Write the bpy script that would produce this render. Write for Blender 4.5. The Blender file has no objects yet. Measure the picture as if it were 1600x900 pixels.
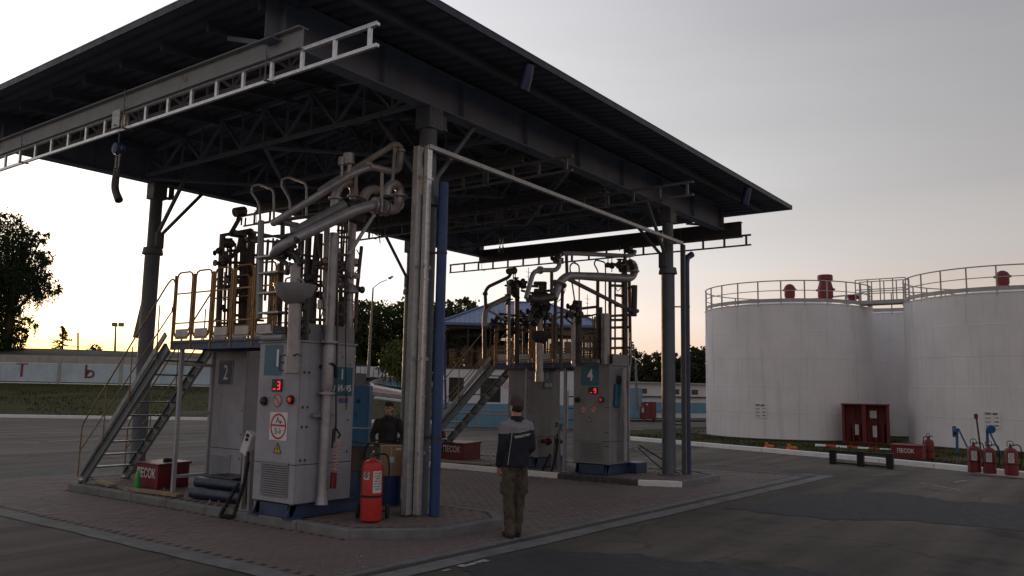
import bpy, bmesh, math, random
from mathutils import Vector, Matrix, noise
from mathutils.bvhtree import BVHTree
random.seed(7)
S = bpy.context.scene
COL = S.collection
R = math.radians
V = Vector

# ------------------------------------------------------------------ camera
cam = bpy.data.cameras.new('camera')
camo = bpy.data.objects.new('camera', cam)
COL.objects.link(camo)
cam.sensor_width = 36.0
cam.lens = 29.03
cam.clip_start = 0.1
cam.clip_end = 3000
_cr = V((0.59569407, -0.80300559, 0.01818212))
_cu = V((-0.11083808, -0.05976072, 0.99204011))
_cb = _cr.cross(_cu)
camo.matrix_world = Matrix(((_cr.x, _cu.x, _cb.x, 0), (_cr.y, _cu.y, _cb.y, 0), (_cr.z, _cu.z, _cb.z, 1.9), (0, 0, 0, 1)))
S.camera = camo
S.view_settings.view_transform = 'Standard'
S.view_settings.look = 'None'
S.view_settings.exposure = 0.0
S.view_settings.gamma = 1.0

# ------------------------------------------------------------------ sky and sun
SUN_AZ, SUN_EL = 66.0, 2.6
w = bpy.data.worlds.new('World')
S.world = w
w.use_nodes = True
nt = w.node_tree
nt.nodes.clear()
def nd(t, tp, **k):
    n = t.nodes.new(tp)
    for a, b in k.items(): setattr(n, a, b)
    return n
def lk(t, a, b): t.links.new(a, b)
_out = nd(nt, 'ShaderNodeOutputWorld')
_bg = nd(nt, 'ShaderNodeBackground')
_tc = nd(nt, 'ShaderNodeTexCoord')
_sep = nd(nt, 'ShaderNodeSeparateXYZ')
lk(nt, _tc.outputs['Generated'], _sep.inputs[0])
_ramp = nd(nt, 'ShaderNodeValToRGB')       # the evening sky by height, away from the sun
cr = _ramp.color_ramp
_stops = [(0.0, (0.50, 0.27, 0.16)), (0.035, (0.57, 0.325, 0.195)), (0.09, (0.63, 0.49, 0.40)), (0.16, (0.455, 0.415, 0.395)), (0.25, (0.375, 0.36, 0.365)), (0.36, (0.315, 0.307, 0.32)), (0.6, (0.285, 0.295, 0.345)), (1.0, (0.27, 0.295, 0.37))]
while len(cr.elements) < len(_stops): cr.elements.new(0.5)
for e, (p, c) in zip(cr.elements, _stops):
    e.position = p
    e.color = (*c, 1)
lk(nt, _sep.outputs['Z'], _ramp.inputs[0])
_dot = nd(nt, 'ShaderNodeVectorMath', operation='DOT_PRODUCT')
_sd = V((math.cos(R(SUN_AZ)) * math.cos(R(SUN_EL)), math.sin(R(SUN_AZ)) * math.cos(R(SUN_EL)), math.sin(R(SUN_EL))))
lk(nt, _tc.outputs['Generated'], _dot.inputs[0])
_dot.inputs[1].default_value = _sd
def glow(power, col, prev):
    mx = nd(nt, 'ShaderNodeMath', operation='MAXIMUM')
    mx.inputs[1].default_value = 0.0
    lk(nt, _dot.outputs['Value'], mx.inputs[0])
    pw = nd(nt, 'ShaderNodeMath', operation='POWER')
    pw.inputs[1].default_value = power
    lk(nt, mx.outputs[0], pw.inputs[0])
    sc = nd(nt, 'ShaderNodeVectorMath', operation='SCALE')
    sc.inputs[0].default_value = col
    lk(nt, pw.outputs[0], sc.inputs['Scale'])
    ad = nd(nt, 'ShaderNodeVectorMath', operation='ADD')
    lk(nt, prev, ad.inputs[0])
    lk(nt, sc.outputs[0], ad.inputs[1])
    return ad.outputs[0]
_c = glow(3.5, (0.81, 0.81, 0.82), _ramp.outputs[0])
_c = glow(30.0, (0.42, 0.37, 0.24), _c)
_c = glow(160.0, (1.0, 0.5, 0.0), _c)
# the yellow band low over the sunset
_mr = nd(nt, 'ShaderNodeMapRange', interpolation_type='SMOOTHSTEP')
_mr.inputs[1].default_value = 0.012
_mr.inputs[2].default_value = 0.095
_mr.inputs[3].default_value = 1.0
_mr.inputs[4].default_value = 0.0
lk(nt, _sep.outputs['Z'], _mr.inputs[0])
_g2 = glow(14.0, (0.12, -0.12, -0.86), _ramp.outputs[0])
_df = nd(nt, 'ShaderNodeVectorMath', operation='SUBTRACT')
lk(nt, _g2, _df.inputs[0])
lk(nt, _ramp.outputs[0], _df.inputs[1])
_ds = nd(nt, 'ShaderNodeVectorMath', operation='SCALE')
lk(nt, _df.outputs[0], _ds.inputs[0])
lk(nt, _mr.outputs[0], _ds.inputs['Scale'])
_da = nd(nt, 'ShaderNodeVectorMath', operation='ADD')
lk(nt, _c, _da.inputs[0])
lk(nt, _ds.outputs[0], _da.inputs[1])
# thin uneven veils of cloud
_cn = nd(nt, 'ShaderNodeTexNoise')
_cn.inputs['Scale'].default_value = 2.2
_cn.inputs['Detail'].default_value = 5
_cm = nd(nt, 'ShaderNodeMapping')
_cm.inputs['Scale'].default_value = (1.0, 1.0, 6.5)
lk(nt, _tc.outputs['Generated'], _cm.inputs[0])
lk(nt, _cm.outputs[0], _cn.inputs['Vector'])
_cr2 = nd(nt, 'ShaderNodeMapRange')
_cr2.inputs[1].default_value = 0.3
_cr2.inputs[2].default_value = 0.7
_cr2.inputs[3].default_value = 0.955
_cr2.inputs[4].default_value = 1.045
lk(nt, _cn.outputs[0], _cr2.inputs[0])
_cs = nd(nt, 'ShaderNodeVectorMath', operation='SCALE')
lk(nt, _da.outputs[0], _cs.inputs[0])
lk(nt, _cr2.outputs[0], _cs.inputs['Scale'])
_c = _cs.outputs[0]
_sky = nd(nt, 'ShaderNodeTexSky', sky_type='NISHITA')
_sky.sun_disc = False
_sky.sun_elevation = R(SUN_EL)
_sky.sun_rotation = R(90 - SUN_AZ)
_hs = nd(nt, 'ShaderNodeHueSaturation')
_hs.inputs['Saturation'].default_value = 0.9
lk(nt, _sky.outputs[0], _hs.inputs['Color'])
_sk = nd(nt, 'ShaderNodeVectorMath', operation='SCALE')
lk(nt, _hs.outputs[0], _sk.inputs[0])
_sk.inputs['Scale'].default_value = 0.015
_ad = nd(nt, 'ShaderNodeVectorMath', operation='ADD')
lk(nt, _c, _ad.inputs[0])
lk(nt, _sk.outputs[0], _ad.inputs[1])
lk(nt, _ad.outputs[0], _bg.inputs['Color'])
_bg.inputs['Strength'].default_value = 1.0
lk(nt, _bg.outputs[0], _out.inputs[0])

sun = bpy.data.lights.new('sun', 'SUN')
sun.energy = 1.3
sun.angle = R(0.6)
sun.color = (1.0, 0.58, 0.30)
suno = bpy.data.objects.new('sun', sun)
COL.objects.link(suno)
suno.rotation_euler = (-_sd).to_track_quat('-Z', 'Y').to_euler()

# ------------------------------------------------------------------ materials
def mat(name, col, rough=0.6, metal=0.0, var=0.18, scale=6.0, bump=0.0, bscale=None, streak=0.0, rust=0.0, rustcol=(0.10, 0.045, 0.022), col2=None, emit=None, grime=0.0, runs=0.0):
    m = bpy.data.materials.new(name)
    m.use_nodes = True
    t = m.node_tree
    b = t.nodes['Principled BSDF']
    b.inputs['Metallic'].default_value = metal
    b.inputs['Roughness'].default_value = rough
    tc = nd(t, 'ShaderNodeTexCoord')
    def nz(sc, det=5, mp=None):
        n = nd(t, 'ShaderNodeTexNoise')
        n.inputs['Scale'].default_value = sc
        n.inputs['Detail'].default_value = det
        n.inputs['Roughness'].default_value = 0.62
        if mp:
            q = nd(t, 'ShaderNodeMapping')
            q.inputs['Scale'].default_value = mp
            lk(t, tc.outputs['Object'], q.inputs[0])
            lk(t, q.outputs[0], n.inputs['Vector'])
        else:
            lk(t, tc.outputs['Object'], n.inputs['Vector'])
        return n.outputs[0]
    def rng(s, a, b2, lo=0.0, hi=1.0):
        q = nd(t, 'ShaderNodeMapRange')
        q.inputs[1].default_value = a
        q.inputs[2].default_value = b2
        q.inputs[3].default_value = lo
        q.inputs[4].default_value = hi
        lk(t, s, q.inputs[0])
        return q.outputs[0]
    def mix(f, a, c):
        q = nd(t, 'ShaderNodeMix', data_type='RGBA')
        lk(t, f, q.inputs[0])
        for s, x in ((q.inputs[6], a), (q.inputs[7], c)):
            if isinstance(x, tuple): s.default_value = (*x, 1)
            else: lk(t, x, s)
        return q.outputs[2]
    c2 = col2 or tuple(min(1, x * (1 + var)) for x in col)
    c1 = tuple(x * (1 - var) for x in col)
    n1 = nz(scale)
    c = mix(rng(n1, 0.32, 0.68), c1, c2)
    if grime:
        c = mix(rng(nz(scale * 0.31, 6), 0.5, 0.72, 0, grime), c, tuple(x * 0.35 + 0.008 for x in col))
    if streak:
        c = mix(rng(nz(1.0, 5, (7, 7, 0.35)), 0.52, 0.8, 0, streak), c, tuple(x * 0.45 for x in col))
    if runs:                                  # narrow rusty runs down the plates
        c = mix(rng(nz(1.0, 6, (3.2, 3.2, 0.10)), 0.60, 0.74, 0, runs), c, (0.24, 0.16, 0.11))
    if rust:
        c = mix(rng(nz(scale * 1.7, 7), 0.66 - 0.2 * rust, 0.74 - 0.1 * rust, 0, 0.9), c, rustcol)
    lk(t, c, b.inputs['Base Color'])
    r2 = rng(nz(scale * 2.3, 4), 0.3, 0.7, max(0.05, rough - 0.1), min(1, rough + 0.1))
    lk(t, r2, b.inputs['Roughness'])
    if bump:
        bp = nd(t, 'ShaderNodeBump')
        bp.inputs['Strength'].default_value = bump
        bp.inputs['Distance'].default_value = 0.02
        lk(t, nz(bscale or scale * 4, 6), bp.inputs['Height'])
        lk(t, bp.outputs[0], b.inputs['Normal'])
    if emit:
        b.inputs['Emission Color'].default_value = (*emit[0], 1)
        b.inputs['Emission Strength'].default_value = emit[1]
    return m

M = {}
def mk(k, *a, **kw): M[k] = mat(k, *a, **kw)
mk('cabinet_grey', (0.33, 0.335, 0.375), 0.5, var=0.1, scale=3, streak=0.4, rust=0.06, grime=0.4)
mk('cabinet_grey_dull', (0.235, 0.232, 0.24), 0.6, var=0.1, scale=3, streak=0.45, grime=0.4)
mk('vent_slat', (0.20, 0.205, 0.215), 0.5, var=0.08)
mk('dark_gap', (0.02, 0.02, 0.022), 0.9)
mk('column_grey', (0.115, 0.135, 0.16), 0.55, var=0.12, scale=4, streak=0.4, rust=0.12, grime=0.3)
mk('girder_grey', (0.19, 0.235, 0.32), 0.7, var=0.15, scale=2, grime=0.4)
mk('truss_grey', (0.20, 0.235, 0.30), 0.7, var=0.15, scale=2, grime=0.3)
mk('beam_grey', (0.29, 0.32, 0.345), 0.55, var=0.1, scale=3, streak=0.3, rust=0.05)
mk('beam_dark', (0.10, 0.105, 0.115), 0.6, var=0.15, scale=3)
mk('roof_sheet', (0.115, 0.135, 0.17), 0.75, var=0.2, scale=1.2, grime=0.4)
mk('roof_blue', (0.014, 0.024, 0.05), 0.5, var=0.15, scale=3)
mk('galvanised', (0.62, 0.63, 0.64), 0.34, 0.85, var=0.14, scale=14, streak=0.3)
mk('galvanised_dull', (0.42, 0.43, 0.44), 0.5, 0.7, var=0.15, scale=10, streak=0.3)
mk('pipe_grey', (0.34, 0.335, 0.36), 0.36, 0.3, var=0.15, scale=7, rust=0.12, grime=0.4)
mk('pipe_green', (0.17, 0.19, 0.185), 0.45, 0.2, var=0.15, scale=7, grime=0.3)
mk('pipe_dark', (0.06, 0.055, 0.058), 0.5, 0.3, var=0.2, scale=9, rust=0.1)
mk('pipe_light', (0.34, 0.32, 0.315), 0.45, 0.2, var=0.12, scale=7, grime=0.3)
mk('frame_brown', (0.085, 0.065, 0.06), 0.6, 0.2, var=0.2, scale=6, rust=0.3)
mk('yellow_paint', (0.30, 0.155, 0.045), 0.45, var=0.15, scale=9, rust=0.25, grime=0.3)
mk('blue_steel', (0.03, 0.06, 0.13), 0.5, var=0.2, scale=5, rust=0.15, grime=0.4)
mk('blue_pipe', (0.02, 0.058, 0.18), 0.45, var=0.2, scale=2.2, grime=0.6, streak=0.4)
mk('stair_steel', (0.115, 0.15, 0.175), 0.5, 0.2, var=0.2, scale=6, rust=0.2, grime=0.3)
mk('stair_light', (0.27, 0.29, 0.29), 0.5, 0.3, var=0.2, scale=8, rust=0.2)
mk('toe_board', (0.45, 0.46, 0.45), 0.5, 0.2, var=0.12, scale=6, grime=0.4)
mk('sign_teal', (0.022, 0.125, 0.20), 0.4, var=0.1, grime=0.2)
mk('sign_navy', (0.045, 0.065, 0.12), 0.45, var=0.1, grime=0.2)
mk('sign_white', (0.72, 0.72, 0.72), 0.45, var=0.05)
mk('letter_red', (0.22, 0.05, 0.075), 0.7, var=0.2, scale=3, grime=0.4)
mk('sign_red', (0.45, 0.03, 0.03), 0.45, var=0.08)
mk('sign_pink', (0.55, 0.33, 0.31), 0.5, var=0.1)
mk('sign_yellow', (0.60, 0.42, 0.03), 0.45, var=0.08)
mk('ink', (0.02, 0.02, 0.03), 0.6)
mk('ink_pink', (0.33, 0.14, 0.13), 0.6)
mk('purple_tag', (0.09, 0.08, 0.28), 0.5)
mk('black_plastic', (0.012, 0.012, 0.013), 0.35, var=0.1)
mk('rubber', (0.018, 0.017, 0.017), 0.75, var=0.2)
mk('led', (0.3, 0.01, 0.01), 0.4, emit=((1.0, 0.03, 0.05), 1.1))
mk('lamp_red', (0.5, 0.03, 0.03), 0.25, emit=((1.0, 0.05, 0.04), 0.25))
mk('red_paint', (0.46, 0.020, 0.017), 0.36, var=0.16, scale=6, grime=0.45)
mk('red_dark', (0.15, 0.011, 0.014), 0.5, var=0.15, scale=5, grime=0.35, streak=0.3)
mk('red_vent', (0.17, 0.018, 0.022), 0.55, var=0.15, scale=6, streak=0.3)
mk('label_white', (0.62, 0.62, 0.61), 0.5, var=0.08, scale=30, grime=0.3)
mk('cardboard', (0.36, 0.22, 0.13), 0.8, var=0.1, scale=5, grime=0.2)
mk('brown_panel', (0.10, 0.075, 0.06), 0.7, var=0.2, scale=4, grime=0.4)
mk('wood', (0.30, 0.22, 0.12), 0.8, var=0.25, scale=9, grime=0.3)
mk('bottle_green', (0.06, 0.42, 0.09), 0.2, var=0.1)
mk('cabinet_blue', (0.03, 0.14, 0.30), 0.45, var=0.1, scale=3, streak=0.2)
mk('cloth_black', (0.018, 0.018, 0.02), 0.9)
mk('pipe_navy', (0.012, 0.022, 0.055), 0.45, var=0.2, scale=3, grime=0.4)
mk('skin', (0.42, 0.24, 0.18), 0.55, var=0.1, scale=20)
mk('hair', (0.03, 0.022, 0.018), 0.8)
mk('navy_cloth', (0.011, 0.014, 0.026), 0.85, var=0.2, scale=9, bump=0.15)
mk('grey_cloth', (0.24, 0.225, 0.24), 0.85, var=0.12, scale=9, bump=0.15)
mk('piping', (0.5, 0.5, 0.48), 0.6)
mk('cap_brown', (0.085, 0.05, 0.05), 0.85, var=0.15, scale=14)
mk('dark_work_cloth', (0.025, 0.024, 0.024), 0.85, var=0.25, scale=9, bump=0.15)
mk('shoe_black', (0.012, 0.012, 0.013), 0.5)
mk('orange_plastic', (0.62, 0.12, 0.03), 0.5, var=0.15)
mk('blue_stand', (0.03, 0.10, 0.26), 0.5, var=0.2, scale=9)
mk('strip_concrete', (0.155, 0.148, 0.14), 0.9, var=0.25, scale=3, bump=0.4, grime=0.6)
mk('rail_ochre', (0.26, 0.17, 0.07), 0.5, var=0.2, scale=9, rust=0.3, grime=0.3)
mk('blue_pipe_dark', (0.018, 0.035, 0.11), 0.45, var=0.15, scale=3, grime=0.4)
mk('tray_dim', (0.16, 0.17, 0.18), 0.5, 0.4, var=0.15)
mk('concrete', (0.30, 0.29, 0.275), 0.85, var=0.15, scale=5, bump=0.3, grime=0.45)
mk('kerb_grey', (0.175, 0.172, 0.172), 0.85, var=0.18, scale=4, bump=0.35, grime=0.5)
mk('kerb_white', (0.84, 0.83, 0.81), 0.7, var=0.05, scale=5, bump=0.3, grime=0.2)
mk('kerb_dark', (0.07, 0.066, 0.062), 0.85, var=0.2, scale=5, bump=0.3)
mk('line_paint', (0.36, 0.35, 0.33), 0.8, var=0.25, scale=12, grime=0.7)
mk('groove', (0.06, 0.042, 0.036), 0.9, var=0.2)
mk('tar', (0.032, 0.031, 0.031), 0.8, var=0.25, scale=3, bump=0.4, bscale=60)
mk('bark', (0.07, 0.055, 0.04), 0.9, var=0.3, scale=8, bump=0.5)
mk('lamp_metal', (0.22, 0.22, 0.21), 0.6, 0.3, var=0.1)
mk('wall_blue', (0.50, 0.60, 0.66), 0.8, var=0.08, scale=1.2, streak=0.4, grime=0.35)
mk('wall_concrete', (0.40, 0.385, 0.35), 0.85, var=0.12, scale=1.3, streak=0.6, grime=0.45, bump=0.2)
mk('wall_dark', (0.07, 0.068, 0.065), 0.9)
mk('plaster_white', (0.66, 0.655, 0.67), 0.8, var=0.05, scale=1.5, streak=0.15, grime=0.12)
mk('plinth_blue', (0.14, 0.29, 0.40), 0.75, var=0.08, scale=1.5, streak=0.2, grime=0.25)
mk('roof_tile_blue', (0.095, 0.135, 0.27), 0.45, var=0.1, scale=2, grime=0.2)
mk('window_frame', (0.55, 0.55, 0.54), 0.5)
mk('frame_dark', (0.03, 0.03, 0.03), 0.6)
mk('earth', (0.055, 0.045, 0.036), 0.95, var=0.3, scale=0.5, bump=0.4, bscale=3)
mk('pinkish', (0.30, 0.21, 0.19), 0.85, var=0.15, scale=2)
mk('tank_white', (0.80, 0.775, 0.775), 0.62, var=0.07, scale=0.6, streak=0.28, rust=0.0, grime=0.2, runs=0.28)
mk('tank_rail', (0.42, 0.40, 0.39), 0.6, var=0.1, scale=4, rust=0.1)
mk('tank_base', (0.05, 0.048, 0.045), 0.9)

def camo():
    m = bpy.data.materials.new('camo_cloth')
    m.use_nodes = True
    t = m.node_tree
    b = t.nodes['Principled BSDF']
    b.inputs['Roughness'].default_value = 0.9
    tc = nd(t, 'ShaderNodeTexCoord')
    n = nd(t, 'ShaderNodeTexNoise')
    n.inputs['Scale'].default_value = 17
    n.inputs['Detail'].default_value = 5
    lk(t, tc.outputs['Object'], n.inputs['Vector'])
    r = nd(t, 'ShaderNodeValToRGB')
    r.color_ramp.interpolation = 'CONSTANT'
    st = [(0, (0.045, 0.037, 0.028)), (0.42, (0.08, 0.064, 0.048)), (0.5, (0.062, 0.056, 0.04)), (0.56, (0.098, 0.082, 0.06)), (0.66, (0.055, 0.045, 0.033))]
    while len(r.color_ramp.elements) < len(st): r.color_ramp.elements.new(0.5)
    for e, (p, c) in zip(r.color_ramp.elements, st):
        e.position = p
        e.color = (*c, 1)
    lk(t, n.outputs[0], r.inputs[0])
    lk(t, r.outputs[0], b.inputs['Base Color'])
    return m
M['camo_cloth'] = camo()

def foliage(name, dark, light):
    m = bpy.data.materials.new(name)
    m.use_nodes = True
    t = m.node_tree
    b = t.nodes['Principled BSDF']
    b.inputs['Roughness'].default_value = 0.7
    g = nd(t, 'ShaderNodeNewGeometry')
    n = nd(t, 'ShaderNodeTexNoise')
    n.inputs['Scale'].default_value = 0.9
    lk(t, g.outputs['Position'], n.inputs['Vector'])
    ad = nd(t, 'ShaderNodeMath', operation='MULTIPLY_ADD')
    lk(t, g.outputs['Random Per Island'], ad.inputs[0])
    ad.inputs[1].default_value = 0.35
    lk(t, n.outputs[0], ad.inputs[2])
    mr = nd(t, 'ShaderNodeMapRange')
    mr.inputs[1].default_value = 0.4
    mr.inputs[2].default_value = 0.95
    lk(t, ad.outputs[0], mr.inputs[0])
    q = nd(t, 'ShaderNodeMix', data_type='RGBA')
    lk(t, mr.outputs[0], q.inputs[0])
    q.inputs[6].default_value = (*dark, 1)
    q.inputs[7].default_value = (*light, 1)
    lk(t, q.outputs[2], b.inputs['Base Color'])
    tr = nd(t, 'ShaderNodeBsdfTranslucent')
    lk(t, q.outputs[2], tr.inputs['Color'])
    ms = nd(t, 'ShaderNodeMixShader')
    ms.inputs[0].default_value = 0.25
    lk(t, b.outputs[0], ms.inputs[1])
    lk(t, tr.outputs[0], ms.inputs[2])
    lk(t, ms.outputs[0], t.nodes['Material Output'].inputs['Surface'])
    return m
M['willow_leaf'] = foliage('willow_leaf', (0.03, 0.045, 0.025), (0.06, 0.085, 0.04))
M['tree_leaf'] = foliage('tree_leaf', (0.025, 0.04, 0.018), (0.085, 0.105, 0.035))
M['bush_leaf'] = foliage('bush_leaf', (0.06, 0.085, 0.03), (0.15, 0.17, 0.055))
M['dark_leaf'] = foliage('dark_leaf', (0.02, 0.026, 0.014), (0.055, 0.06, 0.028))
M['grass_blade'] = foliage('grass_blade', (0.026, 0.034, 0.007), (0.062, 0.060, 0.016))

def ground_mat(name, c_lo, c_hi, big=0.25, fine=60, bump=0.5, speck=None, rough=0.9):
    m = bpy.data.materials.new(name)
    m.use_nodes = True
    t = m.node_tree
    b = t.nodes['Principled BSDF']
    b.inputs['Roughness'].default_value = rough
    g = nd(t, 'ShaderNodeNewGeometry')
    def nz(sc, d=6):
        n = nd(t, 'ShaderNodeTexNoise')
        n.inputs['Scale'].default_value = sc
        n.inputs['Detail'].default_value = d
        n.inputs['Roughness'].default_value = 0.65
        lk(t, g.outputs['Position'], n.inputs['Vector'])
        return n.outputs[0]
    a, f = nz(big), nz(fine, 3)
    s = nd(t, 'ShaderNodeMath', operation='MULTIPLY_ADD')
    lk(t, f, s.inputs[0])
    s.inputs[1].default_value = 0.45
    lk(t, a, s.inputs[2])
    mr = nd(t, 'ShaderNodeMapRange')
    mr.inputs[1].default_value = 0.52
    mr.inputs[2].default_value = 0.95
    lk(t, s.outputs[0], mr.inputs[0])
    q = nd(t, 'ShaderNodeMix', data_type='RGBA')
    lk(t, mr.outputs[0], q.inputs[0])
    q.inputs[6].default_value = (*c_lo, 1)
    q.inputs[7].default_value = (*c_hi, 1)
    c = q.outputs[2]
    if speck:
        v = nd(t, 'ShaderNodeTexVoronoi')
        v.inputs['Scale'].default_value = 38
        lk(t, g.outputs['Position'], v.inputs['Vector'])
        mm = nd(t, 'ShaderNodeMapRange')
        mm.inputs[1].default_value = 0.10
        mm.inputs[2].default_value = 0.22
        mm.inputs[3].default_value = 0.5
        mm.inputs[4].default_value = 0
        lk(t, v.outputs['Distance'], mm.inputs[0])
        q2 = nd(t, 'ShaderNodeMix', data_type='RGBA')
        lk(t, mm.outputs[0], q2.inputs[0])
        lk(t, c, q2.inputs[6])
        q2.inputs[7].default_value = (*speck, 1)
        c = q2.outputs[2]
    lk(t, c, b.inputs['Base Color'])
    bp = nd(t, 'ShaderNodeBump')
    bp.inputs['Strength'].default_value = bump
    bp.inputs['Distance'].default_value = 0.01
    lk(t, f, bp.inputs['Height'])
    lk(t, bp.outputs[0], b.inputs['Normal'])
    return m
M['asphalt'] = ground_mat('asphalt', (0.082, 0.066, 0.057), (0.178, 0.145, 0.124), 0.22, 70, 0.8, (0.13, 0.12, 0.112))
def wear(m):
    """cracks, oil drips and the long streaks left by tyres"""
    t = m.node_tree
    b = t.nodes['Principled BSDF']
    src = b.inputs['Base Color'].links[0].from_socket
    g = nd(t, 'ShaderNodeNewGeometry')
    def mul(c, f):
        q = nd(t, 'ShaderNodeMix', data_type='RGBA', blend_type='MULTIPLY')
        q.inputs[0].default_value = 1.0
        lk(t, c, q.inputs[6])
        lk(t, f, q.inputs[7])
        return q.outputs[2]
    def rng(sv, a, b2, lo, hi):
        q = nd(t, 'ShaderNodeMapRange')
        for k, v_ in zip((1, 2, 3, 4), (a, b2, lo, hi)): q.inputs[k].default_value = v_
        lk(t, sv, q.inputs[0])
        return q.outputs[0]
    n = nd(t, 'ShaderNodeTexNoise')
    n.inputs['Scale'].default_value = 1.3
    lk(t, g.outputs['Position'], n.inputs['Vector'])
    mx = nd(t, 'ShaderNodeMix', data_type='RGBA')
    mx.inputs[0].default_value = 0.35
    lk(t, g.outputs['Position'], mx.inputs[6])
    lk(t, n.outputs['Color'], mx.inputs[7])
    v = nd(t, 'ShaderNodeTexVoronoi', feature='DISTANCE_TO_EDGE')
    v.inputs['Scale'].default_value = 0.55
    lk(t, mx.outputs[2], v.inputs['Vector'])
    c = mul(src, rng(v.outputs['Distance'], 0.0, 0.009, 0.62, 1.0))
    mp = nd(t, 'ShaderNodeMapping')
    mp.inputs['Rotation'].default_value = (0, 0, R(-8))
    mp.inputs['Scale'].default_value = (0.05, 1.1, 1)
    lk(t, g.outputs['Position'], mp.inputs[0])
    n2 = nd(t, 'ShaderNodeTexNoise')
    n2.inputs['Scale'].default_value = 1.0
    n2.inputs['Detail'].default_value = 6
    lk(t, mp.outputs[0], n2.inputs['Vector'])
    c = mul(c, rng(n2.outputs[0], 0.38, 0.66, 0.62, 1.22))
    n3 = nd(t, 'ShaderNodeTexNoise')
    n3.inputs['Scale'].default_value = 0.9
    n3.inputs['Detail'].default_value = 8
    lk(t, g.outputs['Position'], n3.inputs['Vector'])
    c = mul(c, rng(n3.outputs[0], 0.58, 0.70, 1.0, 0.55))
    lk(t, c, b.inputs['Base Color'])
wear(M['asphalt'])
M['grass_ground'] = ground_mat('grass_ground', (0.030, 0.034, 0.008), (0.066, 0.058, 0.016), 0.35, 9, 1.0)
M['earth_ground'] = ground_mat('earth_ground', (0.06, 0.05, 0.04), (0.13, 0.11, 0.09), 0.4, 20, 0.8)

for k in ('grass_ground', 'earth_ground', 'grass_blade', 'willow_leaf', 'tree_leaf', 'bush_leaf', 'dark_leaf'):
    M[k].node_tree.nodes['Principled BSDF'].inputs['Specular IOR Level'].default_value = 0.08
M['asphalt'].node_tree.nodes['Principled BSDF'].inputs['Specular IOR Level'].default_value = 0.3
def paver_mat():
    m = bpy.data.materials.new('paver')
    m.use_nodes = True
    t = m.node_tree
    b = t.nodes['Principled BSDF']
    b.inputs['Roughness'].default_value = 0.82
    g = nd(t, 'ShaderNodeNewGeometry')
    def nz(sc, d=5):
        n = nd(t, 'ShaderNodeTexNoise')
        n.inputs['Scale'].default_value = sc
        n.inputs['Detail'].default_value = d
        lk(t, g.outputs['Position'], n.inputs['Vector'])
        return n.outputs[0]
    q = nd(t, 'ShaderNodeMix', data_type='RGBA')
    ri = nd(t, 'ShaderNodeMath', operation='MULTIPLY_ADD')
    lk(t, g.outputs['Random Per Island'], ri.inputs[0])
    ri.inputs[1].default_value = 0.35
    lk(t, nz(0.5), ri.inputs[2])
    mr = nd(t, 'ShaderNodeMapRange')
    mr.inputs[1].default_value = 0.35
    mr.inputs[2].default_value = 0.95
    lk(t, ri.outputs[0], mr.inputs[0])
    lk(t, mr.outputs[0], q.inputs[0])
    q.inputs[6].default_value = (0.125, 0.096, 0.088, 1)
    q.inputs[7].default_value = (0.21, 0.14, 0.128, 1)
    q2 = nd(t, 'ShaderNodeMix', data_type='RGBA')          # grey dust and sand over the red
    m2 = nd(t, 'ShaderNodeMapRange')
    m2.inputs[1].default_value = 0.42
    m2.inputs[2].default_value = 0.68
    m2.inputs[4].default_value = 0.85
    lk(t, nz(0.33, 7), m2.inputs[0])
    lk(t, m2.outputs[0], q2.inputs[0])
    lk(t, q.outputs[2], q2.inputs[6])
    q2.inputs[7].default_value = (0.16, 0.133, 0.12, 1)
    lk(t, q2.outputs[2], b.inputs['Base Color'])
    bp = nd(t, 'ShaderNodeBump')
    bp.inputs['Strength'].default_value = 0.4
    bp.inputs['Distance'].default_value = 0.006
    lk(t, nz(55, 3), bp.inputs['Height'])
    lk(t, bp.outputs[0], b.inputs['Normal'])
    return m
M['paver'] = paver_mat()

def glass_mat():
    m = bpy.data.materials.new('window_glass')
    m.use_nodes = True
    t = m.node_tree
    t.nodes.remove(t.nodes['Principled BSDF'])
    gl = nd(t, 'ShaderNodeBsdfGlossy')
    gl.inputs['Roughness'].default_value = 0.03
    gl.inputs['Color'].default_value = (0.7, 0.7, 0.7, 1)
    tr = nd(t, 'ShaderNodeBsdfTransparent')
    tr.inputs['Color'].default_value = (0.78, 0.76, 0.74, 1)
    fr = nd(t, 'ShaderNodeFresnel')
    fr.inputs['IOR'].default_value = 1.5
    ms = nd(t, 'ShaderNodeMixShader')
    lk(t, fr.outputs[0], ms.inputs[0])
    lk(t, tr.outputs[0], ms.inputs[1])
    lk(t, gl.outputs[0], ms.inputs[2])
    lk(t, ms.outputs[0], t.nodes['Material Output'].inputs['Surface'])
    return m
M['glass'] = glass_mat()
mk('dark_glass', (0.03, 0.034, 0.04), 0.08, var=0.1)

# ------------------------------------------------------------------ mesh builder
ORG = {}
def tag(o, label=None, cat=None, group=None, kind=None):
    if label: o['label'] = label
    if cat: o['category'] = cat
    if group: o['group'] = group
    if kind: o['kind'] = kind
    return o
def thing(name, loc, label, cat, group=None):
    o = bpy.data.objects.new(name, None)
    o.empty_display_size = 0.2
    o.location = loc
    COL.objects.link(o)
    ORG[o] = V(loc)
    return tag(o, label, cat, group)
def frame(d):
    d = d.normalized()
    a = V((0, 0, 1)) if abs(d.z) < 0.95 else V((1, 0, 0))
    x = a.cross(d).normalized()
    return x, d.cross(x).normalized()

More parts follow.
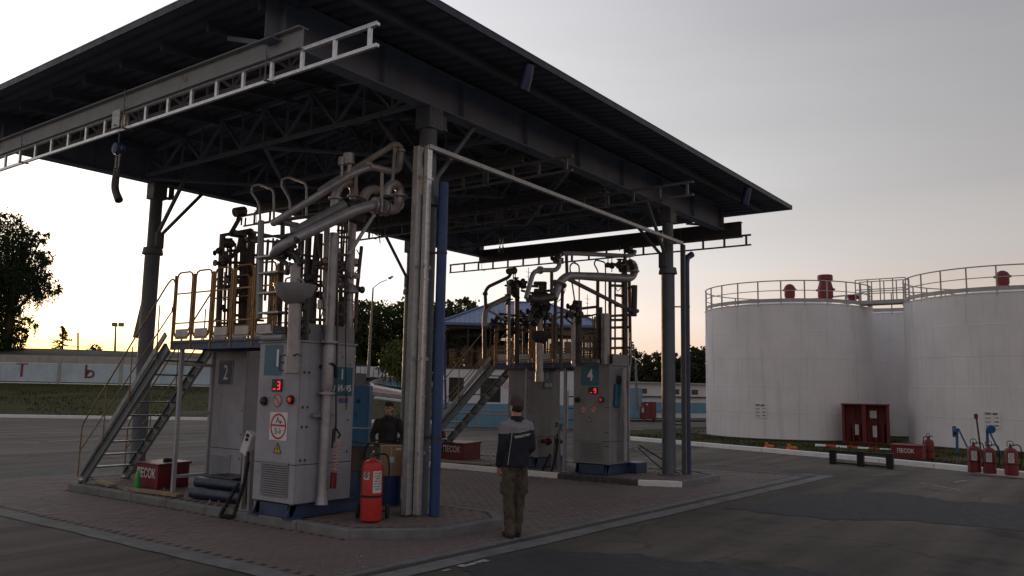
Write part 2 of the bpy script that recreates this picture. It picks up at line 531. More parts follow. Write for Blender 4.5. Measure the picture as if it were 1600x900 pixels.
class MB:
    def __init__(s): s.v, s.f, s.m = [], [], []
    def add(s, vs, fs, mi=0):
        n = len(s.v)
        s.v += [V(p) for p in vs]
        s.f += [tuple(i + n for i in q) for q in fs]
        s.m += [mi] * len(fs)
        return s
    def box(s, x0, y0, z0, x1, y1, z1, b=0.0, mi=0):
        return s.boxc(((x0 + x1) / 2, (y0 + y1) / 2, (z0 + z1) / 2), (abs(x1 - x0), abs(y1 - y0), abs(z1 - z0)), None, b, mi)
    def boxc(s, c, sz, rot=None, b=0.0, mi=0):
        c = V(c)
        h = [q / 2 for q in sz]
        rot = rot or Matrix.Identity(3)
        if b <= 0:
            vs = [c + rot @ V((i * h[0], j * h[1], k * h[2])) for k in (-1, 1) for i, j in ((-1, -1), (1, -1), (1, 1), (-1, 1))]
            return s.add(vs, [(3, 2, 1, 0), (4, 5, 6, 7), (0, 1, 5, 4), (1, 2, 6, 5), (2, 3, 7, 6), (3, 0, 4, 7)], mi)
        b = min(b, min(h) * 0.8)
        bm = bmesh.new()
        for i in (-1, 1):
            for j in (-1, 1):
                for k in (-1, 1):
                    for a in range(3):
                        q = [i * (h[0] - b), j * (h[1] - b), k * (h[2] - b)]
                        q[a] += (i, j, k)[a] * b
                        bm.verts.new(q)
        r = bmesh.ops.convex_hull(bm, input=bm.verts[:])
        bmesh.ops.dissolve_limit(bm, angle_limit=0.02, verts=bm.verts[:], edges=bm.edges[:])
        bm.verts.index_update()
        bmesh.ops.recalc_face_normals(bm, faces=bm.faces[:])
        vs = [c + rot @ v.co for v in bm.verts]
        fs = [tuple(v.index for v in f.verts) for f in bm.faces]
        bm.free()
        return s.add(vs, fs, mi)
    def bar(s, p, q, wd, ht, b=0.0, mi=0, up=None):
        p, q = V(p), V(q)
        d = q - p
        if up is None:
            x, y = frame(d)
        else:
            x = V(up).cross(d).normalized()
            y = d.normalized().cross(x)
            if tuple(up) == (1, 0, 0): x, y = y, -x
        rot = Matrix((x, y, d.normalized())).transposed()
        return s.boxc((p + q) / 2, (wd, ht, d.length), rot, b, mi)
    def tube(s, pts, r, n=10, fil=0.0, cap=True, mi=0):
        P = [V(p) for p in pts]
        rr = list(r) if isinstance(r, (list, tuple)) else [r] * len(P)
        if fil and len(P) > 2:
            Q, q2 = [P[0]], [rr[0]]
            for i in range(1, len(P) - 1):
                a, b, c = P[i - 1], P[i], P[i + 1]
                l = min(fil, (a - b).length * 0.45, (c - b).length * 0.45)
                u, w2 = b + (a - b).normalized() * l, b + (c - b).normalized() * l
                for k in range(5):
                    t = k / 4
                    Q.append(u * (1 - t) ** 2 + b * 2 * t * (1 - t) + w2 * t * t)
                    q2.append(rr[i])
            P, rr = Q + [P[-1]], q2 + [rr[-1]]
        vs, fs = [], []
        x, y = frame(P[1] - P[0])
        for i, p in enumerate(P):
            if i == 0: d = P[1] - P[0]
            elif i == len(P) - 1: d = P[-1] - P[-2]
            else: d = (P[i + 1] - p).normalized() + (p - P[i - 1]).normalized()
            d = d.normalized() if d.length > 1e-6 else V((0, 0, 1))
            x = (x - d * x.dot(d))
            x = x.normalized() if x.length > 1e-6 else frame(d)[0]
            y = d.cross(x)
            for k in range(n):
                a = 2 * math.pi * k / n
                vs.append(p + (x * math.cos(a) + y * math.sin(a)) * rr[i])
        for i in range(len(P) - 1):
            for k in range(n):
                k2 = (k + 1) % n
                fs.append((i * n + k, i * n + k2, (i + 1) * n + k2, (i + 1) * n + k))
        if cap:
            fs.append(tuple(range(n - 1, -1, -1)))
            fs.append(tuple(range((len(P) - 1) * n, len(P) * n)))
        return s.add(vs, fs, mi)
    def cyl(s, p, q, r, r2=None, n=12, mi=0):
        return s.tube([p, q], [r, r if r2 is None else r2], n, mi=mi)
    def lathe(s, prof, c, n=20, axis=None, mi=0):
        c = V(c)
        ax = V(axis or (0, 0, 1)).normalized()
        x, y = frame(ax)
        vs, fs = [], []
        for (r, z) in prof:
            for k in range(n):
                a = 2 * math.pi * k / n
                vs.append(c + ax * z + (x * math.cos(a) + y * math.sin(a)) * max(r, 1e-4))
        for i in range(len(prof) - 1):
            for k in range(n):
                k2 = (k + 1) % n
                fs.append((i * n + k, i * n + k2, (i + 1) * n + k2, (i + 1) * n + k))
        fs.append(tuple(range(n - 1, -1, -1)))
        fs.append(tuple(range((len(prof) - 1) * n, len(prof) * n)))
        return s.add(vs, fs, mi)
    def ell(s, c, r, n=10, rot=None, mi=0):
        c = V(c)
        r = (r, r, r) if not isinstance(r, (tuple, list)) else r
        vs, fs = [], []
        for i in range(1, n):
            ph = math.pi * i / n
            for k in range(2 * n):
                a = math.pi * k / n
                q = V((r[0] * math.sin(ph) * math.cos(a), r[1] * math.sin(ph) * math.sin(a), -r[2] * math.cos(ph)))
                vs.append(c + (rot @ q if rot else q))
        b = V((0, 0, -r[2]))
        t = V((0, 0, r[2]))
        vs += [c + (rot @ b if rot else b), c + (rot @ t if rot else t)]
        m2 = 2 * n
        for i in range(n - 2):
            for k in range(m2):
                k2 = (k + 1) % m2
                fs.append((i * m2 + k, i * m2 + k2, (i + 1) * m2 + k2, (i + 1) * m2 + k))
        for k in range(m2):
            k2 = (k + 1) % m2
            fs.append((len(vs) - 2, k2, k))
            fs.append((len(vs) - 1, (n - 2) * m2 + k, (n - 2) * m2 + k2))
        return s.add(vs, fs, mi)
    def prism(s, poly, z0, z1, mi=0):
        n = len(poly)
        vs = [(p[0], p[1], z0) for p in poly] + [(p[0], p[1], z1) for p in poly]
        fs = [tuple(range(n - 1, -1, -1)), tuple(range(n, 2 * n))]
        fs += [(i, (i + 1) % n, n + (i + 1) % n, n + i) for i in range(n)]
        return s.add(vs, fs, mi)
    def quad(s, a, b, c, d, mi=0): return s.add([a, b, c, d], [(0, 1, 2, 3)], mi)
    def coil(s, p, q, r, turns, wr, n=6, mi=0):
        p, q = V(p), V(q)
        x, y = frame(q - p)
        k = int(turns * 8)
        pts = [p.lerp(q, i / k) + (x * math.cos(i * math.pi / 4) + y * math.sin(i * math.pi / 4)) * r for i in range(k + 1)]
        return s.tube(pts, wr, n, mi=mi)
    def each(s, name, mats, parent=None, ang=35, **tags):
        """one object per loose piece"""
        p = list(range(len(s.v)))
        def fd(i):
            while p[i] != i:
                p[i] = p[p[i]]
                i = p[i]
            return i
        for f in s.f:
            for i in f[1:]: p[fd(i)] = fd(f[0])
        g = {}
        for f in s.f: g.setdefault(fd(f[0]), []).append(f)
        for k in sorted(g):
            ix = sorted({i for f in g[k] for i in f})
            mp = {i: j for j, i in enumerate(ix)}
            q = MB()
            q.add([s.v[i] for i in ix], [tuple(mp[i] for i in f) for f in g[k]])
            q.build(name, mats, parent, ang, **tags)
    def build(s, name, mats, parent=None, ang=35, **tags):
        if not isinstance(mats, (list, tuple)): mats = [mats]
        o = V((0, 0, 0))
        if parent is not None: o = ORG[parent]
        elif s.v:
            xs, ys, zs = [v.x for v in s.v], [v.y for v in s.v], [v.z for v in s.v]
            o = V(((min(xs) + max(xs)) / 2, (min(ys) + max(ys)) / 2, min(zs)))
        me = bpy.data.meshes.new(name)
        me.from_pydata([v - o for v in s.v], [], s.f)
        for m in mats: me.materials.append(M[m] if isinstance(m, str) else m)
        if len(mats) > 1: me.polygons.foreach_set('material_index', s.m)
        me.update()
        if ang:
            me.shade_smooth()
            me.set_sharp_from_angle(angle=R(ang))
        ob = bpy.data.objects.new(name, me)
        COL.objects.link(ob)
        if parent is not None:
            ob.parent = parent
        else:
            ob.location = o
        ORG[ob] = o.copy()
        return tag(ob, **tags)
def inst(src, off, parent=None, **tags):
    """another object that shares the mesh of src, moved by off"""
    c = src.copy()
    COL.objects.link(c)
    c.location = src.location + V(off)
    if parent is not None: c.parent = parent
    ORG[c] = ORG[src] + V(off)
    return tag(c, **tags)
def copy_tree(o, parent=None):
    c = o.copy()
    COL.objects.link(c)
    c.parent = parent
    ORG[c] = ORG[o]
    for ch in list(o.children): copy_tree(ch, c)
    return c
ROT_MX = Matrix(((0, 0, -1), (-1, 0, 0), (0, 1, 0)))       # lettering on a face that looks along -X
ROT_MY = Matrix(((1, 0, 0), (0, 0, -1), (0, 1, 0)))        # lettering on a face that looks along -Y
def text_mesh(body, size, sx=1.0, bold=0.0):
    cu = bpy.data.curves.new('text', 'FONT')
    cu.body = body
    cu.size = size
    cu.align_x, cu.align_y = 'CENTER', 'CENTER'
    cu.offset = bold
    cu.resolution_u = 3
    o = bpy.data.objects.new('text', cu)
    COL.objects.link(o)
    dg = bpy.context.evaluated_depsgraph_get()
    me = bpy.data.meshes.new_from_object(o.evaluated_get(dg))
    vs = [V((v.co.x * sx, v.co.y, 0)) for v in me.vertices]
    fs = [tuple(p.vertices) for p in me.polygons]
    bpy.data.objects.remove(o)
    bpy.data.meshes.remove(me)
    return vs, fs
def lettering(body, size, c, rot, m, parent, name='lettering', sx=1.0, bold=0.0):
    vs, fs = text_mesh(body, size, sx, bold)
    b = MB()
    b.add([V(c) + rot @ v for v in vs], fs)
    return b.build(name, m, parent, ang=0)


# ------------------------------------------------------------------ ground
def sheet(name, poly, z, m, kind='structure', parent=None):
    b = MB()
    b.add([(p[0], p[1], z) for p in poly], [tuple(range(len(poly)))])
    return b.build(name, m, parent, ang=0, kind=kind)
sheet('ground', [(-300, -300), (900, -300), (900, 900), (-300, 900)], 0.0, 'asphalt')

# apron of pavers under the canopy, between concrete drain strips
AX0, AX1, AY0, AY1 = 5.72, 20.45, 6.62, 18.0
apron = sheet('paved_apron', [(AX0, AY0), (AX1, AY0), (AX1, AY1), (AX0, AY1)], 0.004, 'groove')
ORG[apron] = V(apron.location)
def wobble_sheet(name, pts, z, m, amp=0.06, parts=10):
    b = MB()
    poly = []
    for i, p in enumerate(pts):
        q = pts[(i + 1) % len(pts)]
        for k in range(parts):
            t = k / parts
            x, y = p[0] + (q[0] - p[0]) * t, p[1] + (q[1] - p[1]) * t
            poly.append((x + amp * (noise.noise((x * 3.1, y * 3.1, 1.7)) + .5 * noise.noise((x * 9, y * 9, 4.7))), y + amp * (noise.noise((x * 2.7, y * 2.7, 9.1)) + .5 * noise.noise((x * 8, y * 8, 2.1))), z))
    b.add(poly, [tuple(range(len(poly)))])
    return b.build(name, m, None, ang=0, kind='structure')
# single pavers: the nearest are objects, the rest one mesh
PW, PD = 0.20, 0.10
def paver_geo(b, x, y, dz, j=0.0):
    g = 0.004
    b.add([(x + g, y + g, 0.005), (x + PW - g, y + g, 0.005), (x + PW - g, y + PD - g, 0.005), (x + g, y + PD - g, 0.005),
           (x + g + .004, y + g + .004, 0.016 + dz), (x + PW - g - .004, y + g + .004, 0.016 + dz + j), (x + PW - g - .004, y + PD - g - .004, 0.016 + dz + j), (x + g + .004, y + PD - g - .004, 0.016 + dz)],
          [(4, 5, 6, 7), (0, 1, 5, 4), (1, 2, 6, 5), (2, 3, 7, 6), (3, 0, 4, 7)])
ISL1 = [(7.42, 8.02), (8.28, 7.2), (9.55, 7.18), (10.05, 7.7), (10.05, 15.6), (9.6, 16.2), (8.1, 16.25), (7.42, 15.35)]
ISL2 = [(15.62, 8.3), (16.05, 7.5), (18.0, 7.5), (18.5, 8.1), (18.5, 15.6), (18.0, 16.2), (16.3, 16.2), (15.62, 15.3)]
def inside(poly, x, y):
    c, n = False, len(poly)
    for i in range(n):
        a, b = poly[i], poly[i - 1]
        if (a[1] > y) != (b[1] > y) and x < (b[0] - a[0]) * (y - a[1]) / (b[1] - a[1]) + a[0]: c = not c
    return c
cells = []
ny = int((AY1 - AY0) / PD)
nx = int((AX1 - AX0) / PW)
for j in range(ny):
    for i in range(-1, nx):
        x, y = AX0 + i * PW + (PW / 2 if j % 2 else 0), AY0 + j * PD
        if x < AX0 - 0.001 or x + PW > AX1 + 0.02: continue
        if inside(ISL1, x + .1, y + .05) or inside(ISL2, x + .1, y + .05): continue
        cells.append((x * x * 0.8 + y * y, x, y))
cells.sort()
base = MB()
paver_geo(base, 0, 0, 0)
p0 = base.build('paver', 'paver', apron, ang=0)
for q, (d, x, y) in enumerate(cells[:300]):
    o = p0 if q == 0 else p0.copy()
    if q: COL.objects.link(o)
    o.parent = apron
    o.location = V((x, y, random.uniform(-.002, .003)))- ORG[apron] 
    o.rotation_euler = (random.uniform(-.008, .008), random.uniform(-.005, .005), 0)
p0.data.transform(Matrix.Translation(ORG[apron]))
pm = MB()
for d, x, y in cells[300:]:
    paver_geo(pm, x, y, random.uniform(-.002, .003) + 0.006 * noise.noise((x * 0.6, y * 0.6, 0)), random.uniform(-.0015, .0015))
pm.build('paver', 'paver', apron, ang=0, kind='stuff')
# drain strips: concrete either side of a dirty channel
def strip(name, poly, z, m): return sheet(name, poly, z, m)
wobble_sheet('drain_strip', [(5.0, 6.08), (21.2, 5.86), (21.2, 6.62), (5.0, 6.62)], 0.008, 'strip_concrete', 0.05, 30)
b = MB()
b.add([(5.3, 6.36, .014), (20.95, 6.2, .014), (20.95, 6.31, .014), (5.3, 6.47, .014)], [(0, 1, 2, 3)])
b.build('drain_channel', 'groove', None, ang=0, kind='structure')
wobble_sheet('drain_strip', [(5.42, 6.62), (5.72, 6.62), (5.72, 18.4), (5.42, 18.4)], 0.009, 'strip_concrete', 0.04, 30)
wobble_sheet('drain_strip', [(20.45, 6.3), (20.95, 6.3), (20.95, 18.4), (20.45, 18.4)], 0.009, 'strip_concrete', 0.05, 30)
b = MB()
b.add([(20.6, 6.3, .015), (20.75, 6.3, .015), (20.75, 18.4, .015), (20.6, 18.4, .015)], [(0, 1, 2, 3)])
b.build('drain_channel', 'groove', None, ang=0, kind='structure')
# fresh tar patches and cracks on the asphalt
wobble_sheet('tar_patch', [(13.885,5.616,0),(16.884,5.242,-0),(18.492,3.939,0),(17.851,2.903,0),(18.066,1.675,0),(17.883,0.705,0),(13.894,0.572,0),(14.553,1.368,0),(14.501,2.732,0),(13.693,3.865,0),(13.741,5.006,0)], 0.005, 'tar', 0.22, 10)
wobble_sheet('tar_patch', [(7.7,6.272,0),(8.524,5.705,0),(9.046,4.777,-0),(9.158,4.097,0),(9.649,3.231,0),(9.58,2.521,0),(8.254,2.958,-0),(7.304,3.857,0),(6.602,4.855,0),(6.97,5.848,0)], 0.005, 'tar', 0.2, 10)
wobble_sheet('tar_patch', [(7.039,18.97,-0),(9.722,19.797,0),(13.675,20.425,0),(15.716,20.594,0),(14.846,19.445,0),(10.013,18.067,0),(6.339,17.035,0)], 0.005, 'tar', 0.22, 10)
# painted road lines
def line(a, c, wd):
    a, c = V((a[0], a[1], 0)), V((c[0], c[1], 0))
    n = (c - a).cross(V((0, 0, 1))).normalized()
    b = MB()
    k = max(4, int((c - a).length / .09))
    rn = random.Random(int(a.x * 100))
    for i in range(k):                       # worn paint: short flakes of uneven width with gaps
        if rn.random() < .22: continue
        p, q = a.lerp(c, i / k), a.lerp(c, min(1, (i + rn.uniform(.7, 1.25)) / k))
        w0, w1, o = wd * rn.uniform(.15, .5), wd * rn.uniform(.15, .5), wd * rn.uniform(-.12, .12)
        z = V((0, 0, .009 + .0001 * (i % 3)))
        b.quad(p - n * (w0 - o) + z, q - n * (w1 - o) + z, q + n * (w1 + o) + z, p + n * (w0 + o) + z)
    b.build('road_marking', 'line_paint', None, ang=0, kind='structure')
for q in ([(12.06,28.09,0),(15.173,29.234,0)], [(15.741,26.58,0),(16.148,25.853,0)], [(20.986,3.974,-0),(20.08,2.987,-0)], [(6.834,5.954,-0),(7.699,5.941,0)], [(26.15,14.055,0),(25.184,12.54,0)], [(21.784,3.392,0),(22.542,3.235,-0)]):
    line(q[0], q[1], 0.12)

# ------------------------------------------------------------------ kerbs
def kerb_run(parent, pts, z0, z1, wd, ln, mfun, closed=False):
    n = len(pts) if closed else len(pts) - 1
    for i in range(n):
        a, c = V((pts[i][0], pts[i][1], 0)), V((pts[(i + 1) % len(pts)][0], pts[(i + 1) % len(pts)][1], 0))
        L = (c - a).length
        k = max(1, round(L / ln))
        d = (c - a) / L
        inw = V((0, 0, 1)).cross(d)
        for j in range(k):
            s, e = a + d * (L * j / k + .004), a + d * (L * (j + 1) / k - .004)
            mid = (s + e) / 2 + inw * wd / 2
            rot = Matrix((d, inw, V((0, 0, 1)))).transposed() @ Matrix.Rotation(random.uniform(-.006, .006), 3, 'Z')
            b = MB()
            b.boxc((mid.x, mid.y, (z0 + z1) / 2 + random.uniform(-.004, .004)), ((e - s).length, wd, z1 - z0), rot, 0.014)
            b.build('kerb_stone', mfun(mid), parent, ang=0)
def island(poly, mfun):
    isl = sheet('island_pavement', [(p[0], p[1]) for p in poly], 0.0, 'paver')
    isl.data.transform(Matrix.Translation((0, 0, 0.02)))
    ORG[isl] = V(isl.location)
    kerb_run(isl, poly, -0.05, 0.128, 0.14, 1.0, mfun, True)
    c = V((sum(p[0] for p in poly) / len(poly), sum(p[1] for p in poly) / len(poly), 0))
    x0, x1, y0, y1 = min(p[0] for p in poly), max(p[0] for p in poly), min(p[1] for p in poly), max(p[1] for p in poly)
    pm = MB()
    shr = [(c.x + (p[0] - c.x) * 0.9 , c.y + (p[1] - c.y) * 0.968) for p in poly]
    pm.prism(shr, 0.08, 0.105)
    for j in range(int((y1 - y0) / PD)):
        for i in range(int((x1 - x0) / PW)):
            x, y = x0 + i * PW + (.1 if j % 2 else 0), y0 + j * PD
            if all(inside(shr, x + a, y + e) for a in (0, PW) for e in (0, PD)):
                n0 = len(pm.v)
                paver_geo(pm, x, y, random.uniform(-.002, .002))
                for v in pm.v[n0:]: v.z += 0.106
    pm.build('paver', 'paver', isl, ang=0, kind='stuff')
    return isl
island(ISL1, lambda p: 'kerb_grey')
island(ISL2, lambda p: ('kerb_white' if (10.4 < p.y < 15.2 or p.y < 7.95) and p.x < 16.2 else ('kerb_grey' if p.y < 8.3 else 'kerb_dark')))
# broken white flakes of paint on the near island's edge
for q in ("118,754 135,741", "590,824 632,826", "700,826 762,812", "180,765 330,786"):
    pass

# ------------------------------------------------------------------ right verge with white kerb
verge_pts = [(31.9, 19.6), (30.7, 16.6), (29.33, 12.9), (27.34, 7.7), (25.84, 4.5), (24.3, 1.9), (21.5, -3.5)]
kb = sheet('verge', verge_pts + [(30, -8), (60, -8), (60, 20), (36, 20)], 0.0, 'grass_ground')
kb.data.transform(Matrix.Translation((0, 0, 0.09)))
ORG[kb] = V(kb.location)
kerb_run(kb, verge_pts, -0.05, 0.15, 0.16, 1.5, lambda p: 'kerb_white')
sheet('gravel_patch', [(28.997,4.947,0.1),(31.008,4.601,0.1),(30.124,3.668,0.1),(27.609,3.449,0.1),(27.52,4.092,0.1),(27.916,4.627,0.1)], 0.094, 'earth_ground')
sheet('yard_path', [(36.5, 17.9), (60, 19), (60, 16.6), (37.5, 16.4)], 0.095, 'asphalt')

def grass_tufts(name, n, pick, h0, h1):
    b = MB()
    for _ in range(n):
        p = pick()
        if p is None: continue
        a = random.uniform(0, 6.28)
        h = random.uniform(h0, h1)
        dx, dy = math.cos(a) * h * .35, math.sin(a) * h * .35
        lx, ly = random.uniform(-.5, .5) * h, random.uniform(-.5, .5) * h
        b.add([(p[0] - dx, p[1] - dy, p[2] - .02), (p[0] + dx, p[1] + dy, p[2] - .02), (p[0] + lx, p[1] + ly, p[2] + h)], [(0, 1, 2)])
    return b.build(name, 'grass_blade', None, ang=0, kind='stuff')
def pick_verge():
    x, y = random.uniform(24, 40), random.uniform(1.5, 18)
    if not inside(verge_pts + [(40, -3), (40, 20)], x, y) or not inside(verge_pts + [(40, -3), (40, 20)], x - .35, y): return None
    if math.hypot(x - 38.4, y - 12.75) < 4 or math.hypot(x - 38.1, y - 3.9) < 4: return None
    if noise.noise((x * .5, y * .5, 3)) < -0.22: return None
    return (x, y, .09)
tag(grass_tufts('verge_grass', 22000, pick_verge, .03, .075), 'dry green grass growing between the white kerb and the tanks', 'grass')

# ------------------------------------------------------------------ grassed bank and the wall on it (left background)
def bank_z(x, y):
    s = .741 * x + .671 * y
    if s < 48.35: return 0.06
    if s < 73.4: return 0.06 + 1.8 * (s - 48.35) / 25.05
    return 1.86 + (s - 73.4) * 0.02
T_ = V((.671, -.741, 0))
N_ = V((.741, .671, 0))
bk = MB()
ss = [48.3, 50, 53, 57, 62, 67, 73.4, 80, 95, 140, 260, 600]
tt = [-330, -200, -120, -90, -70, -60, -50, -40, -32, -24, -18, -12, -6, 0, 3.5]
for s in ss:
    for t in tt:
        p = N_ * s + T_ * t
        bk.v.append(V((p.x, p.y, bank_z(p.x, p.y) + (0.12 * noise.noise((p.x * .15, p.y * .15, 0)) if 50 < s < 73 else 0))))
nt_ = len(tt)
for i in range(len(ss) - 1):
    for j in range(nt_ - 1):
        bk.f.append((i * nt_ + j, i * nt_ + j + 1, (i + 1) * nt_ + j + 1, (i + 1) * nt_ + j))
        bk.m.append(0)
bk.build('grass_bank', 'grass_ground', None, ang=60, kind='structure')
fk = sheet('far_verge', [(N_ * s + T_ * t)[:2] for s, t in ((48.0, -60), (48.35, -60), (48.35, 3.5), (48.0, 3.5))], 0.03, 'concrete')
ORG[fk] = V(fk.location)
kerb_run(fk, [(N_ * 48.0 + T_ * 3.4)[:2], (N_ * 48.0 + T_ * -45)[:2]][::-1], -0.05, 0.17, 0.2, 3.0, lambda p: 'kerb_white')
def pick_bank():
    s, t = random.uniform(48.6, 73), random.uniform(-50, 2.5)
    p = N_ * s + T_ * t
    if noise.noise((p.x * .3, p.y * .3, 5)) < -.15: return None
    return (p.x, p.y, bank_z(p.x, p.y))
tag(grass_tufts('bank_grass', 15000, pick_bank, .05, .14), 'olive grass growing on the long bank below the letter wall', 'grass')
# earth ridge behind the wall
rd = MB()
rs = [(74.6, 1.9, 0), (80, 4.2, 0), (86, 5.35, .5), (95, 5.0, .6), (120, 3.5, .8)]
rt = [-200, -120] + list(range(-90, -2, 4))
for (s, z, a) in rs:
    for t in rt:
        p = N_ * s + T_ * t
        rd.v.append(V((p.x, p.y, z + a * noise.noise((p.x * .12, p.y * .12, 2)) - (0.0 if t < -26 else 0.03 * (t + 26)))))
for i in range(len(rs) - 1):
    for j in range(len(rt) - 1):
        n = len(rt)
        rd.f.append((i * n + j, i * n + j + 1, (i + 1) * n + j + 1, (i + 1) * n + j))
        rd.m.append(0)
rd.build('hill', 'earth', None, ang=60, kind='structure')


# ------------------------------------------------------------------ the canopy: hipped deck on four columns
EX0, EX1, EY0, EY1, EZ = 5.42, 20.82, 6.66, 17.85, 6.62
canopy = thing('canopy', (13.1, 12.3, 0), 'wide dark steel canopy roof on four grey columns over the loading islands', 'canopy')
def roof_z(x, y):
    d = min(x - EX0, EX1 - x, (y - EY0), (EY1 - y))
    return EZ + max(0, d) * 0.13
b = MB()
# corrugated deck: trapezoid ribs running across, following the hip
xs = []
x = EX0
while x < EX1 - 0.001:
    for dx, dz in ((0, 0), (.12, 0), (.15, .045), (.22, .045), (.25, 0)):
        if x + dx <= EX1: xs.append((x + dx, dz))
    x += .25
ysn = [EY0, EY0 + 1.4, EY0 + 2.8, EY0 + 4.2, (EY0 + EY1) / 2, EY1 - 4.2, EY1 - 2.8, EY1 - 1.4, EY1]
for (x, dz) in xs:
    for y in ysn: b.v.append(V((x, y, roof_z(x, y) + dz + .02)))
n = len(ysn)
for i in range(len(xs) - 1):
    for j in range(n - 1):
        b.f.append((i * n + j, i * n + j + 1, (i + 1) * n + j + 1, (i + 1) * n + j))
        b.m.append(0)
b.build('roof_deck', 'roof_sheet', canopy, ang=20)
b = MB()
ct = [(EX0, EY0), (EX1, EY0), (EX1, EY1), (EX0, EY1)]
ap = [(EX0 + 5.6, (EY0 + EY1) / 2), (EX1 - 5.6, (EY0 + EY1) / 2)]
zt = EZ + 5.6 * .13 + .16
b.v = [V((p[0], p[1], EZ + .1)) for p in ct] + [V((p[0], p[1], zt)) for p in ap]
b.f = [(0, 1, 5, 4), (1, 2, 5), (2, 3, 4, 5), (3, 0, 4)]
b.m = [0] * 4
b.build('roof_covering', 'roof_blue', canopy, ang=0)
for (p, q) in ((ct[0], ct[1]), (ct[1], ct[2]), (ct[2], ct[3]), (ct[3], ct[0])):
    b = MB()
    d = (V((*q, 0)) - V((*p, 0))).normalized()
    o = V((0, 0, 1)).cross(d) * -0.0
    a0, a1 = V((*p, EZ + .055)) - d * .02, V((*q, EZ + .055)) + d * .02
    b.bar(a0 + V((0, 0, .015)), a1 + V((0, 0, .015)), .03, .09, up=(0, 0, 1))
    b.tube([a0 + V((0, 0, .065)), a1 + V((0, 0, .065))], .02, 8)
    b.build('eaves_trim', 'roof_blue', canopy)
# main girders on the columns, along X, and edge beams
def ibeam(b, p, q, h, wd, tf=.018, tw=.012):
    p, q = V(p), V(q)
    up = V((0, 0, 1))
    b.bar(p + up * (h / 2 - tf / 2), q + up * (h / 2 - tf / 2), wd, tf, up=up)
    b.bar(p - up * (h / 2 - tf / 2), q - up * (h / 2 - tf / 2), wd, tf, up=up)
    b.bar(p, q, tw, h - 2 * tf, up=up)
CX, CY = (9.02, 17.2), (8.36, 16.48)
for y in CY:
    b = MB()
    ibeam(b, (5.98, y, 6.49), (20.55, y, 6.49), .62, .26)
    for k in range(9): b.box(6.2 + k * 1.75, y - .11, 6.2, 6.212 + k * 1.75, y + .11, 6.78)
    b.build('girder', 'girder_grey', canopy)
# cross trusses
for x in (7.0, 9.02, 11.07, 13.1, 15.15, 17.2, 19.3):
    b = MB()
    b.bar((x, 8.5, 6.30), (x, 16.4, 6.30), .065, .065)
    N = 12
    for k in range(N):
        y0, y1 = 8.5 + 7.9 * k / N, 8.5 + 7.9 * (k + 1) / N
        z0, z1 = roof_z(x, y0) - .05, roof_z(x, y1) - .05
        b.bar((x, y0, z0), (x, y1, z1), .08, .08)
        if k % 2: b.bar((x, y0, 6.32), (x, y1, z1 - .03), .05, .05)
        else: b.bar((x, y0, z0 - .03), (x, y1, 6.32), .05, .05)
        b.bar((x + .001, y1, 6.32), (x + .001, y1, z1 - .03), .04, .04)
    b.build('truss', 'truss_grey', canopy)
for k in range(10):
    y = 7.3 + k * 1.1
    b = MB()
    for i in range(12):
        x0, x1 = 5.9 + i * 1.2, 5.9 + (i + 1) * 1.2
        b.bar((x0, y, roof_z(x0, y) - .07), (x1, y, roof_z(x1, y) - .07), .06, .12, up=(0, 0, 1))
    b.build('purlin', 'roof_sheet', canopy)
for (x0, x1) in ((9.02, 13.1), (13.1, 17.2)):
    for (y0, y1) in ((8.36, 12.4), (12.4, 16.48)):
        b = MB()
        b.bar((x0, y0, 6.235), (x1, y1, 6.235), .07, .05)
        b.bar((x0, y1, 6.23), (x1, y0, 6.23), .07, .05)
        b.each('wind_brace', 'truss_grey', canopy)
# columns
for cx0 in CX:
    for cy in CY:
        cx = 9.32 if cx0 < 10 and cy > 10 else cx0
        b = MB()
        b.cyl((cx, cy, .12), (cx, cy, 4.72), .155, n=20)
        b.cyl((cx, cy, 4.72), (cx, cy, 5.88), .128, n=20)
        col = b.build('column', 'column_grey', canopy)
        b = MB()
        b.lathe([(.155, 0), (.215, .02), (.19, .16), (.13, .17)], (cx, cy, 4.63), 20)
        b.build('collar', 'column_grey', col)
        b = MB()
        b.box(cx - .2, cy - .2, .118, cx + .2, cy + .2, .15, .006)
        for a in (-1, 1):
            for c in (-1, 1): b.cyl((cx + a * .16, cy + c * .16, .14), (cx + a * .16, cy + c * .16, .19), .018, n=6)
        b.build('base_plate', 'column_grey', col)
        b = MB()
        b.box(cx - .15, cy - .15, 5.84, cx + .15, cy + .15, 6.18, .005)
        b.box(cx + .15, cy - .08, 5.90, cx + .34, cy + .08, 5.93)
        b.bar((cx + .33, cy, 5.93), (cx + .33, cy, 6.18), .02, .12)
        for a in (-1, 1):
            for z in (5.90, 6.10):
                b.cyl((cx + a * .1, cy - .165, z), (cx + a * .1, cy - .14, z), .014, n=6)
                b.cyl((cx - .165, cy + a * .1, z), (cx - .14, cy + a * .1, z), .014, n=6)
        b.build('head_plate', 'column_grey', col)
        for dx, dy in ((1 if cx < 12 else -1, 0), (0, 1 if cy < 12 else -1)):
            L = 1.1
            b = MB()
            b.bar((cx + dx * .13, cy + dy * .13, 5.06), (cx + dx * L, cy + dy * L, 6.22), .06, .06)
            b.box(cx + dx * .16 - .05, cy + dy * .16 - .05, 4.80, cx + dx * .16 + .05, cy + dy * .16 + .05, 5.12)
            b.build('knee_brace', 'column_grey', canopy)
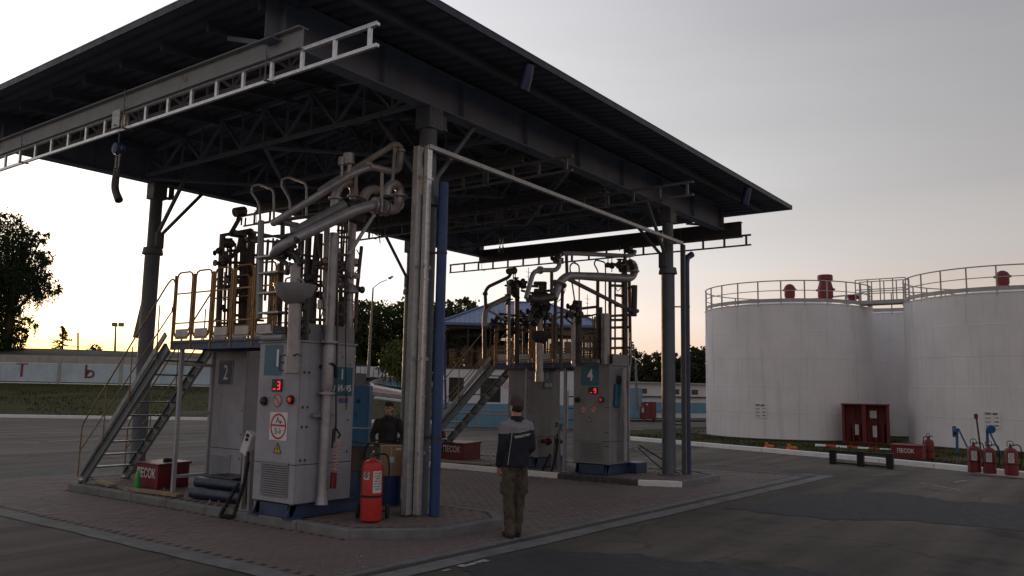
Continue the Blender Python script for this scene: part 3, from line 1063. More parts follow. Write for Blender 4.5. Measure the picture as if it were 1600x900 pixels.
# monorail beams across the two ends and two inner ones
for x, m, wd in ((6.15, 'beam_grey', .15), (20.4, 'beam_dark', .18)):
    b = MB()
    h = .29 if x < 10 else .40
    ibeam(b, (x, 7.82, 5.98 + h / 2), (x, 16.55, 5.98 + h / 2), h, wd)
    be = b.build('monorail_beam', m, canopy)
    b = MB()
    for y in CY:
        b.box(x - .07, y - .07, 5.98 + h, x + .07, y + .07, 6.2)
        b.bar((x, y + .3, 5.98 + h), (x, y + 1.0, 6.5), .06, .06)
    b.each('beam_hanger', 'girder_grey', canopy)
for x in (11.75, 14.5):
    b = MB()
    ibeam(b, (x, 8.55, 6.12), (x, 16.35, 6.12), .2, .12)
    b.build('monorail_beam', 'beam_dark', canopy)
# gutter outlets under the front eave
for x, in ((9.35,), (18.0,)):
    b = MB()
    b.tube([(x, 6.74, 6.62), (x, 6.78, 6.42), (x, 6.84, 6.26)], [.085, .09, .095], 14, cap=False)
    b.tube([(x, 6.74, 6.62), (x, 6.78, 6.42), (x, 6.84, 6.26)], [.078, .083, .088], 14, cap=False)
    b.build('gutter_outlet', 'blue_pipe_dark', canopy)

# ------------------------------------------------------------------ cable ladders hung below the beams
def cable_ladder(x, y0, y1, m, label, first):
    t = thing('cable_ladder', (x, y0, 5.70), label, 'cable ladder', 'cable ladders under the canopy')
    for z in (5.72, 5.97):
        b = MB()
        b.bar((x, y0, z), (x, y1, z), .05, .035, up=(0, 0, 1))
        b.bar((x - .022, y0, z + .02 * (1 if z > 5.8 else -1)), (x - .022, y1, z + .02 * (1 if z > 5.8 else -1)), .012, .012)
        b.build('rail', m, t)
    b = MB()
    b.box(x - .02, y0 + .10, 5.74, x + .012, y0 + .15, 5.955)
    r0 = b.build('rung', m, t, ang=0)
    k = 1
    while first + k * .585 < y1:
        inst(r0, (0, k * .585, 0), t)
        k += 1
    b = MB()
    y = y0 + 1.9
    while y < min(y1, 16.3):
        b.box(x - .07, y - .03, 5.985, x + .07, y + .03, 6.02)
        b.cyl((x - .085, y, 5.68), (x - .085, y, 6.30), .008, n=6)
        b.bar((x - .1, y, 5.70), (x + .06, y, 5.70), .03, .02)
        y += 3.4
    b.each('hanger', 'girder_grey', t)
cable_ladder(6.15, 6.52, 17.4, 'galvanised', 'bright galvanised ladder tray running under the near grey beam at the left', 6.6)
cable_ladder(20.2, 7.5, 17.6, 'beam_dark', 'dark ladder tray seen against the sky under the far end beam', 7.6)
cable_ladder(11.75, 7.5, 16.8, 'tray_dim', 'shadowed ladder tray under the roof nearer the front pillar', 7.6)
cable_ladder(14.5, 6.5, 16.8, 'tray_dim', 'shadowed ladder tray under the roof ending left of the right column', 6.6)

# ------------------------------------------------------------------ galvanised duct up the front column and across to the right one
t = thing('cable_duct', (8.8, 8.16, .15), 'shiny galvanised duct climbing the front column and crossing to the right column', 'cable duct')
b = MB()
b.bar((8.74, 8.30, .15), (8.74, 8.30, 5.50), .12, .10, .004, up=(0, 1, 0))
b.build('upright_trunking', 'galvanised_dull', t)
b = MB()
b.bar((8.84, 8.19, .15), (8.84, 8.19, 5.52), .10, .08, .004, up=(0, 1, 0))
for z in (1.8, 3.5, 5.0): b.bar((8.84, 8.18, z), (8.84, 8.18, z + .012), .106, .09, up=(0, 1, 0))
b.build('upright_trunking', 'galvanised', t)
b = MB()
b.bar((8.80, 8.16, 5.50), (17.25, 8.02, 5.34), .07, .07, .004, up=(0, 0, 1))
b.build('crossing_trunking', 'galvanised_dull', t)
b = MB()
b.bar((17.28, 8.02, .15), (17.28, 8.02, 5.31), .08, .1, .004, up=(0, 1, 0))
b.build('upright_trunking', 'beam_dark', t)
for k in range(4):
    b = MB()
    b.bar((8.72, 8.14, 1.0 + k * 1.35), (9.0, 8.22, 1.0 + k * 1.35), .02, .05)
    b.build('clamp', 'galvanised_dull', t)

def downpipe(x, y, z1, top, label):
    t = thing('downpipe', (x, y, .12), label, 'downpipe', 'blue downpipes')
    b = MB()
    if top: b.tube([(x, y, .13), (x, y, z1 - .12), (x + .05, y, z1 + .02), (x + .2, y - .06, z1 + .12)], .075, 16)
    else: b.tube([(x, y, .13), (x, y, z1)], .075, 16, cap=False)
    b.cyl((x, y, 2.6), (x, y, 2.72), .083, n=16)
    b.build('pipe', 'blue_pipe_dark' if top else 'blue_pipe', t)
    for z in (1.2, 3.9):
        b = MB()
        b.cyl((x, y, z), (x, y, z + .04), .081, n=16)
        b.bar((x, y, z + .02), (x - .12, y + .28, z + .02), .02, .03)
        b.build('clip', 'pipe_dark', t)
downpipe(9.045, 8.05, 4.98, False, 'blue plastic downpipe standing beside the galvanised duct of the front column')
downpipe(17.62, 8.1, 5.05, True, 'blue downpipe with a bent top beside the right column')

# ------------------------------------------------------------------ chain hoists
def hoist(x, y, z, label, handle, body):
    t = thing('chain_hoist', (x, y, z), label, 'chain hoist', 'chain hoists on the monorails')
    b = MB()
    for s in (-1, 1):
        b.box(x + s * .07 - .008, y - .11, z + .06, x + s * .07 + .008, y + .11, z + .34, .004)
        for k in (-1, 1): b.cyl((x + s * .02, y + k * .07, z + .31), (x + s * .062, y + k * .07, z + .31), .04, n=14)
    b.cyl((x - .1, y, z + .1), (x + .1, y, z + .1), .014, n=8)
    b.build('trolley', 'galvanised_dull', t)
    b = MB()
    b.lathe([(.03, -.075), (.085, -.06), (.10, 0), (.085, .06), (.03, .075)], (x, y, z - .25), 18, axis=(1, 0, 0))
    b.cyl((x, y, z - .16), (x, y, z + .1), .015, n=8)
    b.box(x - .03, y - .16, z - .29, x + .03, y - .12, z - .23)
    b.build('gear_housing', body, t)
    b = MB()
    for dy in (-.045, .045):
        for k in range(9):
            c = V((x, y + dy, z - .34 - k * .03))
            b.tube([c + V((0, 0, .03)), c + V((.012 if k % 2 else 0, .012 if not k % 2 else 0, 0)), c - V((0, 0, .03)), c - V((.012 if k % 2 else 0, .012 if not k % 2 else 0, 0)), c + V((0, 0, .03))], .0055, 5)
    b.build('chain', 'galvanised_dull', t)
    b = MB()
    for dy in (-.05, .05): b.box(x - .02, y + dy - .015, z - .70, x + .02, y + dy + .015, z - .54, .005)
    if handle: b.tube([(x, y, z - .62), (x, y + .02, z - .86), (x, y - .14, z - 1.06)], [.05, .055, .06], 14, fil=.1)
    b.build('hook_block', 'pipe_dark', t)
hoist(6.15, 12.05, 5.68, 'blue chain hoist hanging from the near monorail with a dark bent handle', True, 'blue_steel')
hoist(15.9, 12.2, 5.98, 'dark chain hoist hanging under the roof between the two islands', False, 'pipe_dark')


# ------------------------------------------------------------------ loading cabinets
def disc(b, c, r, nrm, th=.012, n=20, mi=0):
    c, nrm = V(c), V(nrm)
    b.cyl(c, c + nrm * th, r, n=n, mi=mi)
def cabinet(label, x0, x1, y0, y1, z0, z1, m='cabinet_grey', skid=True, seam=.85):
    t = thing('loading_cabinet', ((x0 + x1) / 2, (y0 + y1) / 2, .12), label, 'loading cabinet', 'loading cabinets on the islands')
    b = MB()
    b.box(x0 + .012, y0 + .012, z0, x1 - .012, y1 - .012, z1, .01)
    b.build('body', 'dark_gap', t)
    # cladding: front (looks along -X) and side (looks along -Y), each an upper and a lower panel
    for (za, zb) in ((z0, seam - .004), (seam + .004, z1)):
        b = MB()
        b.box(x0, y0 + .001, za, x0 + .03, y1 - .001, zb, .006)
        b.build('front_panel', m, t)
        b = MB()
        b.box(x0 + .031, y0, za, x1 - .031, y0 + .03, zb, .006)
        b.box(x0 + .031, y1 - .03, za, x1 - .031, y1, zb, .006)
        b.each('side_panel', m, t)
        b = MB()
        b.box(x1 - .03, y0 + .001, za, x1, y1 - .001, zb, .006)
        b.build('back_panel', m, t)
    b = MB()
    b.box(x0 - .02, y0 - .02, z1, x1 + .02, y1 + .02, z1 + .03, .006)
    b.build('top_plate', m, t)
    if skid:
        b = MB()
        for y in (y0 + .08, y1 - .08): ibeam(b, (x0 + .02, y, (z0 + .12) / 2 + .01), (x1 + .25, y, (z0 + .12) / 2 + .01), z0 - .14, .1)
        for x in (x0 + .08, x1 - .08): b.box(x - .05, y0 + .14, .14, x + .05, y1 - .14, z0 - .02)
        for y in (y0 + .08, y1 - .08):
            b.box(x0 - .03, y - .09, .12, x0 + .2, y + .09, .14)
            b.bar((x0 + .0, y, .14), (x0 + .09, y, z0 - .01), .012, .1)
        b.build('skid_frame', 'blue_steel', t)
    return t
def vent(t, x, ya, yb, za, zb, n=11, m='vent_slat'):
    """louvre on a face that looks along -X"""
    b = MB()
    for y in (ya, yb): b.box(x - .014, y - .014, za, x - .001, y + .014, zb)
    for z in (za, zb): b.box(x - .0145, ya - .014, z - .012, x - .0008, yb + .014, z + .012)
    f = b.build('vent', m, t)
    b = MB()
    b.box(x - .004, ya, za, x - .002, yb, zb)
    b.build('vent_backing', 'dark_gap', f)
    b = MB()
    h = (zb - za) / n
    b.add([(x - .004, ya + .012, za + h * .95), (x - .004, yb - .012, za + h * .95), (x - .022, yb - .012, za + h * .3), (x - .022, ya + .012, za + h * .3),
           (x - .004, ya + .012, za + h * .8), (x - .004, yb - .012, za + h * .8), (x - .022, yb - .012, za + h * .15), (x - .022, ya + .012, za + h * .15)],
          [(0, 1, 2, 3), (7, 6, 5, 4), (3, 2, 6, 7), (0, 3, 7, 4), (1, 5, 6, 2)])
    s = b.build('slat', m, f, ang=0)
    for k in range(1, n): inst(s, (0, 0, k * h), f)
def plate(t, name, m, x, ya, yb, za, zb, th=.006):
    b = MB()
    b.box(x - th, ya, za, x - .0012, yb, zb, .001)
    return b.build(name, m, t, ang=0)
def round_sign(t, x, y, z, r, red='sign_pink', kind=0, name='round_sign'):
    b = MB()
    disc(b, (x - .001, y, z), r, (-1, 0, 0), .005, 24)
    s = b.build(name, 'sign_white' if red == 'sign_red' else 'sign_pink', t)
    b = MB()
    n = 24
    for i in range(n):
        a0, a1 = 2 * math.pi * i / n, 2 * math.pi * (i + 1) / n
        q = [(x - .0075, y + rr * math.cos(a), z + rr * math.sin(a)) for rr, a in ((r, a0), (r, a1), (r * .8, a1), (r * .8, a0))]
        b.quad(*q)
    if kind == 1: b.bar((x - .0078, y + r * .62, z + r * .62), (x - .0078, y - r * .62, z - r * .62), .003, r * .2, up=(1, 0, 0))
    if kind == 2: b.bar((x - .0078, y + r * .85, z), (x - .0078, y - r * .85, z), .003, r * .14, up=(1, 0, 0))
    b.build('ring', 'sign_red' if red == 'sign_red' else 'ink_pink', s, ang=0)
    return s
def warning(t, x, y, z, h, m='sign_yellow'):
    b = MB()
    b.add([(x - .001, y - h * .58, z), (x - .001, y + h * .58, z), (x - .001, y, z + h), (x - .006, y - h * .58, z), (x - .006, y + h * .58, z), (x - .006, y, z + h)], [(3, 4, 5), (0, 1, 4, 3), (1, 2, 5, 4), (2, 0, 3, 5)])
    s = b.build('warning_triangle', m, t, ang=0)
    b = MB()
    for p, q in (((.0, .72), (-.08, .42)), ((-.08, .42), (.08, .45)), ((.08, .45), (-.02, .14))):
        b.bar((x - .008, y + p[0] * h, z + p[1] * h), (x - .008, y + q[0] * h, z + q[1] * h), .003, h * .07, up=(1, 0, 0))
    for p, q in (((-.58, 0), (.58, 0)), ((.58, 0), (0, 1)), ((0, 1), (-.58, 0))):
        b.bar((x - .0065, y + p[0] * h, z + p[1] * h), (x - .0065, y + q[0] * h, z + q[1] * h), .003, h * .08, up=(1, 0, 0))
    b.build('symbol', 'ink', s, ang=0)
def lamp(t, x, y, z, red):
    b = MB()
    b.lathe([(.062, 0), (.066, .02), (.055, .045), (.04, .045), (.038, .03)], (x, y, z), 18, axis=(-1, 0, 0))
    o = b.build('signal_lamp', 'black_plastic', t)
    b = MB()
    b.lathe([(.036, .028), (.03, .045), (.012, .052)], (x, y, z), 14, axis=(-1, 0, 0))
    b.build('lens', 'lamp_red' if red else 'black_plastic', o)
def seg(b, x, y, z, s, on):
    """one seven segment digit, y to the left"""
    w_, h_ = s * .5, s
    P = {'a': ((-.5, 1), (.5, 1)), 'g': ((-.5, .5), (.5, .5)), 'd': ((-.5, 0), (.5, 0)), 'b': ((.5, .5), (.5, 1)), 'c': ((.5, 0), (.5, .5)), 'f': ((-.5, .5), (-.5, 1)), 'e': ((-.5, 0), (-.5, .5))}
    for k in on:
        p, q = P[k]
        b.bar((x, y - p[0] * w_, z + p[1] * h_), (x, y - q[0] * w_, z + q[1] * h_), .004, s * .17, up=(1, 0, 0))
def display(t, x, y, z, wd, ht, digits):
    b = MB()
    b.box(x - .018, y - wd / 2, z - ht / 2, x - .001, y + wd / 2, z + ht / 2, .004)
    o = b.build('display', 'black_plastic', t)
    b = MB()
    for k, d in enumerate(digits):
        seg(b, x - .021, y + wd * .2 - k * wd * .42, z - ht * .32, ht * .6, d)
    b.build('digits', 'led', o, ang=0)

# cabinet 1 on the near island
u1 = cabinet('tall grey pump cabinet numbered 1 on the near island with a no mixing sign', 7.43, 8.46, 9.17, 10.06, .33, 2.53)
vent(u1, 7.43, 9.30, 9.86, .42, .86, 14)
s = plate(u1, 'number_plate', 'sign_teal', 7.43, 9.54, 9.94, 2.07, 2.50)
lettering('1', .34, (7.422, 9.64, 2.30), ROT_MX, 'sign_white', s, bold=.006)
display(u1, 7.43, 9.62, 1.93, .22, .17, ('d', 'abgcd'))
lamp(u1, 7.43, 9.885, 1.705, False)
lamp(u1, 7.43, 9.30, 1.735, True)
round_sign(u1, 7.43, 9.60, 1.72, .095, kind=1)
s = plate(u1, 'no_mixing_sign', 'sign_white', 7.43, 9.36, 9.74, 1.17, 1.555)
b = MB()
for i in range(32):
    a0, a1 = 2 * math.pi * i / 32, 2 * math.pi * (i + 1) / 32
    b.quad(*[(7.4222, 9.55 + rr * math.cos(a) * .96, 1.362 + rr * math.sin(a)) for rr, a in ((.18, a0), (.18, a1), (.152, a1), (.152, a0))])
b.bar((7.4224, 9.71, 1.375), (7.4224, 9.39, 1.375), .002, .026, up=(1, 0, 0))
b.build('red_ring', 'sign_red', s, ang=0)
lettering('A', .13, (7.422, 9.565, 1.445), ROT_MX, 'ink', s)
lettering('н', .085, (7.422, 9.50, 1.43), ROT_MX, 'ink', s)
lettering('B-Ir', .13, (7.422, 9.55, 1.295), ROT_MX, 'ink', s, sx=.8)
warning(u1, 7.43, 9.545, 1.0, .135)
b = MB()
b.box(8.02, 9.152, 1.80, 8.40, 9.168, 2.21, .001)
s = b.build('number_plate', 'sign_teal', u1, ang=0)
lettering('1', .21, (8.20, 9.1505, 2.10), ROT_MY, 'sign_white', s, bold=.004)
lettering('АИ-95', .125, (8.21, 9.1505, 1.90), ROT_MY, 'sign_white', s, bold=.003)
b = MB()
b.box(8.17, 9.16, 1.70, 8.34, 9.168, 1.765)
b.build('purple_tag', 'purple_tag', u1, ang=0)
lettering('EX', .045, (8.255, 9.158, 1.733), ROT_MY, 'sign_pink', u1)
b = MB()
for z in (.9, 1.35, 1.62, 2.1):
    for x in (7.52, 7.6): b.box(x - .012, 9.155, z, x + .012, 9.169, z + .03)
for z in (1.0, 1.45, 2.25): b.cyl((8.36, 9.172, z), (8.36, 9.16, z), .012, n=8)
b.each('hinge', 'pipe_dark', u1)
b = MB()
b.box(7.66, 9.09, 1.50, 8.02, 9.168, 1.545)
for k in range(6): b.box(7.69 + k * .05, 9.085, 1.545, 7.71 + k * .05, 9.12, 1.565)
b.build('cable_bracket', 'cabinet_grey_dull', u1)
b = MB()
b.box(7.60, 9.19, 2.56, 8.44, 9.21, 2.80)
b.box(7.60, 10.02, 2.56, 8.44, 10.04, 2.80)
b.box(8.42, 9.212, 2.56, 8.44, 10.018, 2.80)
b.each('skirt', 'cabinet_grey_dull', u1)
b = MB()
b.tube([(7.40, 9.5, 2.60), (7.40, 9.98, 2.60)], .045, 12)
b.build('lamp_tube', 'beam_grey', u1)
b = MB()
b.tube([(7.80, 9.16, 2.2), (7.80, 9.0, 2.25), (7.92, 8.98, 2.22), (7.94, 9.0, 2.05)], .03, 8, fil=.1)
b.build('handle', 'black_plastic', u1)

# cabinet 2, on the far side of the near island
u2 = cabinet('dull grey cabinet numbered 2 standing behind the walkway post on the near island', 8.60, 9.50, 12.0, 12.95, .33, 2.66)
vent(u2, 8.60, 12.30, 12.86, .40, .74, 11, 'cabinet_grey')
s = plate(u2, 'number_plate', 'sign_navy', 8.60, 12.36, 12.78, 1.92, 2.36)
b = MB()
for z in (1.925, 2.352): b.box(8.592, 12.365, z, 8.594, 12.775, z + .006)
for y in (12.365, 12.768): b.box(8.5915, y, 1.93, 8.5935, y + .006, 2.352)
b.build('border', 'sign_white', s, ang=0)
lettering('2', .36, (8.592, 12.56, 2.13), ROT_MX, 'sign_white', s, bold=.002, sx=.8)
b = MB()
for z in (.7, 1.1, 1.5):
    for y in (12.04, 12.9): b.cyl((8.604, y, z), (8.59, y, z), .013, n=8)
b.each('bolt', 'pipe_dark', u2)

# cabinet 4 on the far island
u4 = cabinet('grey pump cabinet numbered 4 at the right end of the far island', 15.95, 16.90, 9.17, 10.10, .36, 2.52, 'cabinet_grey_dull')
vent(u4, 15.95, 9.35, 9.92, .44, .84, 13, 'cabinet_grey_dull')
s = plate(u4, 'number_plate', 'sign_teal', 15.95, 9.44, 9.90, 2.07, 2.50)
lettering('4', .36, (15.942, 9.66, 2.29), ROT_MX, 'sign_white', s, bold=.008, sx=.8)
display(u4, 15.95, 9.58, 1.96, .24, .15, ('d', 'abcdfg'))
lamp(u4, 15.95, 9.99, 1.745, False)
lamp(u4, 15.95, 9.37, 1.76, True)
round_sign(u4, 15.95, 9.83, 1.53, .085, kind=2)
round_sign(u4, 15.95, 9.56, 1.545, .085, kind=1)
warning(u4, 15.95, 9.68, 1.28, .12, 'sign_pink')
b = MB()
for z in (.75, 1.05, 1.6):
    for y in (9.19, 9.23, 9.27): b.cyl((15.952, y, z), (15.942, y, z), .012, n=6)
b.each('bolt', 'pipe_dark', u4)
b = MB()
b.boxc((16.22, 9.13, 1.86), (.2, .06, .5), Matrix.Rotation(R(5), 3, 'Y'), .01)
b.build('side_plate', 'sign_teal', u4)
b = MB()
b.lathe([(.10, 0), (.11, .03), (.10, .06)], (16.35, 9.165, 2.2), 16, axis=(0, -1, 0))
b.tube([(16.35, 9.1, 2.2), (16.52, 9.08, 2.2), (16.52, 9.06, 1.9)], .03, 8, fil=.08)
b.build('gauge', 'pipe_dark', u4)
b = MB()
b.tube([(15.91, 9.42, 2.60), (15.91, 10.0, 2.60)], .05, 12)
b.build('lamp_tube', 'pipe_grey', u4)
b = MB()
b.box(16.15, 9.19, 2.55, 16.88, 9.21, 2.78)
b.box(16.86, 9.212, 2.55, 16.88, 10.0, 2.78)
b.each('skirt', 'cabinet_grey_dull', u4)

# cabinet 3 behind it
u3 = cabinet('grey cabinet numbered 3 beyond cabinet 4 with a pipe valve on its side', 16.20, 17.15, 11.25, 12.13, .38, 2.42, 'cabinet_grey_dull')
b = MB()
b.box(16.42, 11.232, 1.98, 16.80, 11.248, 2.40, .001)
s = b.build('number_plate', 'sign_teal', u3, ang=0)
lettering('3', .2, (16.55, 11.2305, 2.28), ROT_MY, 'sign_white', s, bold=.003)
lettering('АИ-92', .12, (16.61, 11.2305, 2.07), ROT_MY, 'sign_white', s, bold=.002)
b = MB()
for q in ((11.5, .9), (11.5, 1.5), (11.9, .9), (11.9, 1.5), (11.36, 1.2)): b.cyl((16.204, q[0], q[1]), (16.19, q[0], q[1]), .014, n=8)
b.each('bolt', 'pipe_dark', u3)
b = MB()
b.tube([(16.4, 11.24, .75), (16.4, 11.0, .75), (16.7, 10.9, .75)], .05, 10, fil=.08)
b.lathe([(.09, -.02), (.09, .02)], (16.4, 11.08, .75), 14, axis=(0, 1, 0))
b.lathe([(.09, -.02), (.09, .02)], (16.55, 10.95, .75), 14, axis=(1, -.3, 0))
b.cyl((16.5, 10.97, .75), (16.5, 10.97, .95), .02)
b.build('valve', 'red_dark', u3)

# ------------------------------------------------------------------ risers and pipe racks above the cabinets
def px(b, pts, r, **k): return b.tube(pts, r, k.pop('n', 8), **k)
def flange(b, p, ax, r, th=.03): return b.lathe([(r, -th / 2), (r, th / 2)], p, 16, axis=ax)

VR = random.Random(21)
def valve(b, q, s):
    """a small valve body: a short barrel with end flanges, bolts and a stem"""
    q = V(q)
    ax = V(VR.choice(((1, 0, 0), (0, 1, 0), (0, 0, 1), (.7, 0, .7), (0, .7, .7), (.8, .3, -.5)))).normalized()
    L = s * VR.uniform(.9, 1.4)
    b.lathe([(s * .72, -L), (s * .72, -L * .8), (s * .45, -L * .78), (s * .45, -L * .3), (s * .62, -L * .15), (s * .62, L * .15), (s * .45, L * .3), (s * .45, L * .78), (s * .72, L * .8), (s * .72, L)], q, 12, axis=ax)
    x, y = frame(ax)
    b.cyl(q, q + x * s * 1.5, s * .2, n=8)
    if VR.random() < .6: b.lathe([(s * .6, -s * .08), (s * .6, s * .08)], q + x * s * 1.5, 12, axis=x)
    if VR.random() < .5: b.boxc(q - x * s * .8, (s * .9, s * .7, s * .8), None, s * .1)

def valves(m, parent, pts, rs):
    for q, r in zip(pts, rs):
        b = MB()
        valve(b, q, r)
        b.build('valve', m, parent)

rack1 = thing('pipe_rack', (8.0, 9.5, 2.56), 'tangle of grey and brown upright pipes standing on cabinet 1', 'pipe rack', 'pipe racks above the cabinets')
b = MB()
rx = (7.845,9.06,1.907)[0]
b.tube([(rx - .01, 9.05, .30), (rx, 9.06, .42), (rx, 9.06, .6), (rx, 9.06, 4.12)], [.09, .075, .066, .066], 14)
flange(b, (rx, 9.06, 1.83), (0, 0, 1), .12)
flange(b, (rx, 9.06, 2.55), (0, 0, 1), .12)
b.lathe([(.07, .0), (.086, .08), (.086, .60), (.066, .67)], (rx, 9.06, 1.86), 16)
b.build('riser', 'pipe_grey', rack1)
b = MB()
px(b, [(8.068,9.4,2.706),(8.028,9.4,3.174),(7.997,9.4,4.297)], .045, n=10)
b.build('riser', 'pipe_light', rack1)
for x0, x1, yp, r, m in ((538, 542, 9.25, .014, 'frame_brown'), (545, 550, 9.25, .062, 'pipe_grey'), (556, 565, 9.2, .028, 'frame_brown'), (478, 484, 9.7, .05, 'pipe_dark'), (489, 496, 9.6, .055, 'pipe_dark'), (530, 535, 9.5, .018, 'frame_brown'), (470, 474, 9.9, .028, 'frame_brown')):
    b = MB()
    lo = {538: 'YP'}
    pts = {538: [(8.276,9.25,2.763),(8.264,9.25,3.19),(8.252,9.25,4.491)], 545: [(8.375,9.25,2.77),(8.353,9.25,3.39),(8.359,9.25,4.412)], 556: [(8.456,9.2,2.775),(8.46,9.2,3.399),(8.515,9.2,4.04)], 478: [(7.937,9.7,2.706),(7.92,9.7,3.369),(7.908,9.7,4.333)], 489: [(7.982,9.6,2.753),(7.969,9.6,3.369),(8.003,9.6,4.192)], 530: [(8.411,9.5,2.78),(8.387,9.5,3.409),(8.378,9.5,4.443)], 470: [(8.005,9.9,2.716),(7.975,9.9,3.387),(7.964,9.9,4.344)]}[x0]
    px(b, pts, r, n=10)
    b.build('post', m, rack1)
b = MB()
for q in ([(7.721,9.3,3.676),(8.585,9.3,3.763)], [(7.748,9.3,3.623),(8.46,9.3,3.659)], [(7.724,9.3,2.872),(8.555,9.3,2.901)], [(7.987,9.25,4.116),(8.387,9.25,4.152)], [(7.991,9.25,3.85),(8.376,9.25,3.887)], [(8.018,9.25,3.381),(8.391,9.25,3.395)], [(8.01,9.25,3.315),(8.394,9.25,3.337)], [(8.02,9.25,3.137),(8.404,9.25,3.155)], [(8.018,9.25,2.978),(8.414,9.25,2.984)], [(8.008,9.25,3.55),(8.47,9.25,3.578)], [(7.745,9.6,3.532),(8.079,9.6,3.554)], [(7.255,9.5,4.243),(7.939,9.5,4.452)], [(7.879,9.5,4.441),(7.976,9.5,3.841)], [(7.903,9.6,3.266),(8.243,9.6,3.283)]):
    b.bar(q[0], q[1], .035, .04)
b.each('crossbar', 'frame_brown', rack1)
b = MB()
for p in ([(8.282,9.2,3.619),(8.478,9.2,3.537)], [(8.297,9.2,3.573),(8.376,9.2,3.525)]):
    b.box(min(p[0][0], p[1][0]), p[0][1] - .05, min(p[0][2], p[1][2]), max(p[0][0], p[1][0]), p[0][1] + .05, max(p[0][2], p[1][2]), .008)
b.lathe([(.02, .05), (.05, .03), (.11, -.07), (.115, -.09)], (8.344,9.2,3.406), 16)
b.lathe([(.04, -.06), (.03, .06)], (8.327,9.2,3.27), 12)
c = (8.304,9.3,3.716)
b.boxc(c, (.1, .12, .14), None, .01)
b.build('junction_box', 'pipe_grey', rack1)
b = MB()
for q in ([(8.384,9.2,3.603),(8.494,9.2,3.714),(8.512,9.2,3.854),(8.456,9.2,3.933),(8.415,9.2,3.976)], [(8.339,9.2,3.271),(8.449,9.2,3.128),(8.507,9.2,3.018),(8.423,9.2,2.915)], [(8.568,9.25,3.22),(8.636,9.25,2.934),(8.566,9.25,2.784)], [(8.256,9.1,1.6),(8.186,9.1,2.613),(8.166,9.1,3.172),(8.2,9.1,3.459)], [(7.678,9,2.669),(7.61,9,2.843),(7.68,9,3.029),(7.583,9,3.289)]):
    px(b, q, .008, n=5, fil=.1)
b.each('loose_cable', 'rubber', rack1)
b = MB()
px(b, [(7.888,9.02,3.788),(7.952,9.02,2.688),(8.002,9.02,1.425),(7.983,9.02,1.159)], .016, n=6)
b.build('rod', 'frame_brown', rack1)
b = MB()
p = [(8.001,9.02,1.247),(8.095,9.02,1.065)]
for q in ([(7.943,9,1.338),(7.935,9,1.073)], [(7.977,9,1.355),(8.078,9,1.245),(8.033,9,1.211)]): px(b, q, .015, n=6)
b.each('hose_clip', 'black_plastic', rack1)
b = MB()
b.coil(*[(8.029,8.98,1.177),(7.978,8.98,0.633)], .037, 13, .007)
b.coil(*[(7.981,8.99,1.142),(7.957,8.99,0.547)], .03, 11, .006)
b.build('coil_hose', 'sign_pink', rack1)
b = MB()
b.cyl(*[(7.972,8.98,0.739),(7.962,8.98,0.521)], .045, n=10)
b.build('hose_end', 'red_dark', rack1)

b = MB()
for q, r in (([(8.033,9.5,2.707),(8.011,9.5,3.463),(7.992,9.5,4.181)], .018), ([(8.423,9.6,2.784),(8.406,9.6,3.516),(8.392,9.6,4.407)], .02), ([(7.705,9.7,2.69),(7.687,9.7,3.155),(7.687,9.7,3.513)], .03), ([(7.659,9.8,2.671),(7.645,9.8,3.062),(7.647,9.8,3.392)], .025), ([(8.44,9.5,2.928),(8.421,9.5,3.707),(8.429,9.5,4.453)], .016), ([(8.6,9.4,2.82),(8.615,9.4,3.232),(8.636,9.4,3.57)], .014), ([(7.934,9.9,2.711),(7.909,9.9,3.477),(7.904,9.9,4.137)], .022), ([(7.944,9.7,3.181),(7.986,9.7,3.665),(7.977,9.7,3.809)], .03), ([(8.369,9.3,2.8),(8.347,9.3,3.393),(8.344,9.3,4.346)], .02)):
    px(b, q, r, n=7)
b.each('conduit', 'frame_brown', rack1)
b = MB()
for q in ([(7.929,9.5,4.016),(8.312,9.5,4.046)], [(7.963,9.5,3.457),(8.244,9.5,3.471)], [(7.971,9.5,2.74),(8.605,9.5,2.745)], [(7.642,9.7,3.319),(8.055,9.7,3.326)], [(7.546,9.7,3.03),(8.073,9.7,3.03)], [(7.56,9.7,2.818),(8.086,9.7,2.821)], [(7.703,9.6,3.829),(8.061,9.6,3.842)], [(8.198,9.4,4.254),(8.518,9.4,4.278)]):
    b.bar(q[0], q[1], .028, .03)
b.each('crossbar', 'frame_brown', rack1)
valves('pipe_dark', rack1, [(8.061,9.55,3.741),(8.008,9.55,3.408),(8.163,9.55,3.272),(8.398,9.55,3.767),(8.569,9.55,3.255),(7.874,9.55,3.45),(7.815,9.55,2.879),(7.729,9.55,2.761),(8.809,9.55,3.439),(8.524,9.55,2.917)], (.07, .05, .09, .09, .07, .08, .06, .05, .08, .06))
b = MB()
for q in [(7.896,9.3,3.728),(8.201,9.3,3.53),(7.837,9.3,3.317),(8.36,9.3,3.84)]:
    q = V(q)
    b.tube([q + V((.06 * math.cos(a * .7854), -.02, .06 * math.sin(a * .7854))) for a in range(9)], .01, 5, cap=False)
b.each('hand_wheel', 'red_vent', rack1)
b = MB()
for q, sz in zip([(8.261,9.35,3.482),(7.94,9.35,3.106),(8.176,9.35,3.876),(8.524,9.35,3.808)], ((.13, .1, .16), (.12, .1, .14), (.08, .08, .2), (.1, .1, .12))): b.boxc(q, sz, None, .01)
b.each('junction_box', 'pipe_grey', rack1)

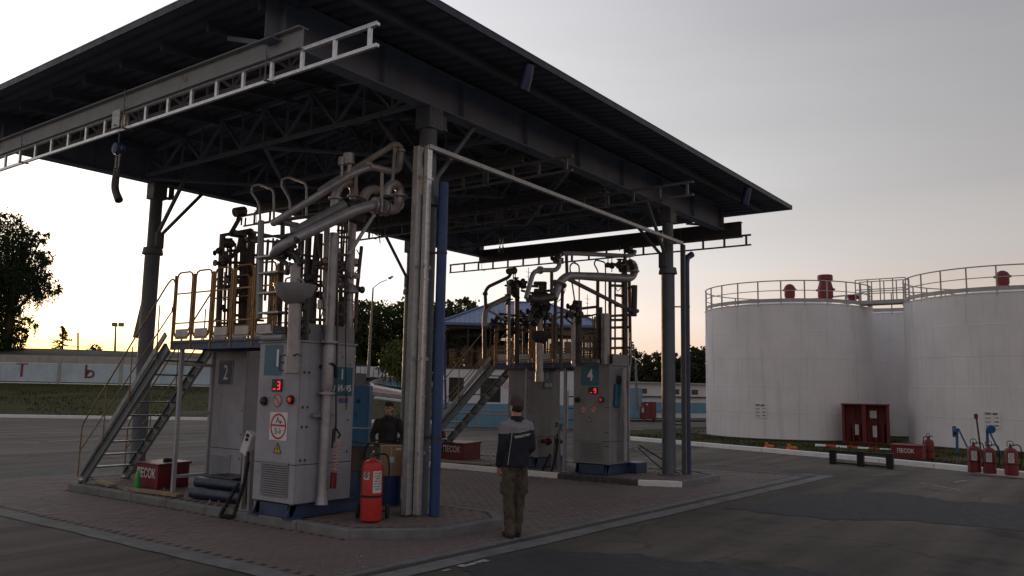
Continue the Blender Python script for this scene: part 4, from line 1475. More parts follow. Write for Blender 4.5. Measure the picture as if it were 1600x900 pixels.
# the step ladder between the walkway and the top of rack 1
lad1 = thing('step_ladder', (7.75, 10.3, 2.56), 'grey step ladder with looped handrails beside the arm of cabinet 1', 'ladder')
b = MB()
px(b, [(7.75,10.561,2.941),(7.75,10.598,3.701),(7.75,10.651,4.458)], .05, n=6)
b.build('stile', 'beam_grey', lad1)
b = MB()
px(b, [(7.85,10.193,2.675),(7.85,10.209,3.588),(7.85,10.252,4.482)], .035, n=6)
b.build('stile', 'pipe_dark', lad1)
for (ya, xa, xb) in ((427, 413, 450), (458, 411, 440), (489, 410, 448), (520, 408, 449), (402, 407, 434)):
    b = MB()
    z = {427: (7.8,10.377,3.623), 458: (7.8,10.35,3.317), 489: (7.8,10.324,3.014), 520: (7.8,10.298,2.713), 402: (7.8,10.477,3.878)}[ya]
    b.box(7.68, z[1] - .30, z[2] - .02, 7.92, z[1] + .18, z[2] + .012, .004)
    b.build('tread', 'galvanised_dull', lad1, ang=0)
for q in ([(7.8,10.4,4.429),(7.8,10.442,4.928),(7.8,10.822,5.071),(7.8,11.001,5.065),(7.8,11.009,4.972),(7.8,10.793,4.759),(7.8,10.736,4.476),(7.8,10.683,3.895)], [(7.8,9.632,4.403),(7.8,9.671,4.923),(7.8,10.085,5.08),(7.8,10.253,5.074),(7.8,10.26,4.974),(7.8,10.041,4.726),(7.8,9.969,4.196)]):
    b = MB()
    px(b, q, .019, n=8, fil=.09)
    b.each('handrail', 'pipe_light', lad1)
b = MB()
for q in ([(7.9,11.034,4.651),(7.9,9.903,4.629)], [(7.9,11.017,4.473),(7.9,9.815,4.442)], [(7.9,11.056,4.353),(7.9,10.322,4.178)], [(7.9,11.075,4.21),(7.9,10.379,4.123)]): b.bar(q[0], q[1], .03, .035)
b.each('guard_rail', 'frame_brown', lad1)

# loading arm 1, folded beside the front column
arm1 = thing('loading_boom', (8.1, 9.06, 4.2), 'grey folded loading arm with thick pipes above cabinet 1 and a drip bowl', 'loading arm', 'loading arms over the islands')
b = MB()
px(b, [*[(7.1,9.468,3.731),(7.1,9.268,3.839)], *[(7.959,8.75,4.445),(8.253,8.75,4.568),(8.565,8.75,4.618)]], [.045, .072, .076, .078, .08], n=16, fil=.25)
for q in ("592,322", ): pass
flange(b, (8.317,8.75,4.58), (1, -.2, 0), .125, .03)
flange(b, (8.381,8.75,4.592), (1, -.2, 0), .125, .03)
b.build('lower_arm_pipe', 'pipe_grey', arm1)
b = MB()
px(b, [*[(7.35,9.283,4.08)], *[(7.94,8.95,4.54)]], .08, n=16)
b.ell((7.35,9.283,4.08), .09, 6)
b.build('balance_cylinder', 'pipe_green', arm1)
b = MB()
px(b, [*[(7.2,9.598,4.216)], *[(7.925,8.72,4.998),(8.169,8.72,5.13),(8.614,8.72,5.155),(8.762,8.72,5.219),(8.793,8.72,5.417)]], .052, n=12, fil=.16)
flange(b, (8.156,8.72,5.127), (1, 0, 0), .07, .05)
b.ell((7.2,9.598,4.216), .055, 6)
px(b, [*[(7.2,9.598,4.216)], *[(7.42,9.699,4.266),(7.42,9.351,4.191)]], .04, n=10)
b.build('upper_link_pipe', 'pipe_grey', arm1)
b = MB()
px(b, [(8.795,8.72,5.377),(8.8,8.72,5.56),(8.687,8.72,5.601),(8.568,8.72,5.531)], .052, n=12, fil=.12)
px(b, [*[(8.594,8.72,5.547)], *[(8.224,9.3,5.112),(7.75,9.3,4.756)]], .045, n=12)
flange(b, (8.788,8.72,5.516), (0, 0, 1), .08, .03)
b.build('upper_link_pipe', 'pipe_light', arm1)
b = MB()
px(b, [(8.44,8.7,4.54),(8.678,8.7,4.575),(8.782,8.7,4.674),(8.79,8.7,4.795)], .075, n=14, fil=.15)
px(b, [(8.79,8.7,4.795),(8.783,8.7,4.932),(8.657,8.7,4.984),(8.527,8.7,4.897),(8.508,8.7,4.757)], .07, n=14, fil=.16)
flange(b, (8.789,8.7,4.814), (0, 0, 1), .125, .03)
flange(b, (8.518,8.7,4.564), (1, 0, 0), .11, .04)
flange(b, (8.438,8.7,4.568), (1, 0, 0), .125, .03)
b.build('swivel_elbow', 'pipe_grey', arm1)
b = MB()
px(b, [(8.317,9,4.698),(8.375,9,4.827),(8.502,9,4.903),(8.662,9,4.917)], [.07, .07, .065, .05], n=14, fil=.1)
b.build('swivel_elbow', 'pipe_light', arm1)
b = MB()
for q in ([(8.624,8.68,5.508),(8.598,8.68,4.949)], [(8.359,8.66,5.069),(8.378,8.66,4.475)], [(8.212,9.05,5.112),(8.207,9.05,4.741)]): b.bar(q[0], q[1], .02, .05)
b.each('link_rod', 'pipe_light', arm1)
b = MB()
b.tube([(8.277,8.7,4.423),(8.1,8.7,4.184),(7.818,8.7,3.769)], .028, 8)
b.build('strut', 'pipe_light', arm1)
b = MB()
px(b, [(7.915,9.15,4.465),(7.923,9.15,4.753),(8.014,9.15,4.888),(8.16,9.15,4.958),(8.265,9.15,4.902),(8.276,9.15,4.709)], .066, n=14, fil=.14)
flange(b, (8.273,9.15,4.757), (0, 0, 1), .1)
flange(b, (7.916,9.15,4.656), (0, 0, 1), .1)
b.cyl(*[(8.173,9.15,4.951),(8.156,9.15,5.251)], .035)
b.build('riser_elbow', 'pipe_grey', arm1)
b = MB()
b.cyl(*[(8.145,9.15,5.229),(8.136,9.15,5.384)], .085, n=8)
b.cyl(*[(8.041,9.2,5.192),(8.046,9.2,5.311)], .05, n=8)
b.cyl(*[(8.082,9.2,4.909),(8.049,9.2,5.272)], .02, n=8)
b.cyl(*[(8.087,9.1,4.994),(8.162,9.1,5.01)], .035, n=8)
b.build('actuator', 'pipe_grey', arm1)
b = MB()
c = (8.218,9,4.408)
b.boxc(c, (.22, .16, .16), Matrix.Rotation(.1, 3, 'Y'), .015)
c = (8.221,9,4.582)
b.cyl(V(c) + V((-.1, 0, 0)), V(c) + V((.1, 0, 0)), .06, n=12)
b.build('spring_box', 'pipe_dark', arm1)
b = MB()
for q in ([(8.229,8.66,4.362),(8.315,8.66,4.197),(8.497,8.66,4.19),(8.596,8.66,4.341),(8.559,8.66,4.529)], [(8.328,8.66,4.437),(8.343,8.66,4.154),(8.376,8.66,4.017)], [(8.156,8.7,4.316),(8.227,8.7,4.167),(8.436,8.7,4.107),(8.559,8.7,4.281)]): px(b, q, .008, n=5, fil=.12)
b.each('loose_cable', 'rubber', arm1)
b = MB()
rn = random.Random(3)
for q in [(7.25,9.46,3.843),(7.25,9.285,3.755),(7.25,9.155,3.672),(7.25,9.379,3.708),(7.25,9.235,3.823),(7.25,9.092,3.738),(7.25,9.315,3.613),(7.25,9.158,3.547),(7.25,9.468,3.935),(7.25,9.029,3.626)]:
    valve(b, q, rn.uniform(.045, .075))
for q in ([(7.2,9.51,3.858),(7.2,9.322,3.787),(7.2,9.082,3.712),(7.2,8.962,3.561)], [(7.22,9.433,3.982),(7.22,9.269,4.02),(7.22,9.068,3.91)], [(7.22,9.553,3.719),(7.22,9.263,3.605),(7.22,9.278,3.444)], [(7.3,9.349,3.768),(7.3,9.102,3.782)]): px(b, q, .032, n=8, fil=.08)
flange(b, (7.22,9.478,3.84), (.1, 1, .4), .11, .03)
flange(b, (7.22,9.096,3.574), (0, 0, 1), .10, .03)
b.build('knuckle_joint', 'pipe_dark', arm1)
drop = MB()
px(drop, [(7.2,9.072,3.587),(7.2,9.058,3.232)], .07, n=12)
px(drop, [(7.2,9.045,3.074),(7.2,9.014,2.163)], .088, n=16)
drop.lathe([(.088, 0), (.10, .01), (.10, .22), (.09, .23)], (7.2,9.034,2.086), 16)
drop.build('drop_pipe', 'pipe_light', arm1)
b = MB()
c = V((7.2,9.059,3.074))
b.lathe([(.09, -.05), (.14, -.02), (.24, .08), (.285, .2), (.29, .22), (.275, .22), (.2, .1), (.08, .03)], c, 24)
px(b, [c + V((0, .2, .2)), c + V((0, .22, .32)), c + V((0, 0, .34)), c + V((0, -.02, .2))], .014, n=6, fil=.05)
px(b, [c + V((0, .0, .2)), c + V((0, -.04, .3)), c + V((0, -.16, .28)), c + V((0, -.2, .2))], .014, n=6, fil=.05)
b.build('drip_bowl', 'pipe_grey', arm1)
b = MB()
for q in ([(7.25,9.253,2.34),(7.25,9.363,2.332),(7.25,9.36,2.139),(7.25,9.221,2.121)], [(7.25,9.355,2.244),(7.25,9.245,2.243)], [(7.15,8.964,2.323),(7.15,8.873,2.348),(7.15,8.806,2.321)]): px(b, q, .011, n=6)
b.each('hook', 'pipe_dark', arm1)
b = MB()
c = (7.35,9.056,3.089)
b.boxc(c, (.08, .14, .28), None, .01)
px(b, [(7.3,8.901,3.252),(7.3,8.875,2.553)], .02, n=6)
for q in [(7.4,9.125,2.831),(7.4,9.049,2.722),(7.4,9.138,2.654),(7.4,9.004,2.668)]: b.ell(q, .05, 4)
b.build('level_sensor', 'pipe_dark', arm1)

# rack and arm of cabinet 2
rack2 = thing('pipe_rack', (9.0, 12.4, 2.5), 'brown frame of upright pipes with a motor on top above cabinet 2', 'pipe rack', 'pipe racks above the cabinets')
b = MB()
for q in ([(8.229,12.3,2.711),(8.198,12.3,3.667),(8.19,12.3,4.484)], [(8.77,12.3,2.778),(8.757,12.3,3.733),(8.746,12.3,4.667)]): px(b, q, .05, n=6)
b.bar(*[(8.167,12.3,4.457),(8.747,12.3,4.656)], .06, .06)
b.each('portal_frame', 'frame_brown', rack2)
for q, r in (([(8.477,12.4,2.817),(8.425,12.4,4.464)], .03), ([(8.604,12.4,2.825),(8.55,12.4,4.337)], .025), ([(8.707,12.4,2.832),(8.646,12.4,4.466)], .03), ([(8.926,12.6,2.853),(8.837,12.6,4.55)], .045)):
    b = MB()
    px(b, q, r)
    b.build('post', 'pipe_dark', rack2)
b = MB()
for q in ([(8.377,12.4,4.231),(8.737,12.4,4.296)], [(8.366,12.4,4.028),(8.753,12.4,4.069)], [(8.358,12.4,3.781),(8.796,12.4,3.824)], [(8.347,12.4,3.58),(8.81,12.4,3.62)], [(8.44,12.4,3.345),(8.722,12.4,3.361)], [(8.455,12.4,3.125),(8.738,12.4,3.137)], [(8.775,12.4,4.521),(9.487,12.4,4.684)], [(8.822,12.4,3.838),(9.091,12.4,3.86)]): b.bar(q[0], q[1], .04, .05)
b.each('crossbar', 'frame_brown', rack2)
b = MB()
for q, r in (([(8.746,12,2.802),(8.711,12,3.708),(8.707,12,4.358)], .03), ([(8.905,12,3.393),(8.894,12,3.955),(8.9,12,4.479)], .025), ([(8.538,12.6,2.804),(8.512,12.6,3.723),(8.503,12.6,4.405)], .02), ([(8.692,12.6,2.814),(8.667,12.6,3.741),(8.658,12.6,4.429)], .018), ([(8.8,12.2,2.811),(8.772,12.2,3.615),(8.746,12.2,4.577)], .03), ([(9.016,12,3.744),(9.006,12,4.519)], .02)):
    px(b, q, r, n=7)
b.each('conduit', 'frame_brown', rack2)
b = MB()
for q in ([(8.634,12.1,4.176),(9.007,12.1,4.207)], [(8.675,12.1,3.576),(8.994,12.1,3.588)], [(8.737,12.1,3.048),(8.975,12.1,3.055)], [(8.638,12.2,4.027),(8.876,12.2,4.036)], [(8.29,12.4,3.684),(8.83,12.4,3.725)], [(8.315,12.4,2.97),(8.853,12.4,2.989)]): b.bar(q[0], q[1], .03, .04)
b.each('crossbar', 'frame_brown', rack2)
valves('pipe_dark', rack2, [(8.176,12.2,4.074),(8.26,12.2,3.58),(8.492,12.2,3.517),(8.657,12.2,3.379),(8.809,12.2,3.846),(8.891,12.2,3.424),(8.237,12.2,3.206),(8.513,12.2,3.965)], (.07, .06, .08, .05, .07, .06, .06, .07))
b = MB()
px(b, [(8.203,12.3,3.942),(8.513,12.3,4.243),(8.548,12.3,4.475)], .04)
px(b, [(8.34,12.3,4.508),(8.476,12.3,4.769),(8.496,12.3,4.852)], .04)
b.each('diagonal_pipe', 'pipe_dark', rack2)
b = MB()
b.cyl(*[(8.402,12.3,4.903),(8.542,12.3,4.952)], .085, n=14)
b.ell((8.568,12.3,4.946), (.06, .1, .1), 7)
for q in ([(8.549,12.3,4.839),(8.546,12.3,4.702)], [(8.627,12.3,4.853),(8.625,12.3,4.693)]): px(b, q, .016)
c = (8.492,12.3,4.534)
b.boxc(c, (.26, .2, .1), None, .02)
b.ell((8.301,12.3,4.345), (.14, .1, .09), 7)
b.build('motor', 'pipe_dark', rack2, kind='stuff')
valves('pipe_dark', rack2, [(8.175,12.3,4.159),(8.176,12.3,3.972),(8.46,12.3,3.698),(8.753,12.3,4.577),(8.8,12.3,4.469),(8.413,12.3,3.47)], (.08,) * 6)
b = MB()
for q in ([(8.218,12.2,3.827),(8.228,12.2,3.336)], [(8.329,12.2,3.676),(8.362,12.2,3.021)], [(8.447,12.2,3.8),(8.446,12.2,3.446)]): px(b, q, .018, n=6)
b.each('valve_rod', 'pipe_green', rack2)

# ------------------------------------------------------------------ far island: racks and arms
rack4 = thing('pipe_rack', (16.5, 9.5, 2.56), 'dark ladder like frame of pipes on cabinet 4 against the sunset', 'pipe rack', 'pipe racks above the cabinets')
for q, r, m in (([(16.873,9.3,2.533),(16.87,9.3,3.597),(16.836,9.3,4.944)], .075, 'pipe_dark'), ([(17.148,9.3,2.572),(17.116,9.3,3.617),(17.084,9.3,4.643)], .04, 'frame_brown'), ([(16.604,9.4,2.523),(16.594,9.4,4.469)], .022, 'frame_brown'), ([(16.371,9.4,2.515),(16.357,9.4,4.471)], .04, 'pipe_dark'), ([(16.144,9.6,2.508),(16.151,9.6,4.489)], .04, 'frame_brown'), ([(15.65,9.8,2.491),(15.654,9.8,3.95)], .08, 'pipe_dark'), ([(15.465,9.8,2.484),(15.443,9.8,3.786)], .05, 'pipe_grey'), ([(16.17,9.4,2.508),(16.161,9.4,3.689)], .10, 'pipe_grey'), ([(16.284,9.6,2.542),(16.272,9.6,3.854)], .05, 'pipe_dark')):
    b = MB()
    px(b, q, r, n=10)
    b.build('post', m, rack4)
b = MB()
for q in ([(16.271,9.35,4.34),(16.959,9.35,4.403)], [(16.507,9.35,4.145),(16.959,9.35,4.162)], [(16.508,9.35,3.908),(16.96,9.35,3.921)], [(16.189,9.35,3.631),(17.239,9.35,3.75)], [(16.276,9.35,3.551),(16.961,9.35,3.606)], [(16.278,9.35,3.377),(17.24,9.35,3.462)], [(16.279,9.35,3.131),(16.962,9.35,3.173)], [(16.281,9.35,2.914),(17.24,9.35,2.98)], [(16.282,9.35,2.756),(16.963,9.35,2.772)], [(15.55,9.8,3.753),(16.523,9.8,3.901)], [(15.557,9.8,3.296),(16.733,9.8,3.379)], [(15.559,9.8,3.196),(16.734,9.8,3.304)], [(15.381,9.6,2.62),(16.34,9.6,2.66)], [(15.377,9.6,2.857),(16.338,9.6,2.907)], [(15.375,9.6,3.025),(16.337,9.6,3.082)]):
    b.bar(q[0], q[1], .05, .06)
for q in ([(15.729,9.7,2.635),(15.721,9.7,3.176)], [(16.002,9.7,2.647),(15.995,9.7,3.194)], [(16.197,9.7,2.655),(16.191,9.7,3.206)]): b.bar(q[0], q[1], .03, .03)
b.each('crossbar', 'frame_brown', rack4)
b = MB()
for q in ([(15.462,9.8,2.653),(15.494,9.8,3.934),(15.326,9.8,4.489),(15.27,9.8,4.683),(15.4,9.8,4.787),(15.669,9.8,4.765),(15.681,9.8,3.953)], [(16.355,9.7,3.866),(16.347,9.7,4.684),(16.144,9.7,4.851),(16.229,9.7,4.952),(16.667,9.7,4.953),(16.677,9.7,3.746)]): px(b, q, .018, n=6, fil=.1)
b.each('handrail', 'frame_brown', rack4)
b = MB()
for q in [(15.469,9.8,3.817),(15.577,9.8,3.712),(15.446,9.8,3.615),(15.527,9.8,3.536),(15.632,9.8,3.631)]: valve(b, q, .11)
px(b, [(15.45,9.8,3.388),(15.031,9.8,3.552),(14.781,9.8,3.489)], .02, n=6)
px(b, [(15.527,9.7,3.561),(15.934,9.7,3.624),(16.356,9.7,3.718)], .02, n=6)
b.build('valve', 'pipe_dark', rack4)
b = MB()
for q in ([(16.564,9,3.271),(16.625,9,2.696),(16.536,9,2.119)], [(16.212,9,2.395),(16.244,9,1.553),(16.391,9,0.713),(16.596,9,0.704)]): px(b, q, .012, n=5, fil=.1)
px(b, [(16.37,9.02,0.435),(16.367,9.02,1.551),(16.306,9.02,2.469)], .055, n=10)
px(b, [(16.648,9.06,0.417),(16.617,9.06,1.549),(16.615,9.06,2.551)], .03, n=8)
b.build('riser', 'pipe_grey', rack4)

arm4 = thing('loading_boom', (16.4, 9.3, 4.3), 'dark horizontal loading arm with a counterweight above cabinet 4', 'loading arm', 'loading arms over the islands')
b = MB()
px(b, [(13.924,9.3,3.805),(14.13,9.3,4.172),(14.395,9.3,4.325),(14.873,9.3,4.384),(15.813,9.3,4.472),(16.837,9.3,4.567),(17.21,9.3,4.627),(17.4,9.3,4.805),(17.337,9.3,4.966),(17.115,9.3,4.998)], [.085, .085, .085, .085, .10, .105, .088, .082, .078, .075], n=14, fil=.12)
flange(b, (14.083,9.3,4.113), (.4, 0, 1), .17)
flange(b, (17.305,9.3,4.793), (0, 0, 1), .14)
b.build('main_arm_pipe', 'pipe_grey', arm4)
b = MB()
px(b, [(13.332,9.3,3.72),(13.026,9.3,3.714)], .08, n=12)
px(b, [(13.876,9.3,3.827),(13.332,9.3,3.72)], .085, n=12)
b.build('main_arm_pipe', 'pipe_dark', arm4)
b = MB()
px(b, [(14.05,9.3,4.589),(14.095,9.3,4.729),(14.239,9.3,4.777),(14.738,9.3,4.85),(15.808,9.3,4.977),(16.99,9.3,5.118),(17.305,9.3,5.194),(17.369,9.3,5.296)], .05, n=10, fil=.1)
px(b, [(14.097,9.3,4.649),(14.1,9.3,4.489),(13.959,9.3,4.39),(13.362,9.3,4.313),(13.164,9.3,4.236),(12.94,9.3,3.706)], .048, n=10, fil=.12)
for q in ("844,422", ): flange(b, (13.406,9.3,4.319), (1, 0, 0), .08, .05)
b.build('upper_link_pipe', 'pipe_grey', arm4)
b = MB()
for q in ([(14.362,9.3,4.768),(14.394,9.3,4.365)], [(13.818,9.3,4.346),(13.829,9.3,3.848)], [(16.776,9.25,5.083),(16.777,9.25,4.481)], [(13.971,9.3,3.81),(13.973,9.3,2.585)], [(14.227,9.3,4.183),(14.191,9.3,2.333)]): b.bar(q[0], q[1], .05, .05)
b.each('link_rod', 'frame_brown', arm4)
b = MB()
b.bar(*[(14.415,9.28,4.258),(17.142,9.28,3.829)], .06, .07)
b.build('strut', 'pipe_dark', arm4)
b = MB()
b.cyl(*[(17.211,9.25,3.713),(17.243,9.25,4.445)], .075, n=14)
px(b, [(16.962,9.25,4.352),(17.148,9.25,4.404)], .03)
px(b, [(16.901,9.25,3.836),(17.401,9.25,3.851)], .05)
b.build('counterweight', 'pipe_dark', arm4)
b = MB()
for q, r in (((16.181,9.3,4.781), .09), ((16.327,9.3,4.83), .06), ((16.624,9.3,4.885), .10), ((16.836,9.3,4.793), .11), ((16.99,9.3,4.965), .09), ((17.146,9.3,4.895), .09), ((14.048,9.3,4.669), .10), ((17.115,9.3,5.32), .12), ((16.928,9.3,5.292), .1)): valve(b, q, r)
b.cyl(*[(16.564,9.3,4.847),(17.305,9.3,4.947)], .08, n=12)
for q in ([(17.115,9.3,5.289),(17.115,9.3,4.982)], [(16.093,9.3,4.96),(16.094,9.3,4.813)], [(16.267,9.3,4.984),(16.269,9.3,4.645)]): px(b, q, .012, n=6)
b.cyl(*[(13.977,9.3,4.645),(13.98,9.3,4.526)], .05, n=8)
b.cyl(*[(14.169,9.3,4.672),(14.171,9.3,4.552)], .05, n=8)
b.build('swivel_joint', 'pipe_dark', arm4, kind='stuff')
b = MB()
for q in ([(14.079,9.25,4.136),(14.274,9.25,4.052),(14.18,9.25,3.882),(13.991,9.25,3.731),(13.667,9.25,3.647),(13.483,9.25,3.732)], [(16.447,9.3,4.313),(16.537,9.3,4.219),(16.686,9.3,4.325)]): px(b, q, .009, n=5, fil=.15)
b.each('loose_cable', 'rubber', arm4)
b = MB()
for q, r in zip([(13.896,9.6,3.964),(14.038,9.6,3.886),(13.761,9.6,3.805),(13.903,9.6,3.687),(13.673,9.6,3.691),(13.815,9.6,3.494),(13.727,9.6,3.356),(14.001,9.6,3.484),(13.632,9.6,3.53),(14.042,9.6,3.7)], (.14, .13, .13, .15, .1, .13, .11, .1, .1, .1)): valve(b, q, r)
for q in ([(13.503,9.6,3.312),(13.607,9.6,3.606),(13.806,9.6,3.862)], [(13.91,9.6,3.371),(13.994,9.6,3.775)], [(13.663,9.6,4.097),(14.032,9.6,4.14)], [(14.008,9.6,4.15),(14.011,9.6,4.017)]): px(b, q, .045, n=8)
b.build('knuckle_joint', 'pipe_dark', arm4)
b = MB()
px(b, [(13.851,9.6,2.973),(13.868,9.6,2.259)], .075, n=14)
b.lathe([(.075, 0), (.09, .01), (.09, .2), (.08, .21)], (13.872,9.6,2.104), 14)
px(b, [(13.817,9.6,3.429),(13.848,9.6,3.103)], .06, n=10)
b.build('drop_pipe', 'pipe_light', arm4)
b = MB()
c = V((13.875,9.6,2.935))
b.lathe([(.08, -.05), (.14, 0), (.2, .08), (.22, .2), (.2, .2), (.08, .03)], c, 20)
b.build('drip_bowl', 'pipe_dark', arm4)

rack3 = thing('pipe_rack', (16.6, 11.7, 2.5), 'brown pipes and valves above cabinet 3 in front of the blue roof', 'pipe rack', 'pipe racks above the cabinets')
for q, r, m in (([(15.493,11.6,2.522),(15.451,11.6,3.87),(15.457,11.6,4.478)], .045, 'pipe_light'), ([(15.796,11.6,2.533),(15.767,11.6,4.36)], .06, 'pipe_dark'), ([(16.318,11.6,2.552),(16.317,11.6,3.559)], .03, 'yellow_paint'), ([(14.576,11.6,2.632),(14.547,11.6,3.423)], .05, 'pipe_dark'), ([(16.971,11.6,2.734),(16.945,11.6,3.848)], .04, 'pipe_dark'), ([(16.076,11.6,2.696),(16.054,11.6,3.462)], .03, 'frame_brown')):
    b = MB()
    px(b, q, r, n=10)
    b.build('post', m, rack3)
b = MB()
px(b, [(14.582,11.6,3.76),(14.545,11.6,4.136),(14.658,11.6,4.266),(15.428,11.6,4.581),(15.526,11.6,4.701),(15.523,11.6,4.792)], .04, n=10, fil=.12)
b.lathe([(.06, -.03), (.06, .03)], (14.547,11.6,4.092), 12)
b.build('upper_link_pipe', 'frame_brown', rack3)
b = MB()
px(b, [(14.55,11.6,3.351),(14.562,11.6,3.671),(14.72,11.6,3.831),(15.368,11.6,4.089)], .06, n=12, fil=.12)
b.bar(*[(14.653,11.6,3.737),(15.335,11.6,3.559)], .04, .04)
b.build('arm_pipe', 'pipe_light', rack3)
b = MB()
px(b, [(15.949,11.6,4.381),(16.401,11.6,4.479),(16.677,11.6,4.494)], .03)
px(b, [(15.951,11.6,4.319),(16.352,11.6,4.3),(16.68,11.6,4.366)], .03)
b.build('arm_pipe', 'frame_brown', rack3)
b = MB()
b.cyl(*[(15.399,11.6,4.715),(15.626,11.6,4.76)], .075, n=12)
b.ell((15.652,11.6,4.763), (.05, .08, .09), 6)
for q, r in zip([(15.561,11.6,4.399),(15.712,11.6,4.493),(15.867,11.6,4.496),(15.565,11.6,4.261),(15.696,11.6,4.168),(16.024,11.6,4.529),(15.395,11.6,4.046),(15.947,11.6,4.443)], (.12, .1, .1, .1, .09, .08, .1, .1)): valve(b, q, r)
for q in ([(15.602,11.6,4.71),(15.609,11.6,4.496)], [(15.679,11.6,4.72),(15.686,11.6,4.505)], [(15.355,11.6,4.527),(15.396,11.6,4.016)]): px(b, q, .014, n=6)
b.build('motor', 'pipe_dark', rack3, kind='stuff')
b = MB()
rn = random.Random(5)
for i, q in enumerate([(15.468,11.7,3.573),(15.722,11.7,3.517),(16.03,11.7,3.618),(16.298,11.7,3.515),(16.566,11.7,3.63),(16.789,11.7,3.52),(17.068,11.7,3.621),(17.3,11.7,3.525),(17.532,11.7,3.607),(15.883,11.7,3.299),(15.626,11.7,3.358),(15.323,11.7,3.441),(15.099,11.7,3.543),(14.983,11.7,3.386),(16.681,11.7,3.417),(16.401,11.7,3.679),(17.411,11.7,3.762),(16.131,11.7,3.782)]):
    valve(b, q, rn.uniform(.06, .1))
for q in ([(14.861,11.7,3.451),(15.723,11.7,3.487),(17.649,11.7,3.649)], [(15.215,11.7,3.703),(16.027,11.7,3.711),(17.294,11.7,3.768)], [(14.988,11.7,3.239),(15.726,11.7,3.41),(16.519,11.7,3.342)], [(17.412,11.7,3.729),(17.592,11.7,3.546),(17.952,11.7,3.539)]): px(b, q, .025, n=6, fil=.1)
b.build('valve_cluster', 'pipe_dark', rack3)

# ------------------------------------------------------------------ walkways between the cabinets, with stairs
def loop(b, x, ya, yb, za, zb, r, n=8):
    k = .09
    pts = [(x, ya, za + k), (x, ya, zb - k), (x, ya + k * .3, zb - k * .3), (x, ya + k, zb), (x, yb - k, zb), (x, yb - k * .3, zb - k * .3), (x, yb, zb - k), (x, yb, za + k), (x, yb - k * .3, za + k * .3), (x, yb - k, za), (x, ya + k, za), (x, ya + k * .3, za + k * .3), (x, ya, za + k)]
    b.tube(pts, r, n, cap=False)
def walkway(label, x0, x1, y0, y1, zf, ngate):
    t = thing('walkway', ((x0 + x1) / 2, (y0 + y1) / 2, .12), label, 'walkway', 'walkways over the islands')
    b = MB()
    for x in (x0, x1): ibeam(b, (x, y0, zf - .08), (x, y1, zf - .08), .13, .06)
    for k in range(5): b.box(x0 + .03, y0 + (y1 - y0) * k / 4 - .02, zf - .12, x1 - .03, y0 + (y1 - y0) * k / 4 + .02, zf - .04)
    b.build('deck_frame', 'blue_steel', t)
    b = MB()
    k = 0
    while y0 + k * .035 < y1:
        b.box(x0 + .005, y0 + k * .035, zf - .014, x1 - .005, y0 + k * .035 + .006, zf + .012)
        k += 1
    for x in (x0 + .1, (x0 + x1) / 2, x1 - .1): b.box(x - .004, y0, zf - .016, x + .004, y1, zf + .008)
    b.build('deck_grating', 'galvanised_dull', t, ang=0)
    for x in (x0, x1):
        pst = None
        for k in range(ngate + 1):
            y = y0 + (y1 - y0) * k / ngate
            if pst is None:
                b = MB()
                b.bar((x, y, zf - .14), (x, y, zf + 1.12), .034, .034, .004)
                b.box(x - .03, y - .03, zf + .50, x + .03, y + .03, zf + .58)
                pst = b.build('rail_post', 'yellow_paint', t)
            else: inst(pst, (0, y - y0, 0), t)
        g0 = None
        for k in range(ngate):
            ya, yb = y0 + (y1 - y0) * k / ngate + .05, y0 + (y1 - y0) * (k + 1) / ngate - .05
            if g0 is None:
                b = MB()
                loop(b, x, ya, yb, zf + .06, zf + 1.16, .015)
                b.bar((x, ya, zf + .80), (x, yb, zf + .80), .022, .022)
                b.bar((x, ya, zf + .30), (x, yb, zf + .30), .022, .022)
                g0 = b.build('gate', 'yellow_paint', t)
                b = MB()
                b.box(x - .008, ya + .05, zf + .03, x + .008, yb - .05, zf + .20, .003)
                tb = b.build('toe_board', 'toe_board', g0)
            else:
                g = inst(g0, (0, (y1 - y0) * k / ngate, 0), t)
                c = tb.copy()
                COL.objects.link(c)
                c.parent = g
    lg = .3 if x0 < 12 else .95
    for x, y in ((x0 + .02, y1 - lg), (x1 - .1, y1 - lg), (x0 + .02, y0 + .25), (x1 - .1, y0 + .25)):
        b = MB()
        b.bar((x, y, .12), (x, y, zf - .14), .06, .06, .004)
        b.box(x - .07, y - .07, .118, x + .07, y + .07, .13)
        b.build('leg', 'cabinet_grey', t)
    b = MB()
    for z in (.42, 1.45, 2.25): b.bar((x0 + .02, y1 - lg, z), (x1 - .1, y1 - lg, z), .04, .05)
    b.each('cross_rail', 'cabinet_grey', t)
    return t
walkway('near walkway with yellow hoop gates between cabinets 1 and 2', 7.78, 8.5, 10.2, 12.95, 2.64, 5)
walkway('far walkway with yellow posts between cabinets 3 and 4', 16.05, 16.95, 10.15, 12.45, 2.60, 4)

